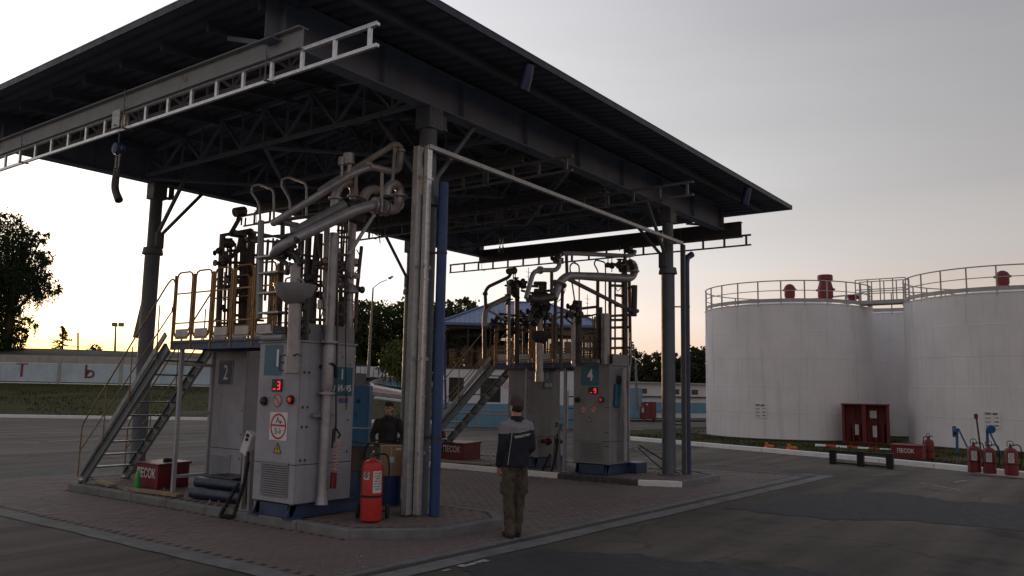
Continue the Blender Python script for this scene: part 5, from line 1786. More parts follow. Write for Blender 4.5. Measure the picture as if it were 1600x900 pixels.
def stair(label, x0, x1, yh, yf, zh):
    t = thing('stair', ((x0 + x1) / 2, yf, .12), label, 'stair', 'stairs up to the walkways')
    d = (V((0, yh, zh)) - V((0, yf, .14))).normalized()
    nrm = V((0, -d.z, d.y))
    if nrm.z < 0: nrm = -nrm
    for x in (x0, x1):
        p, q = V((x, yf, .16)), V((x, yh, zh - .02))
        b = MB()
        b.bar(p, q, .012, .19, up=(1, 0, 0)) if False else None
        rot_up = nrm
        b.bar(p, q, .012, .17, up=(1, 0, 0))
        b.box(x - .05, yf - .06, .12, x + .07, yf + .1, .16)
        st = b.build('stringer', 'stair_steel', t)
        b = MB()
        for s in (-1, 1): b.bar(p + nrm * s * .088 + V((-.012, 0, 0)), q + nrm * s * .088 + V((-.012, 0, 0)), .06, .012, up=nrm)
        b.each('flange', 'stair_light', st)
    b = MB()
    b.bar(V((x0 - .03, yf + .02, .34)), V((x0 - .03, yh + .05, zh + .2)), .03, .09, up=(1, 0, 0))
    b.build('guard_channel', 'stair_light', t)
    L = (V((0, yh, zh)) - V((0, yf, .14))).length
    n = 10
    for k in range(1, n):
        p = V((0, yf, .16)).lerp(V((0, yh, zh)), k / n)
        b = MB()
        b.boxc(((x0 + x1) / 2 + .01, p.y, p.z), (x1 - x0 - .03, .2, .025), None, .004)
        b.build('tread', 'stair_steel', t, ang=0)
        b = MB()
        for x in (x1 - .04,):
            b.add([(x, p.y - .1, p.z - .012), (x, p.y + .11, p.z - .012), (x, p.y + .05, p.z - .10), (x, p.y - .06, p.z - .1), (x + .01, p.y - .1, p.z - .012), (x + .01, p.y + .11, p.z - .012), (x + .01, p.y + .05, p.z - .10), (x + .01, p.y - .06, p.z - .1)], [(0, 1, 2, 3), (7, 6, 5, 4), (0, 4, 5, 1), (1, 5, 6, 2), (2, 6, 7, 3), (3, 7, 4, 0)])
        b.build('tread_bracket', 'stair_light', t, ang=0)
    for x in (x0 - .05, x1 + .03):
        b = MB()
        u = V((0, 0, .95))
        a, c = V((x, yf + .1, .2)), V((x, yh - .05, zh + .05))
        b.tube([c + V((0, -.1, .55)), c + V((0, -.16, .95)), c + V((0, -.05, 1.1)), c + V((0, .1, 1.02)), a + u, a + V((0, .02, 0))], .014, 8, fil=.12)
        b.tube([c + V((0, -.1, .55)), a + V((0, 0, .48))], .011, 8)
        for k in range(1, 4):
            p = a.lerp(c, k / 3.4)
            b.tube([p - V((0, 0, .06)), p + u], .011, 8)
        b.each('handrail', 'rail_ochre', t)
    return t
stair('steep steel stair with yellow handrails rising from the left end of the near island', 7.75, 8.55, 13.0, 15.5, 2.56)
stair('steep steel stair behind the front column rising to the far walkway', 16.05, 16.85, 12.5, 15.0, 2.52)

# ------------------------------------------------------------------ earthing pedestals
def pedestal(x, y, label, m):
    t = thing('earthing_pedestal', (x, y, .12), label, 'pedestal', 'earthing pedestals beside the cabinets')
    b = MB()
    for dy in (.09, -.09): b.bar((x, y + dy, .13), (x, y + dy * .7, .98), .05, .07, .004)
    b.box(x - .07, y - .16, .118, x + .07, y + .16, .135, .004)
    b.build('stand', m, t)
    b = MB()
    b.boxc((x - .02, y - .02, 1.08), (.12, .17, .34), Matrix.Rotation(R(24), 3, 'X'), .012)
    b.build('head', 'label_white' if m == 'pipe_light' else m, t)
    b = MB()
    b.lathe([(.026, 0), (.03, .02), (.02, .03)], (x - .08, y - .07, 1.2), 12, axis=(-1, 0, 0))
    b.lathe([(.02, 0), (.024, .02), (.015, .03)], (x - .08, y - .055, 1.14), 12, axis=(-1, 0, 0))
    b.build('socket', 'black_plastic', t)
    b = MB()
    b.cyl((x - .06, y - .06, .96), (x - .07, y - .09, .80), .02)
    pts = [V((x - .07, y - .09, .82)), V((x - .10, y - .06, .5)), V((x - .2, y + .0, .05)), V((x - .28, y + .2, .05)), V((x - .2, y + .22, .16)), V((x - .06, y + .12, .5))]
    for i in range(len(pts) - 1): b.coil(pts[i], pts[i + 1], .025, (pts[i + 1] - pts[i]).length / .018, .007, 5)
    b.build('coiled_cable', 'rubber', t)
pedestal(7.60, 10.42, 'pale earthing pedestal with coiled black cable beside cabinet 1', 'pipe_light')
pedestal(16.05, 10.62, 'grey earthing pedestal in the gap between cabinets 3 and 4', 'cabinet_grey_dull')


# ------------------------------------------------------------------ sand boxes
def sandbox(label, x0, x1, y0, y1, z0, z1, txt, size, m='red_dark', rot=ROT_MX, group='sand boxes'):
    t = thing('sand_box', ((x0 + x1) / 2, (y0 + y1) / 2, z0), label, 'sand box', group)
    b = MB()
    b.box(x0, y0, z0, x1, y1, z1 - .03, .008)
    b.build('bin', m, t)
    b = MB()
    b.add([(x0 - .02, y0 - .02, z1 - .028), (x1 + .02, y0 - .02, z1 - .028), (x1 + .02, y1 + .02, z1 - .028), (x0 - .02, y1 + .02, z1 - .028), (x0 - .02, y0 - .02, z1 - .01), (x1 + .02, y0 - .02, z1 + .015), (x1 + .02, y1 + .02, z1 + .015), (x0 - .02, y1 + .02, z1 - .01)],
          [(3, 2, 1, 0), (4, 5, 6, 7), (0, 1, 5, 4), (1, 2, 6, 5), (2, 3, 7, 6), (3, 0, 4, 7)])
    b.build('lid', m, t)
    if rot is ROT_MX: lettering(txt, size, (x0 - .003, (y0 + y1) / 2 + .02, z0 + (z1 - z0) * .56), rot, 'label_white', t, bold=.004, sx=.78)
    else: lettering(txt, size, ((x0 + x1) / 2, y0 - .003, z0 + (z1 - z0) * .6), rot, 'label_white', t, bold=.002)
    b = MB()
    for f in (.25, .75): b.box(x0 + (x1 - x0) * f - .04, y0 - .012, z1 - .07, x0 + (x1 - x0) * f + .04, y0 - .001, z1 - .02)
    b.build('latch', 'pipe_dark', t)
    return t
sandbox('dark red sand box with white lettering beside the green bottle', 8.02, 8.62, 13.50, 14.20, .125, .56, 'ПЕСОК', .22)
sandbox('dark red sand box with an extinguisher lying behind it below the far stair', 16.75, 17.45, 13.95, 14.75, .125, .56, 'ПЕСОК', .22)
b = MB()
c = V((8.35, 13.72, .575))
for p, r in ((c, (.11, .06, .025)), (c + V((.03, .09, .01)), (.1, .05, .03)), (c + V((-.02, .03, .03)), (.05, .09, .02))): b.ell(p, r, 6)
b.build('work_gloves', 'cloth_black', None, label='pair of black work gloves lying on the lid of the near sand box', cat='gloves')
t = thing('bottle', (7.9, 13.92, .12), 'bright green plastic bottle standing at the corner of the near sand box', 'bottle')
b = MB()
b.lathe([(.04, 0), (.046, .02), (.046, .09), (.042, .12), (.046, .15), (.046, .21), (.03, .27), (.016, .29), (.016, .31)], (7.9, 13.92, .12), 16)
b.build('body', 'bottle_green', t)
b = MB()
b.cyl((7.9, 13.92, .43), (7.9, 13.92, .452), .019)
b.build('cap', 'sign_white', t)
# planks on the island edge
for q, (p0, p1, lb) in enumerate((((7.62, 13.75), (7.75, 12.35), 'long bare wooden plank lying in front of the near sand box'), ((7.85, 15.1), (7.7, 14.35), 'short grey plank lying near the foot of the near stair'))):
    b = MB()
    b.bar((*p0, .15), (*p1, .15), .14, .045, .004, up=(0, 0, 1))
    b.build('plank', 'wood', None, label=lb, cat='plank')
b = MB()
b.boxc((15.95, 13.4, .15), (.14, 1.9, .04), Matrix.Rotation(R(4), 3, 'Z'), .004)
b.build('plank', 'wood', None, label='worn plank lying along the white kerb of the far island', cat='plank')
# rolled blue pipes
for k, (q, lb) in enumerate((((7.86, 11.75, .21), 'lower dark blue plastic pipe lying behind the pale pedestal'), ((8.0, 11.85, .36), 'upper dark blue plastic pipe resting on another by the pedestal'))):
    b = MB()
    a, c = V((q[0] - .05, q[1] + .35, q[2])), V((q[0] + .05, q[1] - .85, q[2]))
    b.cyl(a, c, .085, n=20)
    b.build('pipe_offcut', 'pipe_navy', None, label=lb, cat='pipe', group='blue pipes on the near island')
b = MB()
b.box(8.15, 11.55, .12, 8.65, 12.25, .42, .02)
b.box(8.12, 11.5, .42, 8.68, 12.3, .45, .01)
b.build('tool_crate', 'black_plastic', None, label='low black crate on the ground in front of cabinet 2', cat='crate')

# ------------------------------------------------------------------ extinguishers
def extinguisher(loc, rz, label, h=.86, r=.11, m='red_paint', cart=False, labels=2, group='fire extinguishers'):
    t = thing('fire_extinguisher', (0, 0, 0), label, 'fire extinguisher', group)
    b = MB()
    b.lathe([(r * .9, 0), (r, .02), (r, h - .10), (r * .92, h - .05), (r * .7, h - .01), (r * .32, h + .01), (r * .25, h + .04)], (0, 0, .02), 24)
    b.build('cylinder', m, t)
    b = MB()
    b.cyl((0, 0, h + .04), (0, 0, h + .11), .03, n=10)
    b.tube([(0, -.02, h + .11), (0, .1, h + .13), (0, .16, h + .12)], .014, 8)
    b.tube([(-.06, 0, h + .06), (-.075, 0, h + .17), (0, 0, h + .21), (.075, 0, h + .17), (.06, 0, h + .06)], .009, 8, fil=.05)
    b.lathe([(.02, 0), (.024, .02)], (0, -.03, h + .08), 10, axis=(0, -1, 0))
    b.build('valve', 'pipe_dark', t)
    b = MB()
    b.tube([(.02, 0, h + .09), (r + .05, 0, h + .12), (r + .09, .0, h - .1), (r + .06, .02, h * .5), (r + .03, .03, h * .28)], .014, 8, fil=.12)
    b.build('hose', 'rubber', t)
    if labels:
        for k, (a0, a1, z0, z1) in enumerate(((((-64, -10) if labels == 2 else (-24, 24)) + (h * .50, h * .86)), (10, 44, h * .72, h * .85))[:labels]):
            b = MB()
            n = 8
            vs = []
            for i in range(n + 1):
                a = R(-90 - a0 - (a1 - a0) * i / n)
                vs += [V(((r + .002) * math.cos(a), (r + .002) * math.sin(a), z0)), V(((r + .002) * math.cos(a), (r + .002) * math.sin(a), z1))]
            b.add(vs, [(2 * i + 1, 2 * i, 2 * i + 2, 2 * i + 3)[::-1] for i in range(n)])
            lb = b.build('paper_label', 'label_white', t)
            b = MB()
            for j in range(7):
                z = z1 - (z1 - z0) * (.12 + .12 * j)
                for i in range(1, n - 1):
                    if (i * 7 + j * 5) % 4 == 0: continue
                    a, c = R(-90 - a0 - (a1 - a0) * i / n), R(-90 - a0 - (a1 - a0) * (i + .8) / n)
                    b.quad(*[((r + .0035) * math.cos(x), (r + .0035) * math.sin(x), zz) for x, zz in ((a, z), (c, z), (c, z + .012), (a, z + .012))])
            b.build('print', 'ink', lb, ang=0)
    b = MB()
    b.lathe([(r + .002, 0), (r + .006, .002), (r + .006, .03), (r + .002, .032)], (0, 0, h * .42), 24)
    b.build('strap', 'black_plastic', t)
    if cart:
        b = MB()
        for s in (-1, 1): b.tube([(s * .07, r + .03, .08), (s * .07, r + .03, h * .85), (s * .07, r + .12, h + .06)], .012, 8)
        b.bar((-.2, r + .06, .12), (.2, r + .06, .12), .02, .02)
        b.bar((-.07, r + .12, h + .06), (.07, r + .12, h + .06), .02, .02)
        b.build('cart_frame', 'pipe_dark', t)
        for s in (-1, 1):
            b = MB()
            b.lathe([(.04, -.022), (.09, -.024), (.1, -.01), (.1, .01), (.09, .024), (.04, .022)], (s * .2, r + .06, .12), 18, axis=(1, 0, 0))
            b.build('wheel', 'rubber', t)
    t.location = loc
    t.rotation_euler = (0, 0, R(rz))
    ORG[t] = V(loc)
    return t
fe = (8.066,8.317,0.12)
extinguisher(fe, -50, 'bright red extinguisher on a small cart in front of the galvanised duct', .80, .145, 'red_paint', True, 2)
extinguisher((9.55, 9.0, .12), -60, 'red extinguisher half hidden behind the galvanised duct', .86, .13, 'red_dark', False, 1)
extinguisher((24.416,3.306,0.05), -80, 'leftmost of the three red extinguishers on the white kerb at the right', .66, .155, 'red_dark', False, 1, 'extinguishers along the white kerb')
extinguisher((24.321,2.952,0.05), -85, 'middle one of the three red extinguishers on the white kerb at the right', .63, .15, 'red_dark', False, 1, 'extinguishers along the white kerb')
extinguisher((24.156,2.462,0.05), -82, 'rightmost of the three red extinguishers on the white kerb at the right', .66, .155, 'red_dark', False, 1, 'extinguishers along the white kerb')
extinguisher((28.027,4.995,0.09), 150, 'dark red extinguisher with an arched hose behind the low red box by the tanks', .58, .15, 'red_dark', False, 0)
extinguisher((17.3, 15.2, .45), 40, 'red extinguisher standing behind the far sand box', .34, .11, 'red_dark', False, 0)

# the low red box by the kerb
sandbox('low red sand box with sloping lid standing on the kerb by the tanks', 26.75, 27.3, 4.95, 5.8, .15, .56, 'ПЕСОК', .17, 'red_dark', ROT_MX)

# ------------------------------------------------------------------ things behind the front column
t = thing('open_crate', (9.75, 9.75, .12), 'brown open topped packing crate standing behind the bright red extinguisher', 'crate')
b = MB()
b.boxc((9.72, 9.85, .80), (.95, .05, .38), None, .005)
b.boxc((9.27, 10.15, .80), (.05, .6, .38), None, .005)
b.boxc((10.17, 10.15, .80), (.05, .6, .38), None, .005)
b.build('board', 'brown_panel', t)
b = MB()
b.boxc((9.70, 10.05, 1.02), (1.2, .62, .03), Matrix.Rotation(R(6), 3, 'Y'), .005)
b.build('lid', 'brown_panel', t)
b = MB()
b.box(9.24, 9.83, .12, 10.2, 10.45, .61, .01)
b.build('base', 'blue_steel', t)
b = MB()
b.tube([(9.3, 9.80, .8), (9.35, 9.78, 1.05), (9.6, 9.77, 1.1), (9.72, 9.78, .95), (9.7, 9.8, .7)], .014, 8, fil=.12)
b.build('looped_hose', 'rubber', t)
t = thing('cardboard_box', (9.46, 9.36, .57), 'tall cardboard box with a white label beside the bright red extinguisher', 'box')
rot = Matrix.Rotation(R(-38), 3, 'Z')
c = V((9.46, 9.36, .80))
b = MB()
b.boxc(c, (.34, .26, .46), rot, .004)
b.build('carton', 'cardboard', t)
b = MB()
b.boxc(c + rot @ V((0, -.134, .02)), (.075, .002, .09), rot)
b.boxc(c + rot @ V((.10, -.134, .18)), (.08, .002, .03), rot)
b.each('paper_label', 'label_white', t, ang=0)
b = MB()
b.boxc(c + rot @ V((-.01, -.1335, 0)), (.012, .001, .46), rot)
b.boxc(c + rot @ V((-.166, -.1335, 0)), (.01, .001, .46), rot)
b.each('tape', 'toe_board', t, ang=0)
b = MB()
b.lathe([(.16, 0), (.17, .02), (.165, .22), (.17, .24), (.165, .42), (.17, .44), (.16, .46)], (9.47, 9.36, .12), 22)
b.build('drum', 'blue_pipe', None, label='blue drum carrying the tall cardboard box', cat='drum')
# blue cupboard and a low rail farther back
t = thing('blue_cupboard', (17.2, 17.6, 0), 'bright blue metal cupboard standing behind the near island beside the low rail', 'cupboard')
z_ = [(14.583,15.828,2.005),(14.787,15.554,2.011),(14.744,15.915,0.568),(14.948,15.64,0.574)]
p, q = V((14.694,16.016,0.404)), V((14.966,15.65,0.412))
p.z = q.z = 0
d = (q - p).normalized()
n_ = V((-d.y, d.x, 0))
top = (14.653,15.738,1.991)[2]
mid = (p + q) / 2
rot = Matrix((d, n_, V((0, 0, 1)))).transposed()
t.location = mid + n_ * .25
ORG[t] = V(t.location)
b = MB()
b.boxc(mid + n_ * .25 + V((0, 0, top / 2)), ((q - p).length, .5, top), rot, .01)
b.build('body', 'cabinet_blue', t)
b = MB()
b.boxc(mid - n_ * .006 + V((0, 0, top * .5)), ((q - p).length - .06, .01, top - .1), rot)
dr = b.build('door', 'cabinet_blue', t)
b = MB()
b.boxc(mid - n_ * .02 + V((0, 0, top * .8)) - d * .05, (.10, .02, .09), rot, .004)
b.boxc(mid - n_ * .02 + V((0, 0, top * .62)) - d * .1, (.02, .03, .12), rot, .004)
b.each('handle', 'black_plastic', dr)
t = thing('hand_rail', (14.666,15.201,0.45), 'low bare metal rail in front of the blue cupboard', 'rail')
b = MB()
r0, r1 = V((14.233,15.682,0.927)), V((14.623,15.159,0.923))
r1.z = r0.z
for q in (r0, r1): b.tube([(q.x, q.y, 0), q], .025, 8)
b.tube([r0, r1], .025, 8)
b.build('tube', 'galvanised_dull', t)

# ------------------------------------------------------------------ along the right verge
t = thing('cabinet_of_fire_gear', (33.2, 8.6, .1), 'red fire fighting cabinet with two open bays between the tanks', 'fire cabinet')
t.name = 'fire_cabinet'
pa, pb = V((35.262,9.443,-0.116)), V((35.548,7.724,-0.184))
pa.z = pb.z = 0
d = (pb - pa).normalized()
n_ = V((-d.y, d.x, 0))
if n_.dot(V((-1, -.6, 0))) < 0: n_ = -n_
rot = Matrix((d, n_, V((0, 0, 1)))).transposed()
t.location = (pa + pb) / 2
ORG[t] = V(t.location)
W_ = (pb - pa).length
zt, zb = (35.147,8.547,1.674)[2], (35.326,8.643,0.076)[2]
O = (pa + pb) / 2
b = MB()
b.boxc(O - n_ * .5 + V((0, 0, (zt + zb) / 2)), (W_, .03, zt - zb), rot)
b.build('back_panel', 'red_vent', t)
for s, nm in ((-1, 'side_panel'), (1, 'side_panel'), (-.06, 'divider')):
    b = MB()
    b.boxc(O + d * s * (W_ / 2 - .05) - n_ * .23 + V((0, 0, (zt + zb) / 2)), (.10 if nm != 'divider' else .16, .5, zt - zb), rot, .006)
    b.build(nm, 'red_dark', t)
for z, nm in ((zt - .03, 'roof'), (zb + .05, 'floor')):
    b = MB()
    b.boxc(O - n_ * .23 + V((0, 0, z)), (W_ + .06, .58, .06), rot, .006)
    b.build(nm, 'red_dark', t)
for dx, z, w_, h_ in ((-.35, zb + .55, .14, .42), (.32, zb + .5, .16, .45), (.28, zt - .42, .26, .3), (-.38, zb + .85, .02, .02)):
    b = MB()
    b.boxc(O + d * dx - n_ * .3 + V((0, 0, z)), (w_, .012, h_), rot)
    b.build('paper_label', 'label_white', t, ang=0)
b = MB()
for dx in (-.5, -.25, .35, .62):
    b.cyl(O + d * dx - n_ * .38 + V((0, 0, zb + .1)), O + d * dx - n_ * .38 + V((0, 0, zb + .8)), .08, n=12)
    b.cyl(O + d * (dx + .1) - n_ * .42 + V((0, 0, zb + .1)), O + d * (dx + .1) - n_ * .42 + V((0, 0, zt - .2)), .018, n=6)
b.build('tools', 'red_dark', t, kind='stuff')
for s in (-.42, .0, .45):
    b = MB()
    b.boxc(O + d * s * W_ - n_ * .2 + V((0, 0, zb / 2 + .03)), (.07, .07, zb - .04), rot)
    b.build('leg', 'red_dark', t)

t = thing('barrier_pole', (26.863,7.719,0.1), 'red and white striped barrier pole lying level in front of the fire cabinet', 'barrier')
a, c = V((31.69,9.466,0.105)), V((32.07,6.946,0.043))
n = 7
for k in range(n):
    b = MB()
    b.cyl(a.lerp(c, k / n), a.lerp(c, (k + 1) / n), .085, n=12)
    b.build('band', 'sign_white' if k % 2 == 0 else 'red_paint', t)
for f in (.43, .75):
    p = a.lerp(c, f)
    b = MB()
    b.tube([(p.x, p.y, .08), (p.x, p.y, p.z - .08)], .05, 8)
    b.tube([(p.x - .1, p.y - .18, .08), (p.x - .1, p.y - .18, .2), (p.x, p.y, p.z - .1)], .03, 8)
    b.build('support', 'red_paint', t)

t = thing('low_barrier', (24.969,6.215,0), 'low black timber barrier standing on the asphalt by the white kerb', 'barrier')
a, c = V((24.991,7.008,0)), V((24.541,5.317,-0))
for z, h_ in ((.375, .09), (.05, .08)):
    b = MB()
    b.bar(a + V((0, 0, z)), c + V((0, 0, z)), .07, h_ * .7, .006, up=(0, 0, 1))
    b.build('rail', 'black_plastic', t)
for f in (.02, .5, .98):
    p = a.lerp(c, f)
    b = MB()
    b.box(p.x - .07, p.y - .09, .0, p.x + .07, p.y + .09, .42, .006)
    b.build('post', 'black_plastic', t)

def stand(p, label, wheel):
    t = thing('reel_stand', p, label, 'stand', 'blue stands by the right tank')
    p = V(p)
    b = MB()
    b.bar(p + V((0, .12, 0)), p + V((0, .1, .85)), .08, .07, .004)
    b.bar(p + V((0, -.28, 0)), p + V((0, .06, .85)), .03, .05)
    b.build('frame', 'blue_stand', t)
    if wheel:
        b = MB()
        b.lathe([(.03, -.05), (.13, -.05), (.145, 0), (.13, .05), (.03, .05)], p + V((-.1, -.02, .88)), 22, axis=(1, .5, .2))
        b.build('reel', 'blue_stand', t)
        b = MB()
        b.bar(p + V((-.1, .3, .1)), p + V((-.1, .38, 1.22)), .05, .03)
        b.build('arm', 'pipe_dark', t)
        b = MB()
        b.boxc(p + V((-.12, .39, 1.28)), (.05, .11, .17), None, .01)
        b.build('tag_board', 'red_vent', t)
    else:
        b = MB()
        b.lathe([(.03, -.05), (.11, -.05), (.12, 0), (.11, .05), (.03, .05)], p + V((0, .16, .75)), 18, axis=(0, 1, 0))
        b.bar(p + V((0, .18, .55)), p + V((0, .18, .92)), .12, .05, .01)
        b.build('reel', 'blue_stand', t)
stand((31.956,4.701,0.09), 'narrow blue reel stand against the right tank', False)
stand((31.42,3.731,0.09), 'blue stand with a round reel below the lettered panel of the right tank', True)
for q, (s, lb) in enumerate((("1198,703", 'leftmost orange lump on the grass by the white kerb'), ("1234,705", 'orange cap lying on the grass right of the middle kerb'))):
    p = V((0, 0, 0))
for lb, p, r, m in (('small orange fitting lying on the grass left of a dark one', V((29.035,10.351,0.1)), (.12, .2, .14), 'orange_plastic'), ('orange fitting lying on the grass nearest the striped pole', V((28.673,9.447,0.1)), (.12, .22, .15), 'orange_plastic'), ('dark fitting lying on the grass between orange ones', V((28.726,9.795,0.1)), (.1, .22, .10), 'pipe_dark'), ('small blue fitting lying on the grass left of the orange ones', V((29.691,11.536,0.1)), (.08, .1, .12), 'blue_steel')):
    b = MB()
    b.lathe([(r[1] * .5, 0), (r[1] * .55, .02), (r[1] * .3, r[2] * .6), (r[1] * .28, r[2] * 1.3), (r[1] * .1, r[2] * 1.4)], p, 14)
    b.tube([p + V((0, 0, r[2] * .5)), p + V((-.05, -r[1] * 1.3, r[2] * .45))], r[1] * .3, 10)
    b.build('pipe_fitting', m, None, label=lb, cat='fitting', group='fittings on the verge')
# long rusty rods and rubble by cabinet 4
b = MB()
b.tube([(17.0, 9.0, .75), (17.25, 8.55, .45), (17.5, 8.3, .15)], .02, 6)
b.tube([(16.98, 9.02, .7), (17.1, 8.7, .4), (17.3, 8.45, .15)], .016, 6)
b.build('rods', 'frame_brown', None, label='rusty rods leaning from cabinet 4 down to the island paving', cat='rods')
b = MB()
b.box(16.9, 9.0, .12, 17.4, 9.35, .36, .02)
b.build('skid_block', 'blue_steel', None, label='dark blue block beside the foot of cabinet 4', cat='block')
b = MB()
rn = random.Random(11)
for _ in range(140):
    x, y = (rn.uniform(16.4, 18.3), rn.uniform(7.7, 9.0)) if rn.random() < .5 else (rn.uniform(7.6, 8.9), rn.uniform(10.3, 15.6))
    s = rn.uniform(.008, .03)
    b.boxc((x, y, .14), (s, s * rn.uniform(.6, 1.5), s * .7), Matrix.Rotation(rn.uniform(0, 3), 3, 'Z'))
for _ in range(160):
    x, y = rn.uniform(5.8, 20), rn.uniform(6.2, 7.2)
    s = rn.uniform(.006, .02)
    b.boxc((x, y, .018), (s, s * rn.uniform(.6, 1.5), s * .7), Matrix.Rotation(rn.uniform(0, 3), 3, 'Z'))
b.build('rubble', 'concrete', None, label='small chips of stone scattered on the islands and along the drain', cat='rubble', kind='stuff')


# ------------------------------------------------------------------ people
def fuse(b, vox, smooth=4, rough=0.0):
    """one closed skin from overlapping pieces"""
    me = bpy.data.meshes.new('fuse')
    me.from_pydata(b.v, [], b.f)
    o = bpy.data.objects.new('fuse', me)
    COL.objects.link(o)
    m = o.modifiers.new('r', 'REMESH')
    m.mode = 'VOXEL'
    m.voxel_size = vox
    sm = o.modifiers.new('s', 'SMOOTH')
    sm.iterations = smooth
    sm.factor = 0.5
    dg = bpy.context.evaluated_depsgraph_get()
    m2 = bpy.data.meshes.new_from_object(o.evaluated_get(dg))
    bpy.data.objects.remove(o)
    bpy.data.meshes.remove(me)
    r = MB()
    r.v = [v.co.copy() for v in m2.vertices]
    nn = [v.normal.copy() for v in m2.vertices]
    if rough:
        for i, v in enumerate(r.v):
            r.v[i] = v + nn[i] * rough * (noise.noise((v.x * 9, v.y * 9, v.z * 7)) + .7 * noise.noise((v.x * 21, v.y * 21, v.z * 11)))
    r.f = [tuple(p.vertices) for p in m2.polygons]
    r.m = [0] * len(r.f)
    bpy.data.meshes.remove(m2)
    return r
def limb(b, pts, rr, n=12):
    b.tube(pts, rr, n)
    for p, r in zip(pts, rr): b.ell(p, r, 6)
def hand(b, wrist, d, palm, side, curl=.5):
    """palm, four bent fingers of different lengths and a thumb; d points to the fingertips, palm is the palm's normal"""
    wrist, d, palm = V(wrist), V(d).normalized(), V(palm).normalized()
    palm = (palm - d * palm.dot(d)).normalized()
    lat = d.cross(palm) * side
    rot = Matrix((lat, palm, d)).transposed()
    b.ell(wrist + d * .05, (.042, .017, .055), 7, rot)
    for k, (o, l) in enumerate(((-.03, .068), (-.010, .078), (.010, .074), (.029, .058))):
        a = wrist + d * .092 + lat * o
        a1 = a + (d + palm * curl * .5).normalized() * l * .5
        a2 = a1 + (d * (1 - curl) + palm * (.35 + curl)).normalized() * l * .32
        a3 = a2 + (d * (.4 - curl) + palm * (.5 + curl)).normalized() * l * .28
        limb(b, [a - d * .02, a1, a2, a3], [.0095, .009, .0082, .0072], 8)
    t0 = wrist + d * .03 - lat * .03
    limb(b, [t0, t0 - lat * .028 + d * .028 + palm * .012, t0 - lat * .030 + d * .058 + palm * .028], [.013, .011, .009], 8)
def head_mesh(b, c, rot=None):
    """c is the centre of the skull; the face looks along +Y"""
    rot = rot or Matrix.Identity(3)
    P = lambda x, y, z: V(c) + rot @ V((x, y, z))
    b.ell(P(0, -.012, .02), (.076, .096, .098), 9, rot)
    b.ell(P(0, .018, -.045), (.060, .072, .075), 8, rot)
    b.ell(P(0, .045, -.095), (.034, .032, .026), 6, rot)
    b.ell(P(0, .088, -.028), (.012, .02, .022), 5, rot)
    b.ell(P(0, .084, -.008), (.009, .012, .028), 5, rot)
    b.ell(P(0, .074, -.066), (.025, .012, .008), 5, rot)
    b.ell(P(0, .073, -.078), (.022, .012, .008), 5, rot)
    for s in (-1, 1):
        b.ell(P(s * .030, .074, .018), (.022, .012, .008), 5, rot)
        b.ell(P(s * .076, -.008, -.012), (.010, .022, .032), 5, rot)
def eyes(t, c, rot):
    b = MB()
    P = lambda x, y, z: V(c) + rot @ V((x, y, z))
    for s in (-1, 1): b.ell(P(s * .030, .079, .003), (.012, .009, .008), 6, rot)
    b.build('eyes', 'ink', t)
def place(t, loc, rz):
    t.location = loc
    t.rotation_euler = (0, 0, R(rz))
    ORG[t] = V(loc)
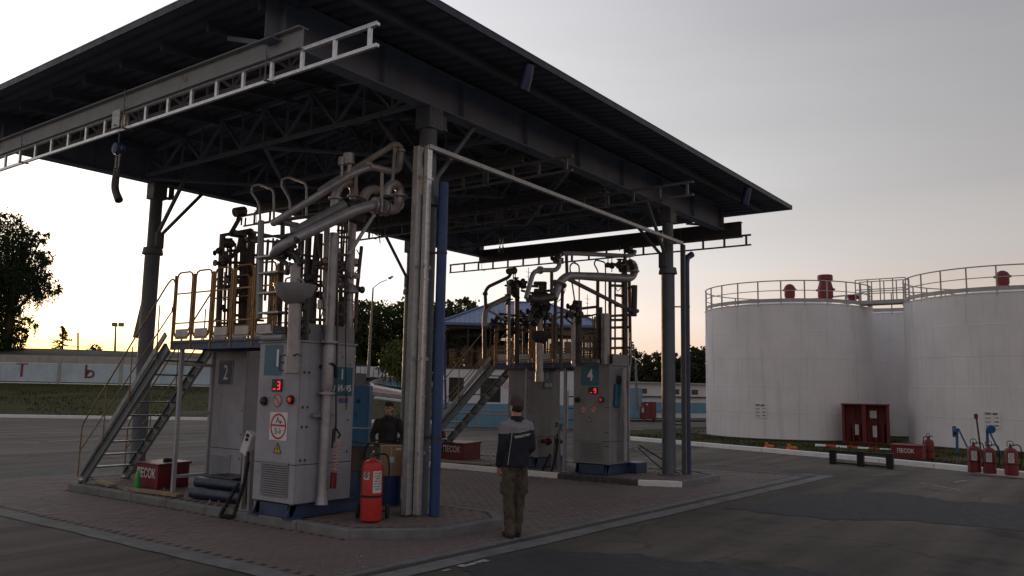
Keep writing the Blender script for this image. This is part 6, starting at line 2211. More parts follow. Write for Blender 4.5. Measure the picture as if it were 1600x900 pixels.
def person(label, H, arms, legs, cap_m, jacket_m, trouser_m, yaw_head=0, pitch_head=0, jacket=1, cap_z=0.0):
    t = thing('person', (0, 0, 0), label, 'person')
    k = H / 1.78
    HC = V((0, .0, 1.655))
    rot = Matrix.Rotation(R(yaw_head), 3, 'Z') @ Matrix.Rotation(R(pitch_head), 3, 'X')
    # body
    b = MB()
    head_mesh(b, HC, rot)
    limb(b, [(0, -.02, 1.42), (0, -.012, 1.5), (0, -.004, 1.58)], [.075, .060, .058])
    b.ell((0, -.01, 1.30), (.17, .10, .16), 9)
    b.ell((0, -.01, 1.08), (.145, .095, .20), 9)
    b.ell((0, 0, .95), (.155, .105, .12), 9)
    limb(b, [(-.14, -.01, 1.41), (.14, -.01, 1.41)], [.045, .045])
    for s, A in arms.items():
        limb(b, [V(A[0]) - V((.02 * s, 0, .02)), A[1], A[2]], [.042, .038, .029])
        hand(b, A[2], V(A[2]) - V(A[1]) + V(A[3]) * .25, A[4], s, A[5])
    for s, L in legs.items():
        limb(b, [L[0], L[1], L[2]], [.085, .055, .042])
        limb(b, [V(L[2]) + V((0, .0, -.03)), V(L[2]) + V((0, .12, -.05))], [.04, .03])
    for v in b.v: v *= k
    fuse(b, .0075, 3).build('body', 'skin', t, ang=60)
    eyes(t, HC * k, rot)
    # jacket
    b = MB()
    b.ell((0, -.012, 1.27), (.19, .122, .18), 10)
    b.ell((0, -.02, 1.37), (.175, .105, .08), 10)
    b.lathe([(.186, 0), (.192, .06), (.188, .22), (.185, .36)], (0, 0, 0), 24)
    n0 = len(b.v) - 24 * 4
    for v in b.v[n0:]:
        v.y = v.y * .64 - .008
        v.z += .875
    limb(b, [(-.16, -.015, 1.395), (-.09, -.015, 1.44), (0, -.02, 1.455), (.09, -.015, 1.44), (.16, -.015, 1.395)], [.062, .068, .075, .068, .062])
    for s, A in arms.items():
        e = V(A[2]) + (V(A[1]) - V(A[2])).normalized() * .035
        limb(b, [A[0], V(A[0]).lerp(V(A[1]), .5), A[1], V(A[1]).lerp(e, .5), e], [.078, .072, .063, .058, .052])
    for v in b.v: v *= k
    jk = fuse(b, .012, 4, .010)
    if jacket == 1:
        for i, f in enumerate(jk.f):
            c = sum((jk.v[q] for q in f), V((0, 0, 0))) / len(f)
            z = c.z / k
            a = abs(c.x) / k
            lim = 1.315 + (.035 if c.x > 0 else -.012) * min(1, a / .15) * .8
            jk.m[i] = 1 if z > lim and a < .27 and z < 1.50 else 0
            if z > 1.475 and a < .1: jk.m[i] = 0
        j = jk.build('jacket', [jacket_m, 'grey_cloth'], t, ang=60)
    else:
        j = jk.build('jacket', jacket_m, t, ang=60)
    b = MB()
    b.lathe([(.085, 0), (.082, .05), (.076, .075), (.07, .07), (.07, .0)], V((0, -.018, 1.455)) * k, 20)
    b.build('collar', jacket_m, j)
    tree = BVHTree.FromPolygons(jk.v, jk.f)
    def on_back(x, z):
        h = tree.ray_cast(V((x, -2, z)), V((0, 1, 0)))
        return h[0].y if h[0] is not None else -.1
    if jacket == 1:
        vs, fs = text_mesh('ТЕРМОСТОНЭ', .036, .95, .0022)
        a = R(9)
        bb = MB()
        pts = []
        for v in vs:
            x, z = .045 + v.x * math.cos(a) - v.y * math.sin(a), 1.275 + v.x * math.sin(a) + v.y * math.cos(a)
            pts.append(V((x * k, on_back(x * k, z * k) - .005, z * k)))
        bb.add(pts, fs)
        bb.build('lettering', 'piping', j, ang=0)
        bb = MB()
        pts = []
        for i in range(14):
            f = i / 13
            x, z = -.10 - .045 * f, 1.31 - .40 * f
            pts.append(V((x * k, on_back(x * k, z * k) - .001, z * k)))
        bb.tube(pts, .0035, 6)
        bb.build('piping', 'piping', j)
    # trousers
    b = MB()
    b.ell((0, -.005, .93), (.178, .122, .12), 9)
    for s, L in legs.items():
        m1, m2 = V(L[0]).lerp(V(L[1]), .5), V(L[1]).lerp(V(L[2]), .5)
        e = V(L[2]) + V((0, 0, .0))
        limb(b, [L[0], m1, L[1], m2, e], [.102, .092, .076, .070, .064])
        limb(b, [e + V((0, .005, .07)), e + V((0, .005, -.025))], [.072, .072])
        b.boxc(m1 + V((s * .088, .01, -.08)), (.02, .12, .16), None, .008)
    for v in b.v: v *= k
    fuse(b, .012, 3, .013).build('trousers', trouser_m, t, ang=60)
    for s, L in legs.items():
        b = MB()
        a = V(L[2])
        b.ell((a.x, a.y - .01, .055), (.045, .06, .052), 7)
        b.ell((a.x, a.y + .10, .045), (.048, .12, .042), 8)
        limb(b, [(a.x, a.y, .06), (a.x, a.y, .14)], [.048, .05])
        for v in b.v: v *= k
        sh = fuse(b, .009, 2)
        for i, v in enumerate(sh.v): sh.v[i].z = max(v.z, .012)
        o = sh.build('shoe', 'shoe_black', t, ang=60)
        b = MB()
        b.prism([((a.x + .047 * math.cos(q) * (1 if True else 0)) * k, (a.y + .065 + .155 * math.sin(q)) * k) for q in [2 * math.pi * i / 20 for i in range(20)]], .0, .022)
        b.build('sole', 'rubber', o)
    # cap and hair
    b = MB()
    P = lambda x, y, z: HC + rot @ V((x, y, z))
    b.ell(P(0, -.022, -.02), (.079, .085, .075), 8, rot)
    b2 = MB()
    b2.v, b2.f, b2.m = [v * k for v in b.v], b.f, b.m
    b2.v = [v if (rot.inverted() @ (v / k - HC)).y < .03 else v.lerp(HC * k, .35) for v in b2.v]
    b2.build('hair', 'hair', t)
    b = MB()
    n = 20
    prof = [(.99, -.002), (1.02, .04), (.98, .085), (.8, .118), (.45, .134), (.02, .138)]
    rows = []
    for (r, z) in prof:
        rows.append([P(.086 * r * math.cos(2 * math.pi * i / n), -.010 + .108 * r * math.sin(2 * math.pi * i / n), z + cap_z * (1 - z / .14) + .03 * max(0, math.sin(2 * math.pi * i / n)) * (1 - z / .14)) for i in range(n)])
    vs = [p for r in rows for p in r]
    fs = [(i * n + q, i * n + (q + 1) % n, (i + 1) * n + (q + 1) % n, (i + 1) * n + q) for i in range(len(rows) - 1) for q in range(n)]
    fs.append(tuple(range((len(rows) - 1) * n, len(rows) * n)))
    b.add([v * k for v in vs], fs)
    vz = []
    for i in range(9):
        a = math.pi * (.18 + .64 * i / 8)
        vz += [P(.086 * math.cos(a), -.01 + .108 * math.sin(a), .038 + cap_z), P(.075 * math.cos(a), .0 + .175 * math.sin(a), .024 + cap_z), P(.075 * math.cos(a), .0 + .175 * math.sin(a), .018 + cap_z), P(.086 * math.cos(a), -.01 + .108 * math.sin(a), .030 + cap_z)]
    b.add([v * k for v in vz], [q for i in range(8) for q in ((i * 4, i * 4 + 4, i * 4 + 5, i * 4 + 1), (i * 4 + 1, i * 4 + 5, i * 4 + 6, i * 4 + 2), (i * 4 + 2, i * 4 + 6, i * 4 + 7, i * 4 + 3))])
    b.build('cap', cap_m, t, ang=50)
    return t
man = person('person seen from behind in navy and grey jacket, camouflage trousers and cap', 1.83,
    {-1: ((-.168, -.015, 1.395), (-.205, -.04, 1.12), (-.20, .06, .885), (.2, .5, -.6), (.8, .3, 0), .45),
     1: ((.168, -.015, 1.395), (.205, -.05, 1.13), (.15, .12, .98), (-.4, .6, -.2), (-.7, .3, -.2), .5)},
    {-1: ((-.085, 0, .90), (-.088, .015, .49), (-.075, -.045, .085)),
     1: ((.085, 0, .90), (.080, .03, .49), (.055, .04, .085))},
    'cap_brown', 'navy_cloth', 'camo_cloth', 14, 0)
place(man, (9.0, 6.6, .012), -30)
man2 = person('person in dark work clothes and a dark cap facing the camera beyond the cardboard box', 1.66,
    {-1: ((-.20, -.01, 1.40), (-.30, .03, 1.16), (-.25, .20, .99), (.1, .7, -.4), (.7, 0, -.3), .6),
     1: ((.20, -.01, 1.40), (.29, .02, 1.15), (.25, .20, 1.0), (0, .7, -.4), (-.7, 0, -.3), .75)},
    {-1: ((-.09, 0, .90), (-.10, .02, .49), (-.10, -.03, .085)), 1: ((.09, 0, .90), (.10, .03, .49), (.11, .03, .085))},
    'hair', 'dark_work_cloth', 'dark_work_cloth', -8, 4, 0, .035)
place(man2, (10.66, 10.64, .012), 128)
b = MB()
_d = V((10.66, 10.64, .012))
_r = Matrix.Rotation(R(128), 3, 'Z')
b.cyl(_d + _r @ V((-.235, .27, .80)), _d + _r @ V((-.235, .30, 1.02)), .016, n=8)
b.cyl(_d + _r @ V((-.235, .30, 1.02)), _d + _r @ V((-.235, .305, 1.06)), .026, n=8)
b.build('torch', 'black_plastic', None, label='short black torch held in a hand of the person facing the camera', cat='torch')


# ------------------------------------------------------------------ storage tanks
def tank(cx, cy, r, h, label, rot0=0):
    t = thing('storage_tank', (cx, cy, 0), label, 'storage tank', 'white storage tanks')
    b = MB()
    n = 72
    NC = 5
    prof = [(r + .06, 0.02), (r + .06, .10), (r, .10)]
    for k in range(NC):
        z0, z1 = .10 + (h - .1) * k / NC, .10 + (h - .1) * (k + 1) / NC
        prof += [(r + .004 * (k % 2), z0 + .01), (r + .004 * (k % 2), z1 - .012), (r + .010, z1 - .006), (r + .010, z1)]
    prof += [(r + .02, h), (r + .02, h + .03), (r * .5, h + .32), (.05, h + .55)]
    b.lathe(prof, (cx, cy, 0), n)
    b.build('shell', 'tank_white', t, ang=30)
    b = MB()
    rn = random.Random(int(cx * 10))
    for k in range(NC):
        z0, z1 = .10 + (h - .1) * k / NC, .10 + (h - .1) * (k + 1) / NC
        for j in range(9):
            a = 2 * math.pi * (j + .5 * (k % 2) + .1) / 9
            c, s = math.cos(a), math.sin(a)
            b.bar((cx + c * (r + .006), cy + s * (r + .006), z0 + .02), (cx + c * (r + .006), cy + s * (r + .006), z1 - .02), .016, .006)
    b.build('weld_seam', 'tank_white', t, kind='stuff')
    b = MB()
    b.lathe([(r + .02, .0), (r + .25, .0), (r + .25, .14), (r + .02, .14)], (cx, cy, 0), n)
    b.build('ring_footing', 'tank_base', t)
    # guard rail round the roof edge
    rr = r - .02
    np_ = 24
    b = MB()
    for k in range(n):
        a0, a1 = 2 * math.pi * k / n, 2 * math.pi * (k + 1) / n
        b.bar((cx + rr * math.cos(a0), cy + rr * math.sin(a0), h + .13), (cx + rr * math.cos(a1), cy + rr * math.sin(a1), h + .13), .14, .012, up=(0, 0, 1)) if False else b.quad((cx + rr * math.cos(a0), cy + rr * math.sin(a0), h + .08), (cx + rr * math.cos(a1), cy + rr * math.sin(a1), h + .08), (cx + rr * math.cos(a1), cy + rr * math.sin(a1), h + .24), (cx + rr * math.cos(a0), cy + rr * math.sin(a0), h + .24))
    b.build('toe_plate', 'tank_rail', t)
    for z, q in ((h + 1.0, .026), (h + .58, .018)):
        b = MB()
        b.tube([(cx + rr * math.cos(2 * math.pi * k / n), cy + rr * math.sin(2 * math.pi * k / n), z) for k in range(n + 1)], q, 6, cap=False)
        b.build('guard_rail', 'tank_rail', t)
    p0 = None
    for k in range(np_):
        a = 2 * math.pi * (k + rot0) / np_
        x, y = cx + rr * math.cos(a), cy + rr * math.sin(a)
        b = MB()
        b.bar((x, y, h - .1), (x, y, h + 1.0), .05, .04)
        b.build('rail_post', 'tank_rail', t, ang=0)
    return t
tank(38.30, 12.60, 3.68, 5.80, 'leftmost large white storage tank with two red roof vents')
tank(38.27, 3.65, 3.85, 5.80, 'large white storage tank at the right edge with one red roof vent')
tank(46.6, 10.0, 3.9, 6.0, 'white storage tank mostly hidden between two nearer tanks')
def vent_cap(p, r, h, kind, label):
    t = thing('roof_vent', p, label, 'vent', 'red vents on the tank roofs')
    b = MB()
    if kind == 0:
        b.lathe([(r * .9, 0), (r * .9, h * .12), (r, h * .16), (r, h * .62), (r * 1.06, h * .64), (r * 1.06, h * .72), (r * .8, h * .88), (r * .4, h * .97), (.02, h)], p, 18)
        b.build('body', 'red_vent', t)
        b = MB()
        for s in (-1, 1): b.cyl(V(p) + V((0, s * r * .98, h * .6)), V(p) + V((0, s * r * 1.3, h * .6)), r * .2, n=10)
        b.build('flange_bolt', 'red_vent', t)
    elif kind == 1:
        b.lathe([(r * .85, 0), (r * .95, h * .04), (r, h * .1), (r, h * .38), (r * 1.05, h * .4), (r * .82, h * .66), (r * .82, h * .7)], p, 20)
        b.build('body', 'red_vent', t)
        b = MB()
        b.lathe([(r * .85, h * .74), (r, h * .78), (r, h * .97), (r * .9, h), (.02, h * 1.005)], p, 20)
        b.build('cap', 'red_vent', t)
        b = MB()
        for s in (-1, 1): b.cyl(V(p) + V((0, s * r * .95, h * .38)), V(p) + V((0, s * r * 1.25, h * .38)), r * .15, n=10)
        b.build('flange_bolt', 'red_vent', t)
    else:
        b.lathe([(r * .7, 0), (r * .7, h * .6), (r, h * .65), (r, h * .95), (r * .9, h)], p, 18)
        b.build('body', 'red_vent', t)
        b = MB()
        b.boxc(V(p) + V((0, -r * .9, h * .5)), (r * .5, r * .6, h * .5), None, .02)
        b.build('hinge', 'red_vent', t)
vent_cap((37.103,12.038,6.276), .23, .68, 0, 'small domed red vent at the left of the leftmost tank roof')
vent_cap((38.065,10.741,6.306), .33, 1.08, 1, 'tallest red vent, with a flat cap, on the leftmost tank roof')
vent_cap((39.109,9.852,6.277), .25, .26, 2, 'squat red hatch at the right of the leftmost tank roof')
vent_cap((46.097,9.799,6.061), .26, .33, 2, 'squat red hatch on the roof of the hidden rear tank')
vent_cap((36.208,3.635,6.238), .23, .60, 0, 'domed red vent on the tank at the right edge')
# footbridge between the roofs
t = thing('footbridge', (38.409,8.293,6.128), 'light steel footbridge joining the two front tank roofs', 'footbridge')
a, c = V((37.6, 9.25, 5.97)), V((37.6, 7.25, 5.97))
d = (c - a).normalized()
n_ = V((-d.y, d.x, 0))
b = MB()
for s in (-.35, .35): b.bar(a + n_ * s, c + n_ * s, .05, .16, up=(0, 0, 1))
b.build('beam', 'tank_rail', t)
b = MB()
k = 0
while k * .25 < (c - a).length:
    b.boxc(a + d * (k * .25 + .1) + V((0, 0, .06)), (.2, .66, .02), Matrix((d, n_, V((0, 0, 1)))).transposed())
    k += 1
b.build('deck', 'tank_rail', t, kind='stuff')
for s in (-.35, .35):
    for z in (.55, .98):
        b = MB()
        b.tube([a + n_ * s + V((0, 0, z)), c + n_ * s + V((0, 0, z))], .022, 6)
        b.build('guard_rail', 'tank_rail', t)
    for k in range(5):
        p = a.lerp(c, k / 4) + n_ * s
        b = MB()
        b.bar(p, p + V((0, 0, .98)), .04, .04)
        b.build('rail_post', 'tank_rail', t, ang=0)
# stencilled panels on the shells
def tank_panel(cx, cy, r, px_dir, z, tname):
    a = math.atan2(px_dir[1] - cy, px_dir[0] - cx)
    t = None
    nrm = V((math.cos(a), math.sin(a), 0))
    e = V((-nrm.y, nrm.x, 0))
    o = V((cx, cy, z)) + nrm * (r + .03)
    rot = Matrix((e, V((0, 0, 1)), nrm)).transposed()
    t = thing('stencil_panel', o, tname, 'notice', 'stencilled panels on the tanks')
    b = MB()
    b.boxc(o - nrm * .012, (.52, .62, .012), rot)
    b.build('board', 'tank_white', t, ang=0)
    lettering('РВС-400', .105, o + rot @ V((-.02, .22, .003)), rot, 'ink', t, bold=.003)
    for j, s in enumerate(('1 АТ', '7862', '7853')): lettering(s, .075, o + rot @ V((.14, .08 - .14 * j, .003)), rot, 'ink', t, bold=.002)
    for j in range(3):
        b = MB()
        b.boxc(o + rot @ V((-.12, .08 - .14 * j, .003)), (.2, .014, .002), rot)
        b.boxc(o + rot @ V((-.13, .04 - .14 * j, .003)), (.15, .010, .002), rot)
        b.build('line', 'ink', t, ang=0)
tank_panel(38.30, 12.60, 3.68, (34.477,12.561,1.288), 1.30, 'small lettered panel low on the leftmost white tank')
tank_panel(38.27, 3.65, 3.85, (34.034,4.06,1.238), 1.20, 'small lettered panel on the right white tank above the round blue reel')

# ------------------------------------------------------------------ long wall with painted panels and single letters
wall = thing('concrete_wall', N_ * 73.4 + T_ * -26, 'long concrete wall with pale blue panels carrying single red letters', 'wall')
SW = 73.4
def wp(t, s, z): return N_ * s + T_ * t + V((0, 0, z))
rotw = Matrix((T_.normalized(), N_.normalized(), V((0, 0, 1)))).transposed()
for k in range(-8, 4):
    t0 = -31.2 + 5 * k
    for nm, z0, z1, m, th in (('blue_panel', 2.02, 3.52, 'wall_blue', .12), ('coping_panel', 3.58, 4.22, 'wall_concrete', .14), ('base_panel', 1.55, 1.96, 'wall_dark', .16)):
        b = MB()
        b.boxc(wp(t0 + 2.5, SW, (z0 + z1) / 2), (4.76, th, z1 - z0), rotw, .01)
        b.build(nm, m, wall)
    b = MB()
    b.boxc(wp(t0, SW - .02, 2.85), (.24, .26, 2.75), rotw, .015)
    b.build('post', 'wall_concrete', wall)
    b = MB()
    b.boxc(wp(t0 + 2.5, SW - .14, 1.9), (4.76, .08, .08), rotw)
    b.boxc(wp(t0 + 2.5, SW, 3.55), (4.76, .17, .06), rotw)
    b.build('ledge', 'kerb_white' , wall)
rott = Matrix((T_.normalized(), V((0, 0, 1)), -N_.normalized())).transposed()
lettering('Т', 1.6, wp(-34.2, SW - .075, 2.9), rott, 'letter_red', wall, bold=.03)
lettering('Ь', 1.5, wp(-28.75, SW - .075, 2.85), rott, 'letter_red', wall, bold=.02)
lettering('О', 1.5, wp(-39.7, SW - .075, 2.85), rott, 'letter_red', wall, bold=.02)

# ------------------------------------------------------------------ ramp with painted edges (seen between the island and the front column)
sheet_pts = [(56.742,61.321,2.499),(78.472,74.807,4.296),(70.404,66.276,3.46),(61.889,63.01,2.853),(56.828,59.066,2.396),(54.042,54.654,2.037),(49.415,46.447,1.399),(46.312,43.515,1.094),(48.766,49.291,1.501),(48.755,52.644,1.661)]
b = MB()
b.add([(p[0], p[1], p[2] + .12) for p in sheet_pts], [tuple(range(len(sheet_pts)))])
b.build('ramp', 'pinkish', None, ang=0, kind='structure')
def parapet(q, h, m, label):
    pts = EP2 = q
    t = thing('parapet', q[0], label, 'parapet')
    for i in range(len(q) - 1):
        b = MB()
        a, c = V(q[i]), V(q[i + 1])
        b.bar(a + V((0, 0, h / 2 - .1)), c + V((0, 0, h / 2 - .1)), .25, h + .2, .02, up=(0, 0, 1))
        b.build('wall_segment', m, t)
parapet([(71.106,67.35,3.549),(65.305,64.915,3.125),(59.205,60.996,2.614),(55.339,57.857,2.259),(52.682,54.571,1.961),(51.546,51.647,1.761),(49.33,46.507,1.397)], .28, 'kerb_white', 'curved white edge of the ramp doubling back on the grassy bank')
parapet([(47.313,49.497,1.434),(46.501,46.988,1.27),(46.312,43.515,1.094)], .35, 'pinkish', 'pinkish straight edge below the curved ramp')
parapet([(44.69,46.108,1.132),(44.431,44.212,1.028),(43.949,41.283,0.862)], .22, 'wall_blue', 'pale blue low edge lowest on the grassy bank by the ramp')
q = [(55.965,57.468,2.274),(68.52,64.496,3.275),(52.971,49.807,1.748),(54.64,54.27,2.05)]
b = MB()
b.add([(p[0], p[1], p[2] + .18) for p in q], [(0, 1, 2, 3)][::1])
b.build('basin', 'plinth_blue', None, ang=0, kind='structure')
t = thing('picket_fence', (69.031,69.891,3.561), 'low white fence at the foot of the trees beyond the ramp', 'fence')
a, c = V((54.174,58.59,3.193)), V((57.2,54.512,3.285))
for k in range(12):
    p = a.lerp(c, (k + .5) / 12)
    b = MB()
    b.boxc(p + V((0, 0, .3)), ((c - a).length / 12 - .05, .1, 1.0), Matrix.Rotation(math.atan2((c - a).y, (c - a).x), 3, 'Z'), .01)
    b.build('panel', 'plaster_white', t, ang=0)

# ------------------------------------------------------------------ pavilion with blue hipped roof
A = V((34.361,30.183,0.032))
B = V((39.683,23.497,0.28))
A.z = B.z = 0
u = (B - A).normalized()
v = V((-u.y, u.x, 0))
if v.dot(A) < 0: v = -v
W, D_ = 8.7, 7.4
rotb = Matrix((u, v, V((0, 0, 1)))).transposed()
pav = thing('pavilion', A + u * W / 2 + v * D_ / 2, 'two storey white and blue building with a glazed upper floor and blue hipped roof', 'building')
def bb(x, y, z): return A + u * x + v * y + V((0, 0, z))
def bbox(b, x0, x1, y0, y1, z0, z1, bev=0.0):
    b.boxc(bb((x0 + x1) / 2, (y0 + y1) / 2, (z0 + z1) / 2), (abs(x1 - x0), abs(y1 - y0), abs(z1 - z0)), rotb, bev)
ZP_, ZS, ZE = 1.22, 3.1, 5.62
b = MB()
bbox(b, -.03, W + .03, -.03, .22, 0, ZP_)
bbox(b, W - .22, W + .03, .22, D_, 0, ZP_)
bbox(b, -.03, .22, .22, D_, 0, ZP_)
b.build('plinth', 'plinth_blue', pav)
wins = [(.3, 1.12), (2.05, 3.15), (5.0, 6.0)]
xs_ = [0.0]
for p, q in wins: xs_ += [p, q]
xs_.append(W)
b = MB()
for i in range(0, len(xs_), 2): bbox(b, xs_[i], xs_[i + 1], 0, .22, ZP_ + .002, ZS)
for p, q in wins:
    bbox(b, p, q, 0, .22, 2.62, ZS)
    bbox(b, p, q, 0, .22, ZP_ + .002, 1.3)
bbox(b, W - .22, W, .22, D_, ZP_ + .002, ZS)
bbox(b, 0, .22, .22, D_, ZP_ + .002, ZS)
bbox(b, .22, W - .22, D_ - .22, D_, 0, ZS)
b.build('wall', 'plaster_white', pav)
for p, q in wins:
    b = MB()
    for x in (p + .03, (p * 2 + q) / 3, (p + q * 2) / 3, q - .03): bbox(b, x - .025, x + .025, .08, .14, 1.3, 2.62)
    for z in (1.33, 2.0, 2.59): bbox(b, p, q, .075, .135, z - .025, z + .025)
    wf = b.build('window', 'frame_dark', pav)
    b = MB()
    bbox(b, p, q, .145, .155, 1.3, 2.62)
    b.build('pane', 'dark_glass', wf)
# upper floor: glazed all round, so the sky behind shows through
b = MB()
bbox(b, -.05, W + .05, -.05, D_ + .05, ZS + .002, ZS + .16)
b.build('floor_band', 'frame_dark', pav)
b = MB()
bbox(b, -.1, W + .1, -.1, D_ + .1, ZE - .3, ZE)
b.build('eaves_beam', 'frame_dark', pav)
NB = 7
for i in range(NB):
    for y in (0.05, D_ - .15):
        x0, x1 = W * i / NB, W * (i + 1) / NB
        b = MB()
        bbox(b, x0, x0 + .08, y, y + .1, ZS + .16, ZE - .3)
        if i == NB - 1: bbox(b, x1 - .08, x1, y, y + .1, ZS + .16, ZE - .3)
        bbox(b, x0 + .08, x1, y + .01, y + .08, ZS + .95, ZS + 1.0)
        f = b.build('glazing_frame', 'frame_dark', pav)
        b = MB()
        bbox(b, x0 + .08, x1 - .001, y + .04, y + .05, ZS + .16, ZE - .3)
        b.build('pane', 'glass', f, ang=0)
for x in (.02, W - .1):
    for i in range(5):
        b = MB()
        y0, y1 = .15 + (D_ - .3) * i / 5, .15 + (D_ - .3) * (i + 1) / 5
        bbox(b, x, x + .08, y0, y0 + .08, ZS + .16, ZE - .3)
        f = b.build('glazing_frame', 'frame_dark', pav)
        b = MB()
        bbox(b, x + .035, x + .045, y0 + .08, y1, ZS + .16, ZE - .3)
        b.build('pane', 'glass', f, ang=0)
rn = random.Random(4)
for k in range(9):
    x = rn.uniform(.6, W - 1)
    y = rn.uniform(1.5, D_ - 1.2)
    b = MB()
    h = rn.uniform(.9, 2.0)
    bbox(b, x, x + rn.uniform(.4, 1.3), y, y + .5, ZS + .16, ZS + .16 + h, .02)
    b.build('furniture', 'brown_panel', pav)
b = MB()
bbox(b, 2.0, 3.2, 4.0, 4.2, ZS + .16, ZE - .3)
bbox(b, 4.6, 5.6, 5.0, 5.2, ZS + .16, ZE - .3)
b.build('partition', 'brown_panel', pav)
ov = .3
ZR = 7.25
cs = [bb(-ov, -ov, ZE), bb(W + ov, -ov, ZE), bb(W + ov, D_ + ov, ZE), bb(-ov, D_ + ov, ZE)]
rg = [bb(2.9, D_ / 2, ZR), bb(W - 2.9, D_ / 2, ZR)]
b = MB()
b.add(cs + rg, [(0, 1, 5, 4), (1, 2, 5), (2, 3, 4, 5), (3, 0, 4), (3, 2, 1, 0)])
rf = b.build('roof', 'roof_tile_blue', pav, ang=0)
b = MB()
for i in range(4):
    b.bar(cs[i] + V((0, 0, -.06)), cs[(i + 1) % 4] + V((0, 0, -.06)), .06, .14, up=(0, 0, 1))
for p, q in ((0, 4), (3, 4), (1, 5), (2, 5)): b.tube([cs[p] + V((0, 0, .03)), rg[q - 4] + V((0, 0, .03))], .06, 6)
b.tube([rg[0], rg[1]], .07, 6)
b.build('ridge_trim', 'roof_tile_blue', rf)
b = MB()
n_s = 34
for i in range(1, n_s):                                   # standing seams on the front slope
    f = i / n_s
    e = cs[0].lerp(cs[1], f)
    x = f * (W + 2 * ov) - ov
    h = min(1, (x + ov) / (2.9 + ov), (W + ov - x) / (2.9 + ov))
    top = bb(x, -ov + (D_ / 2 + ov) * h, ZE + (ZR - ZE) * h)
    b.tube([e + V((0, 0, .015)), top + V((0, 0, .015))], .018, 4, cap=False)
b.build('roof_seam', 'roof_tile_blue', rf, kind='stuff')
nrm = -v
rots = Matrix((u, V((0, 0, 1)), nrm)).transposed()
o = bb(3.4, -.012, 2.25)
b = MB()
b.cyl(o, o + nrm * .01, .155, n=24)
s5 = b.build('round_number', 'sign_white', pav)
b = MB()
for i in range(24):
    a0, a1 = 2 * math.pi * i / 24, 2 * math.pi * (i + 1) / 24
    b.quad(*[o + nrm * .013 + rots @ V((r * math.cos(a), r * math.sin(a), 0)) for r, a in ((.125, a0), (.155, a0), (.155, a1), (.125, a1))])
b.build('ring', 'sign_red', s5, ang=0)
lettering('5', .19, o + nrm * .014, rots, 'sign_red', s5, bold=.008)
# rails in front of the plinth
t = thing('yard_rail', bb(3, -1.6, 0), 'low pinkish pipe rail in front of the blue plinth of the building', 'rail')
for z in (.62, .82):
    b = MB()
    b.tube([bb(-.5, -1.5, z + .15), bb(6.5, -1.5, z - .05)], .04, 6)
    b.build('pipe', 'pinkish', t)
for x in (0, 2, 4, 6):
    b = MB()
    b.tube([bb(x, -1.5, 0), bb(x, -1.5, .85)], .035, 6)
    b.build('post', 'pinkish', t)
fz = sheet('pavilion_kerb', [bb(-3, -1.9, 0)[:2], bb(W + 2, -1.9, 0)[:2], bb(W + 2, -1.4, 0)[:2], bb(-3, -1.4, 0)[:2]], .05, 'concrete')
for x, lb in ((-6.2, 'h'), ): pass
# tall mast on the building
for (p, q, lb) in (((42.081,30.041,7.599), (41.849,29.916,9.678), 'thin mast standing behind the blue roof at its left'), ((46.145,28.232,6.309), (45.947,28.079,8.303), 'thin mast standing behind the blue roof at its right')):
    t = thing('mast', (p[0], p[1], 0), lb, 'mast', 'masts beyond the building')
    b = MB()
    b.tube([(p[0], p[1], 0), q], [.05, .02], 6)
    b.build('pole', 'lamp_metal', t)
    b = MB()
    for k in range(3): b.bar((q[0] - .3 + .06 * k, q[1], q[2] - .3 - .3 * k), (q[0] + .3 - .06 * k, q[1], q[2] - .3 - .3 * k), .02, .02)
    b.build('aerial', 'lamp_metal', t, kind='stuff')
# dark blue loading gear and silver frame seen in the gap beside cabinet 3
t = thing('pipe_trestle', bb(9.0, -2.2, 0), 'dark blue pipe frame with upright posts seen in the gap left of cabinet 4', 'frame')
for k in range(5):
    b = MB()
    x = 6.6 + k * .42
    b.tube([bb(x, -2.4, 0), bb(x, -2.4, 2.0 + .25 * (k % 2))], .06, 8)
    b.build('post', 'blue_steel' if k % 2 else 'pipe_light', t)
for z in (.5, 1.1, 1.7):
    b = MB()
    b.tube([bb(6.4, -2.4, z), bb(8.5, -2.4, z)], .04, 6)
    b.build('rail', 'blue_steel', t)

# ------------------------------------------------------------------ low white building with a painted blue band (right background)
A2, B2 = V((55.425,30.599,0.004)), V((63.86,25.99,0.183))
A2.z = B2.z = 0
u2_ = (B2 - A2).normalized()
v2_ = V((-u2_.y, u2_.x, 0))
if v2_.dot(A2) < 0: v2_ = -v2_
L2 = (B2 - A2).length
rot2 = Matrix((u2_, v2_, V((0, 0, 1)))).transposed()
low = thing('low_building', (A2 + B2) / 2, 'long low white building with small windows and a painted blue band in the right distance', 'building')
def lb_(b, x0, x1, y0, y1, z0, z1, bev=0.0):
    b.boxc(A2 + u2_ * (x0 + x1) / 2 + v2_ * (y0 + y1) / 2 + V((0, 0, (z0 + z1) / 2)), (abs(x1 - x0), abs(y1 - y0), abs(z1 - z0)), rot2, bev)
b = MB()
lb_(b, 0, L2, .1, 5, .1, 2.72)
b.build('wall', 'plaster_white', low)
b = MB()
lb_(b, -.1, L2, -.2, 5.2, 2.725, 2.83)
b.build('roof', 'wall_concrete', low)
b = MB()
lb_(b, 0, L2, .0, .098, .55, 1.3)
b.build('blue_band', 'plinth_blue', low)
b = MB()
lb_(b, 0, L2, -.1, .096, 1.70, 1.78)
b.build('pipe_run', 'wall_dark', low)
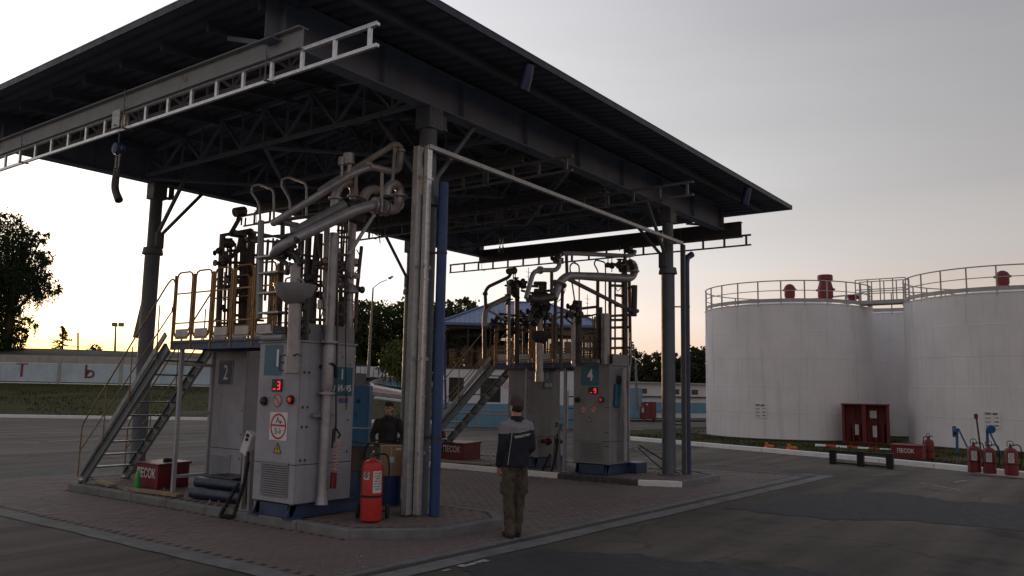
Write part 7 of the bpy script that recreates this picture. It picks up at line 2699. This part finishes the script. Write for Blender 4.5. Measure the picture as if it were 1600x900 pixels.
for x, w_ in ((1.7, .4), (4.6, .5), (5.4, .4), (6.3, .6)):
    b = MB()
    lb_(b, x, x + w_, .06, .099, 1.95, 2.32)
    wf = b.build('window', 'frame_dark', low)
    b = MB()
    lb_(b, x + .04, x + w_ - .04, .05, .058, 1.99, 2.28)
    b.build('pane', 'dark_glass', wf)
b = MB()
lb_(b, .2, 1.2, -.6, .0, .1, 2.35)
b.build('blue_shed', 'plinth_blue', low)
t = thing('fire_cabinet', (51.967,26.739,0.32), 'distant dark red fire cabinet on the grass before the low white building', 'fire cabinet')
p = V((51.967,26.739,0.32))
p.z = 0
b = MB()
b.boxc(p + V((0, 0, .78)), (.96, .4, 1.2), rot2, .01)
b.build('body', 'red_dark', t)
b = MB()
for s in (-.24, .24): b.boxc(p + u2_ * s - v2_ * .21 + V((0, 0, .78)), (.44, .02, 1.1), rot2, .004)
b.build('door', 'red_vent', t)
b = MB()
b.boxc(p - u2_ * .3 - v2_ * .225 + V((0, 0, 1.2)), (.12, .01, .1), rot2)
b.build('label', 'label_white', t)
b = MB()
for s in (-.4, .4): b.boxc(p + u2_ * s + V((0, 0, .1)), (.06, .3, .2), rot2)
b.build('leg', 'red_dark', t)
extinguisher((50.781,26.659,0.253), -40, 'distant red extinguisher beside the far red fire cabinet', .85, .17, 'red_dark', False, 1)
sheet('far_grass', [(A2 - v2_ * 4 - u2_ * 8)[:2], (A2 - v2_ * 4 + u2_ * 30)[:2], (A2 - v2_ * .3 + u2_ * 30)[:2], (A2 - v2_ * .3 - u2_ * 8)[:2]], .10, 'grass_ground')
kf = sheet('far_kerb', [(A2 - v2_ * 4.3 - u2_ * 8)[:2], (A2 - v2_ * 4.3 + u2_ * 30)[:2], (A2 - v2_ * 4 + u2_ * 30)[:2], (A2 - v2_ * 4 - u2_ * 8)[:2]], .12, 'kerb_white')

# ------------------------------------------------------------------ lamp posts and poles
def lamp_post(base, top, head, label, kind=0):
    t = thing('street_lamp', base, label, 'street lamp', 'lamp posts round the yard')
    b = MB()
    b.tube([base, V(base).lerp(V(top), .55), top], [.13, .10, .06], 10)
    b.build('pole', 'lamp_metal', t)
    if kind == 0:
        b = MB()
        b.tube([top, V(top).lerp(V(head), .5) + V((0, 0, .12)), head], .035, 8, fil=.3)
        b.build('arm', 'lamp_metal', t)
        b = MB()
        d = (V(head) - V(top)).normalized()
        b.ell(V(head) + d * .25, (.16, .16, .10), 7)
        b.ell(V(head) + d * .45, (.14, .14, .07), 7)
        b.build('lamp_head', 'lamp_metal', t)
    else:
        b = MB()
        b.bar(V(top) - T_ * .3, V(top) + T_ * .5, .05, .05)
        b.build('arm', 'lamp_metal', t)
        for s in (-.1, .45):
            b = MB()
            b.boxc(V(top) + T_ * s + V((0, 0, .05)), (.4, .3, .34), rotw, .03)
            b.build('floodlight', 'lamp_metal', t)
lamp_post((46.441,48.808,2.809), (45.891,48.051,9.922), (46.488,47.108,10.602), 'grey street lamp with a slanting arm rising before the trees beyond cabinet 1')
lamp_post((52.337,27.826,0.813), (51.888,27.736,4.111), (51.676,27.824,5.044), 'slim street lamp before the dark trees right of cabinet 4')
lamp_post((37.029,70.097,1.716), (36.542,69.649,6.961), (36.529,69.642,7.07), 'floodlight pole standing before the letter wall at the left', 1)
t = thing('utility_pole', (55.092,114.252,5.311), 'thin utility pole with one crossarm beyond the letter wall', 'pole')
p, q = V((55.092,114.252,5.311)), V((54.707,114.045,8.756))
b = MB()
b.tube([p, q], .12, 8)
b.build('pole', 'bark', t)
b = MB()
c = V((54.919,114.159,6.861))
b.bar(c - T_ * .9, c + T_ * .9, .12, .12)
b.build('crossarm', 'bark', t)
t = thing('globe_lamp', (33.303,28.996,0.399), 'blue post with a globe lamp at the left end of the building', 'street lamp')
b = MB()
b.tube([(33.321,29.006,0.232), (32.756,28.816,4.746)], .06, 8)
b.build('post', 'blue_steel', t)
b = MB()
b.ell((32.703,28.824,5.047), (.2, .2, .24), 8)
b.build('globe', 'glass', t)
b = MB()
b.tube([(9.509,16.8,0.081), (9.32,16.668,1.918)], .055, 10)
b.build('post', 'blue_pipe', thing('short_post', (9, 16.4, 0), 'short blue pipe standing against the left column', 'post'))
b = MB()
b.bar((10.083,18.289,2.97), (10.231,18.153,4.287), .16, .06)
b.build('plank', 'frame_brown', None, label='brown plank hung slanting on the left column', cat='plank')

# ------------------------------------------------------------------ trees
def leaf(b, p, s, rn, droop=0.0):
    d = V((rn.gauss(0, 1), rn.gauss(0, 1), rn.gauss(0, 1) - droop * 3)).normalized()
    x, y = frame(d)
    a = rn.uniform(0, 6.28)
    x = x * math.cos(a) + y * math.sin(a)
    w_ = s * rn.uniform(.3, .5)
    b.v += [p - x * w_, p + d * s * .5 , p + x * w_, p - d * s * .5]
    n = len(b.v)
    b.f.append((n - 4, n - 3, n - 2, n - 1))
    b.m.append(0)
def tree(name, label, base, blobs, n, size, m, seed, cat='tree', group=None, droop=0.0, trunk_r=.25, clump=.5):
    rn = random.Random(seed)
    base = V(base)
    t = thing(name, base, label, cat, group)
    cen = sum((V(c) for c, r in blobs), V((0, 0, 0))) / len(blobs)
    top = max((V(c) for c, r in blobs), key=lambda q: q.z)
    b = MB()
    mid = base.lerp(V((cen.x, cen.y, cen.z)), .6)
    b.tube([base - V((0, 0, .3)), mid, cen, V((cen.x * .5 + top.x * .5, cen.y * .5 + top.y * .5, top.z))], [trunk_r, trunk_r * .75, trunk_r * .45, trunk_r * .12], 8)
    for c, r in blobs:
        s = base.lerp(cen, rn.uniform(.55, .95))
        c = V(c)
        b.tube([s, s.lerp(c, .5) + V((0, 0, r * .2)), c], [trunk_r * .4, trunk_r * .25, trunk_r * .08], 6)
    b.build('trunk', 'bark', t)
    b = MB()
    tot = sum(r ** 2 for c, r in blobs)
    for c, r in blobs:
        c = V(c)
        k = int(n * r * r / tot / 14)
        for _ in range(k):
            while True:
                q = V((rn.uniform(-1, 1), rn.uniform(-1, 1), rn.uniform(-1, 1)))
                if .25 < q.length < 1: break
            q = q.normalized() * (q.length ** .6)
            p = c + V((q.x * r, q.y * r, q.z * r * .85))
            if noise.noise(p * (1.6 / r)) < (-.2 if droop else -.2): continue
            cs_ = clump * r * rn.uniform(.18, .4)
            for _ in range(14):
                leaf(b, p + V((rn.gauss(0, cs_), rn.gauss(0, cs_), rn.gauss(0, cs_ * .8))), size * rn.uniform(.6, 1.3), rn, droop)
            if droop:
                L = rn.uniform(.5, 1.6) * r * .8
                x, y = p.x, p.y
                for j in range(int(L / (size * .5))):
                    leaf(b, V((x + rn.gauss(0, .05), y + rn.gauss(0, .05), p.z - j * size * .5)), size * .8, rn, 1.0)
    b.build('crown', m, t, ang=0)
    return t
wb = list(zip([(33.858,86.316,17.009),(34.66,85.493,15.799),(35.99,83.701,15.839),(35.235,84.758,15.631),(36.418,83.513,14),(35.647,84.631,13.606),(36.154,84.207,12.387),(37.118,83.193,11.059),(36.319,84.296,10.911),(35.313,85.496,11.621),(33.929,86.842,14.048),(32.959,88.41,12.784),(34.664,86.89,9.132),(36.039,85.4,7.445),(35.527,86.309,6.38),(33.762,88.495,7.252),(31.872,90.264,10.899),(31.794,89.525,14.909),(34.652,87.58,5.921),(33.633,89.122,5.088),(35.52,86.514,5.454)], (1.4, 1.4, 0.7, 0.9, 0.75, 1.3, 1.1, 0.85, 1.3, 2.0, 2.5, 3.3, 1.6, 0.9, 1.0, 2.4, 3.4, 2.4, 1.7, 2.2, 1.0)))
tree('willow_tree', 'large dark weeping willow at the left edge beyond the letter wall', (35.243,87.341,3.285), wb, 42000, .21, 'willow_leaf', 1, droop=.5, trunk_r=.5)
def conifer(label, base, top, r, seed):
    rn = random.Random(seed)
    t = thing('spruce_tree', base, label, 'tree')
    base, top = V(base), V(top)
    b = MB()
    b.tube([base, top], [.12, .02], 6)
    b.build('trunk', 'bark', t)
    b = MB()
    for k in range(34):
        f = .12 + .86 * k / 34
        c = base.lerp(top, f)
        L = r * (1 - f) ** .8 * rn.uniform(.6, 1.15)
        a = rn.uniform(0, 6.28)
        d = V((math.cos(a), math.sin(a), .12))
        for j in range(14):
            q = c + d * L * (j + 1) / 14 + V((0, 0, -.12 * (j / 14) ** 2))
            for _ in range(4): leaf(b, q + V((rn.gauss(0, .08), rn.gauss(0, .08), rn.gauss(0, .05))), .15, rn)
    b.build('crown', 'tree_leaf', t, ang=0)
conifer('small sparse spruce against the yellow sky beyond the letter wall', (46.125,99.347,5.086), (45.729,99.133,8.63), 1.7, 5)
tree('shrub', 'tiny bush on the earth ridge right of the utility pole', (49.303,98.427,5.22), [((49.219,98.382,5.974), .7), ((49.055,98.635,5.818), .5)], 700, .2, 'dark_leaf', 8, 'bush', trunk_r=.05)
TB = [('tall green tree left of the street lamp beyond cabinet 1', (58.525,62.903,3.039), [((57.865,62.84,7.556), 2.6), ((58.128,62.104,9.379), 1.6), ((58.674,61.886,6.932), 2.2), ((57.998,63.205,4.967), 2.4), ((57.294,63.337,8.835), 1.8)], 11),
      ('tall green tree between the street lamp and the front column', (62.938,63.708,3.143), [((62.251,63.491,8.554), 2.6), ((61.737,63.827,10.236), 1.4), ((62.745,62.683,9.248), 2.0), ((62.635,63.545,5.85), 2.8), ((61.988,64.346,6.169), 2.0)], 12),
      ('tall green tree just left of the front column', (62.897,60.386,3.157), [((62.076,60.168,9.436), 2.0), ((62.283,59.68,10.438), 1.3), ((62.777,59.572,7.798), 2.8), ((62.292,60.435,6.788), 2.2), ((63.271,59.464,5.159), 2.6)], 13),
      ('green tree hidden mostly by the front column', (65.701,59.983,3.227), [((65.02,59.616,9.318), 2.6), ((65.485,59.56,6.616), 3.0), ((65.187,60.319,4.909), 2.4)], 14),
      ('green tree rising left of the blue roof', (60.91,52.936,3.142), [((60.297,52.466,9.297), 1.6), ((59.922,53.101,8.668), 1.6), ((60.846,51.856,8.696), 1.8), ((60.498,52.714,6.834), 2.8), ((60.335,53.323,4.977), 2.6)], 15),
      ('green tree with its top just over the blue roof', (65.313,53.753,3.246), [((64.354,53.602,10.087), 1.3), ((64.935,53.037,9.068), 1.6), ((64.304,54.16,7.752), 2.4), ((65.34,53.035,6.488), 2.4)], 16)]
for lb, base, bl, sd in TB: tree('broadleaf_tree', lb, base, bl, 6500, .34, 'tree_leaf', sd, group='trees beyond the bank', trunk_r=.3)
tree('weeping_shrub', 'rounded light green weeping shrub beyond the ramp', (53.608,52.651,2.966), [((53.486,52.456,4.675), 1.6), ((53.867,51.823,5.258), 1.4), ((53.071,53.135,4.091), 1.0), ((54.177,51.668,4.011), 1.4)], 5000, .24, 'bush_leaf', 21, 'bush', droop=.6, trunk_r=.12)
rn = random.Random(77)
DT = [(985, 585, 2.2), (1000, 572, 2.0), (1014, 578, 1.8), (1030, 582, 2.2), (1062, 578, 2.0), (1080, 566, 1.7), (1098, 570, 2.2), (1115, 575, 2.4), (965, 580, 2.0), (945, 586, 2.2), (925, 590, 2.0), (800, 552, 1.6)]
DTL = ['dark bushy tree directly right of cabinet 4 beyond the low building', 'dark tree behind the slim street lamp', 'low dark tree between the slim lamp and the right column', 'dark tree just left of the right column', 'dark tree just right of the blue downpipe', 'tallest dark tree between the right column and the white tank', 'dark tree touching the left edge of the white tank', 'dark tree hidden behind the leftmost white tank', 'dark tree seen through the pipe frame of cabinet 4', 'dark tree behind cabinet 4', 'dark tree behind the right end of the blue roof', 'dark tree seen through the glazed upper floor']
for i, ((x, y, r), lb) in enumerate(zip(DT, DTL)):
    dpt = 90 + rn.uniform(-6, 6)
    c = C0 = V((0, 0, 1.9)) + (V((0.79552718, 0.59296768, 0.1246027)) + _cr * ((x - 800) / 1290) - _cu * ((y - 450) / 1290)) * dpt
    bl = [(c + V((0, 0, -.3)), r), (c + V((rn.uniform(-1, 1), rn.uniform(-1, 1), -1.8)), r * 1.1), (c + V((rn.uniform(-1.5, 1.5), rn.uniform(-1.5, 1.5), -3)), r * 1.2), (c + V((rn.uniform(-.8, .8), rn.uniform(-.8, .8), r * .5)), r * .55)]
    tree('dark_tree', lb, (c.x, c.y, 0), bl, 3600, .36, 'dark_leaf', 100 + i, group='dark trees in the right distance', trunk_r=.25)
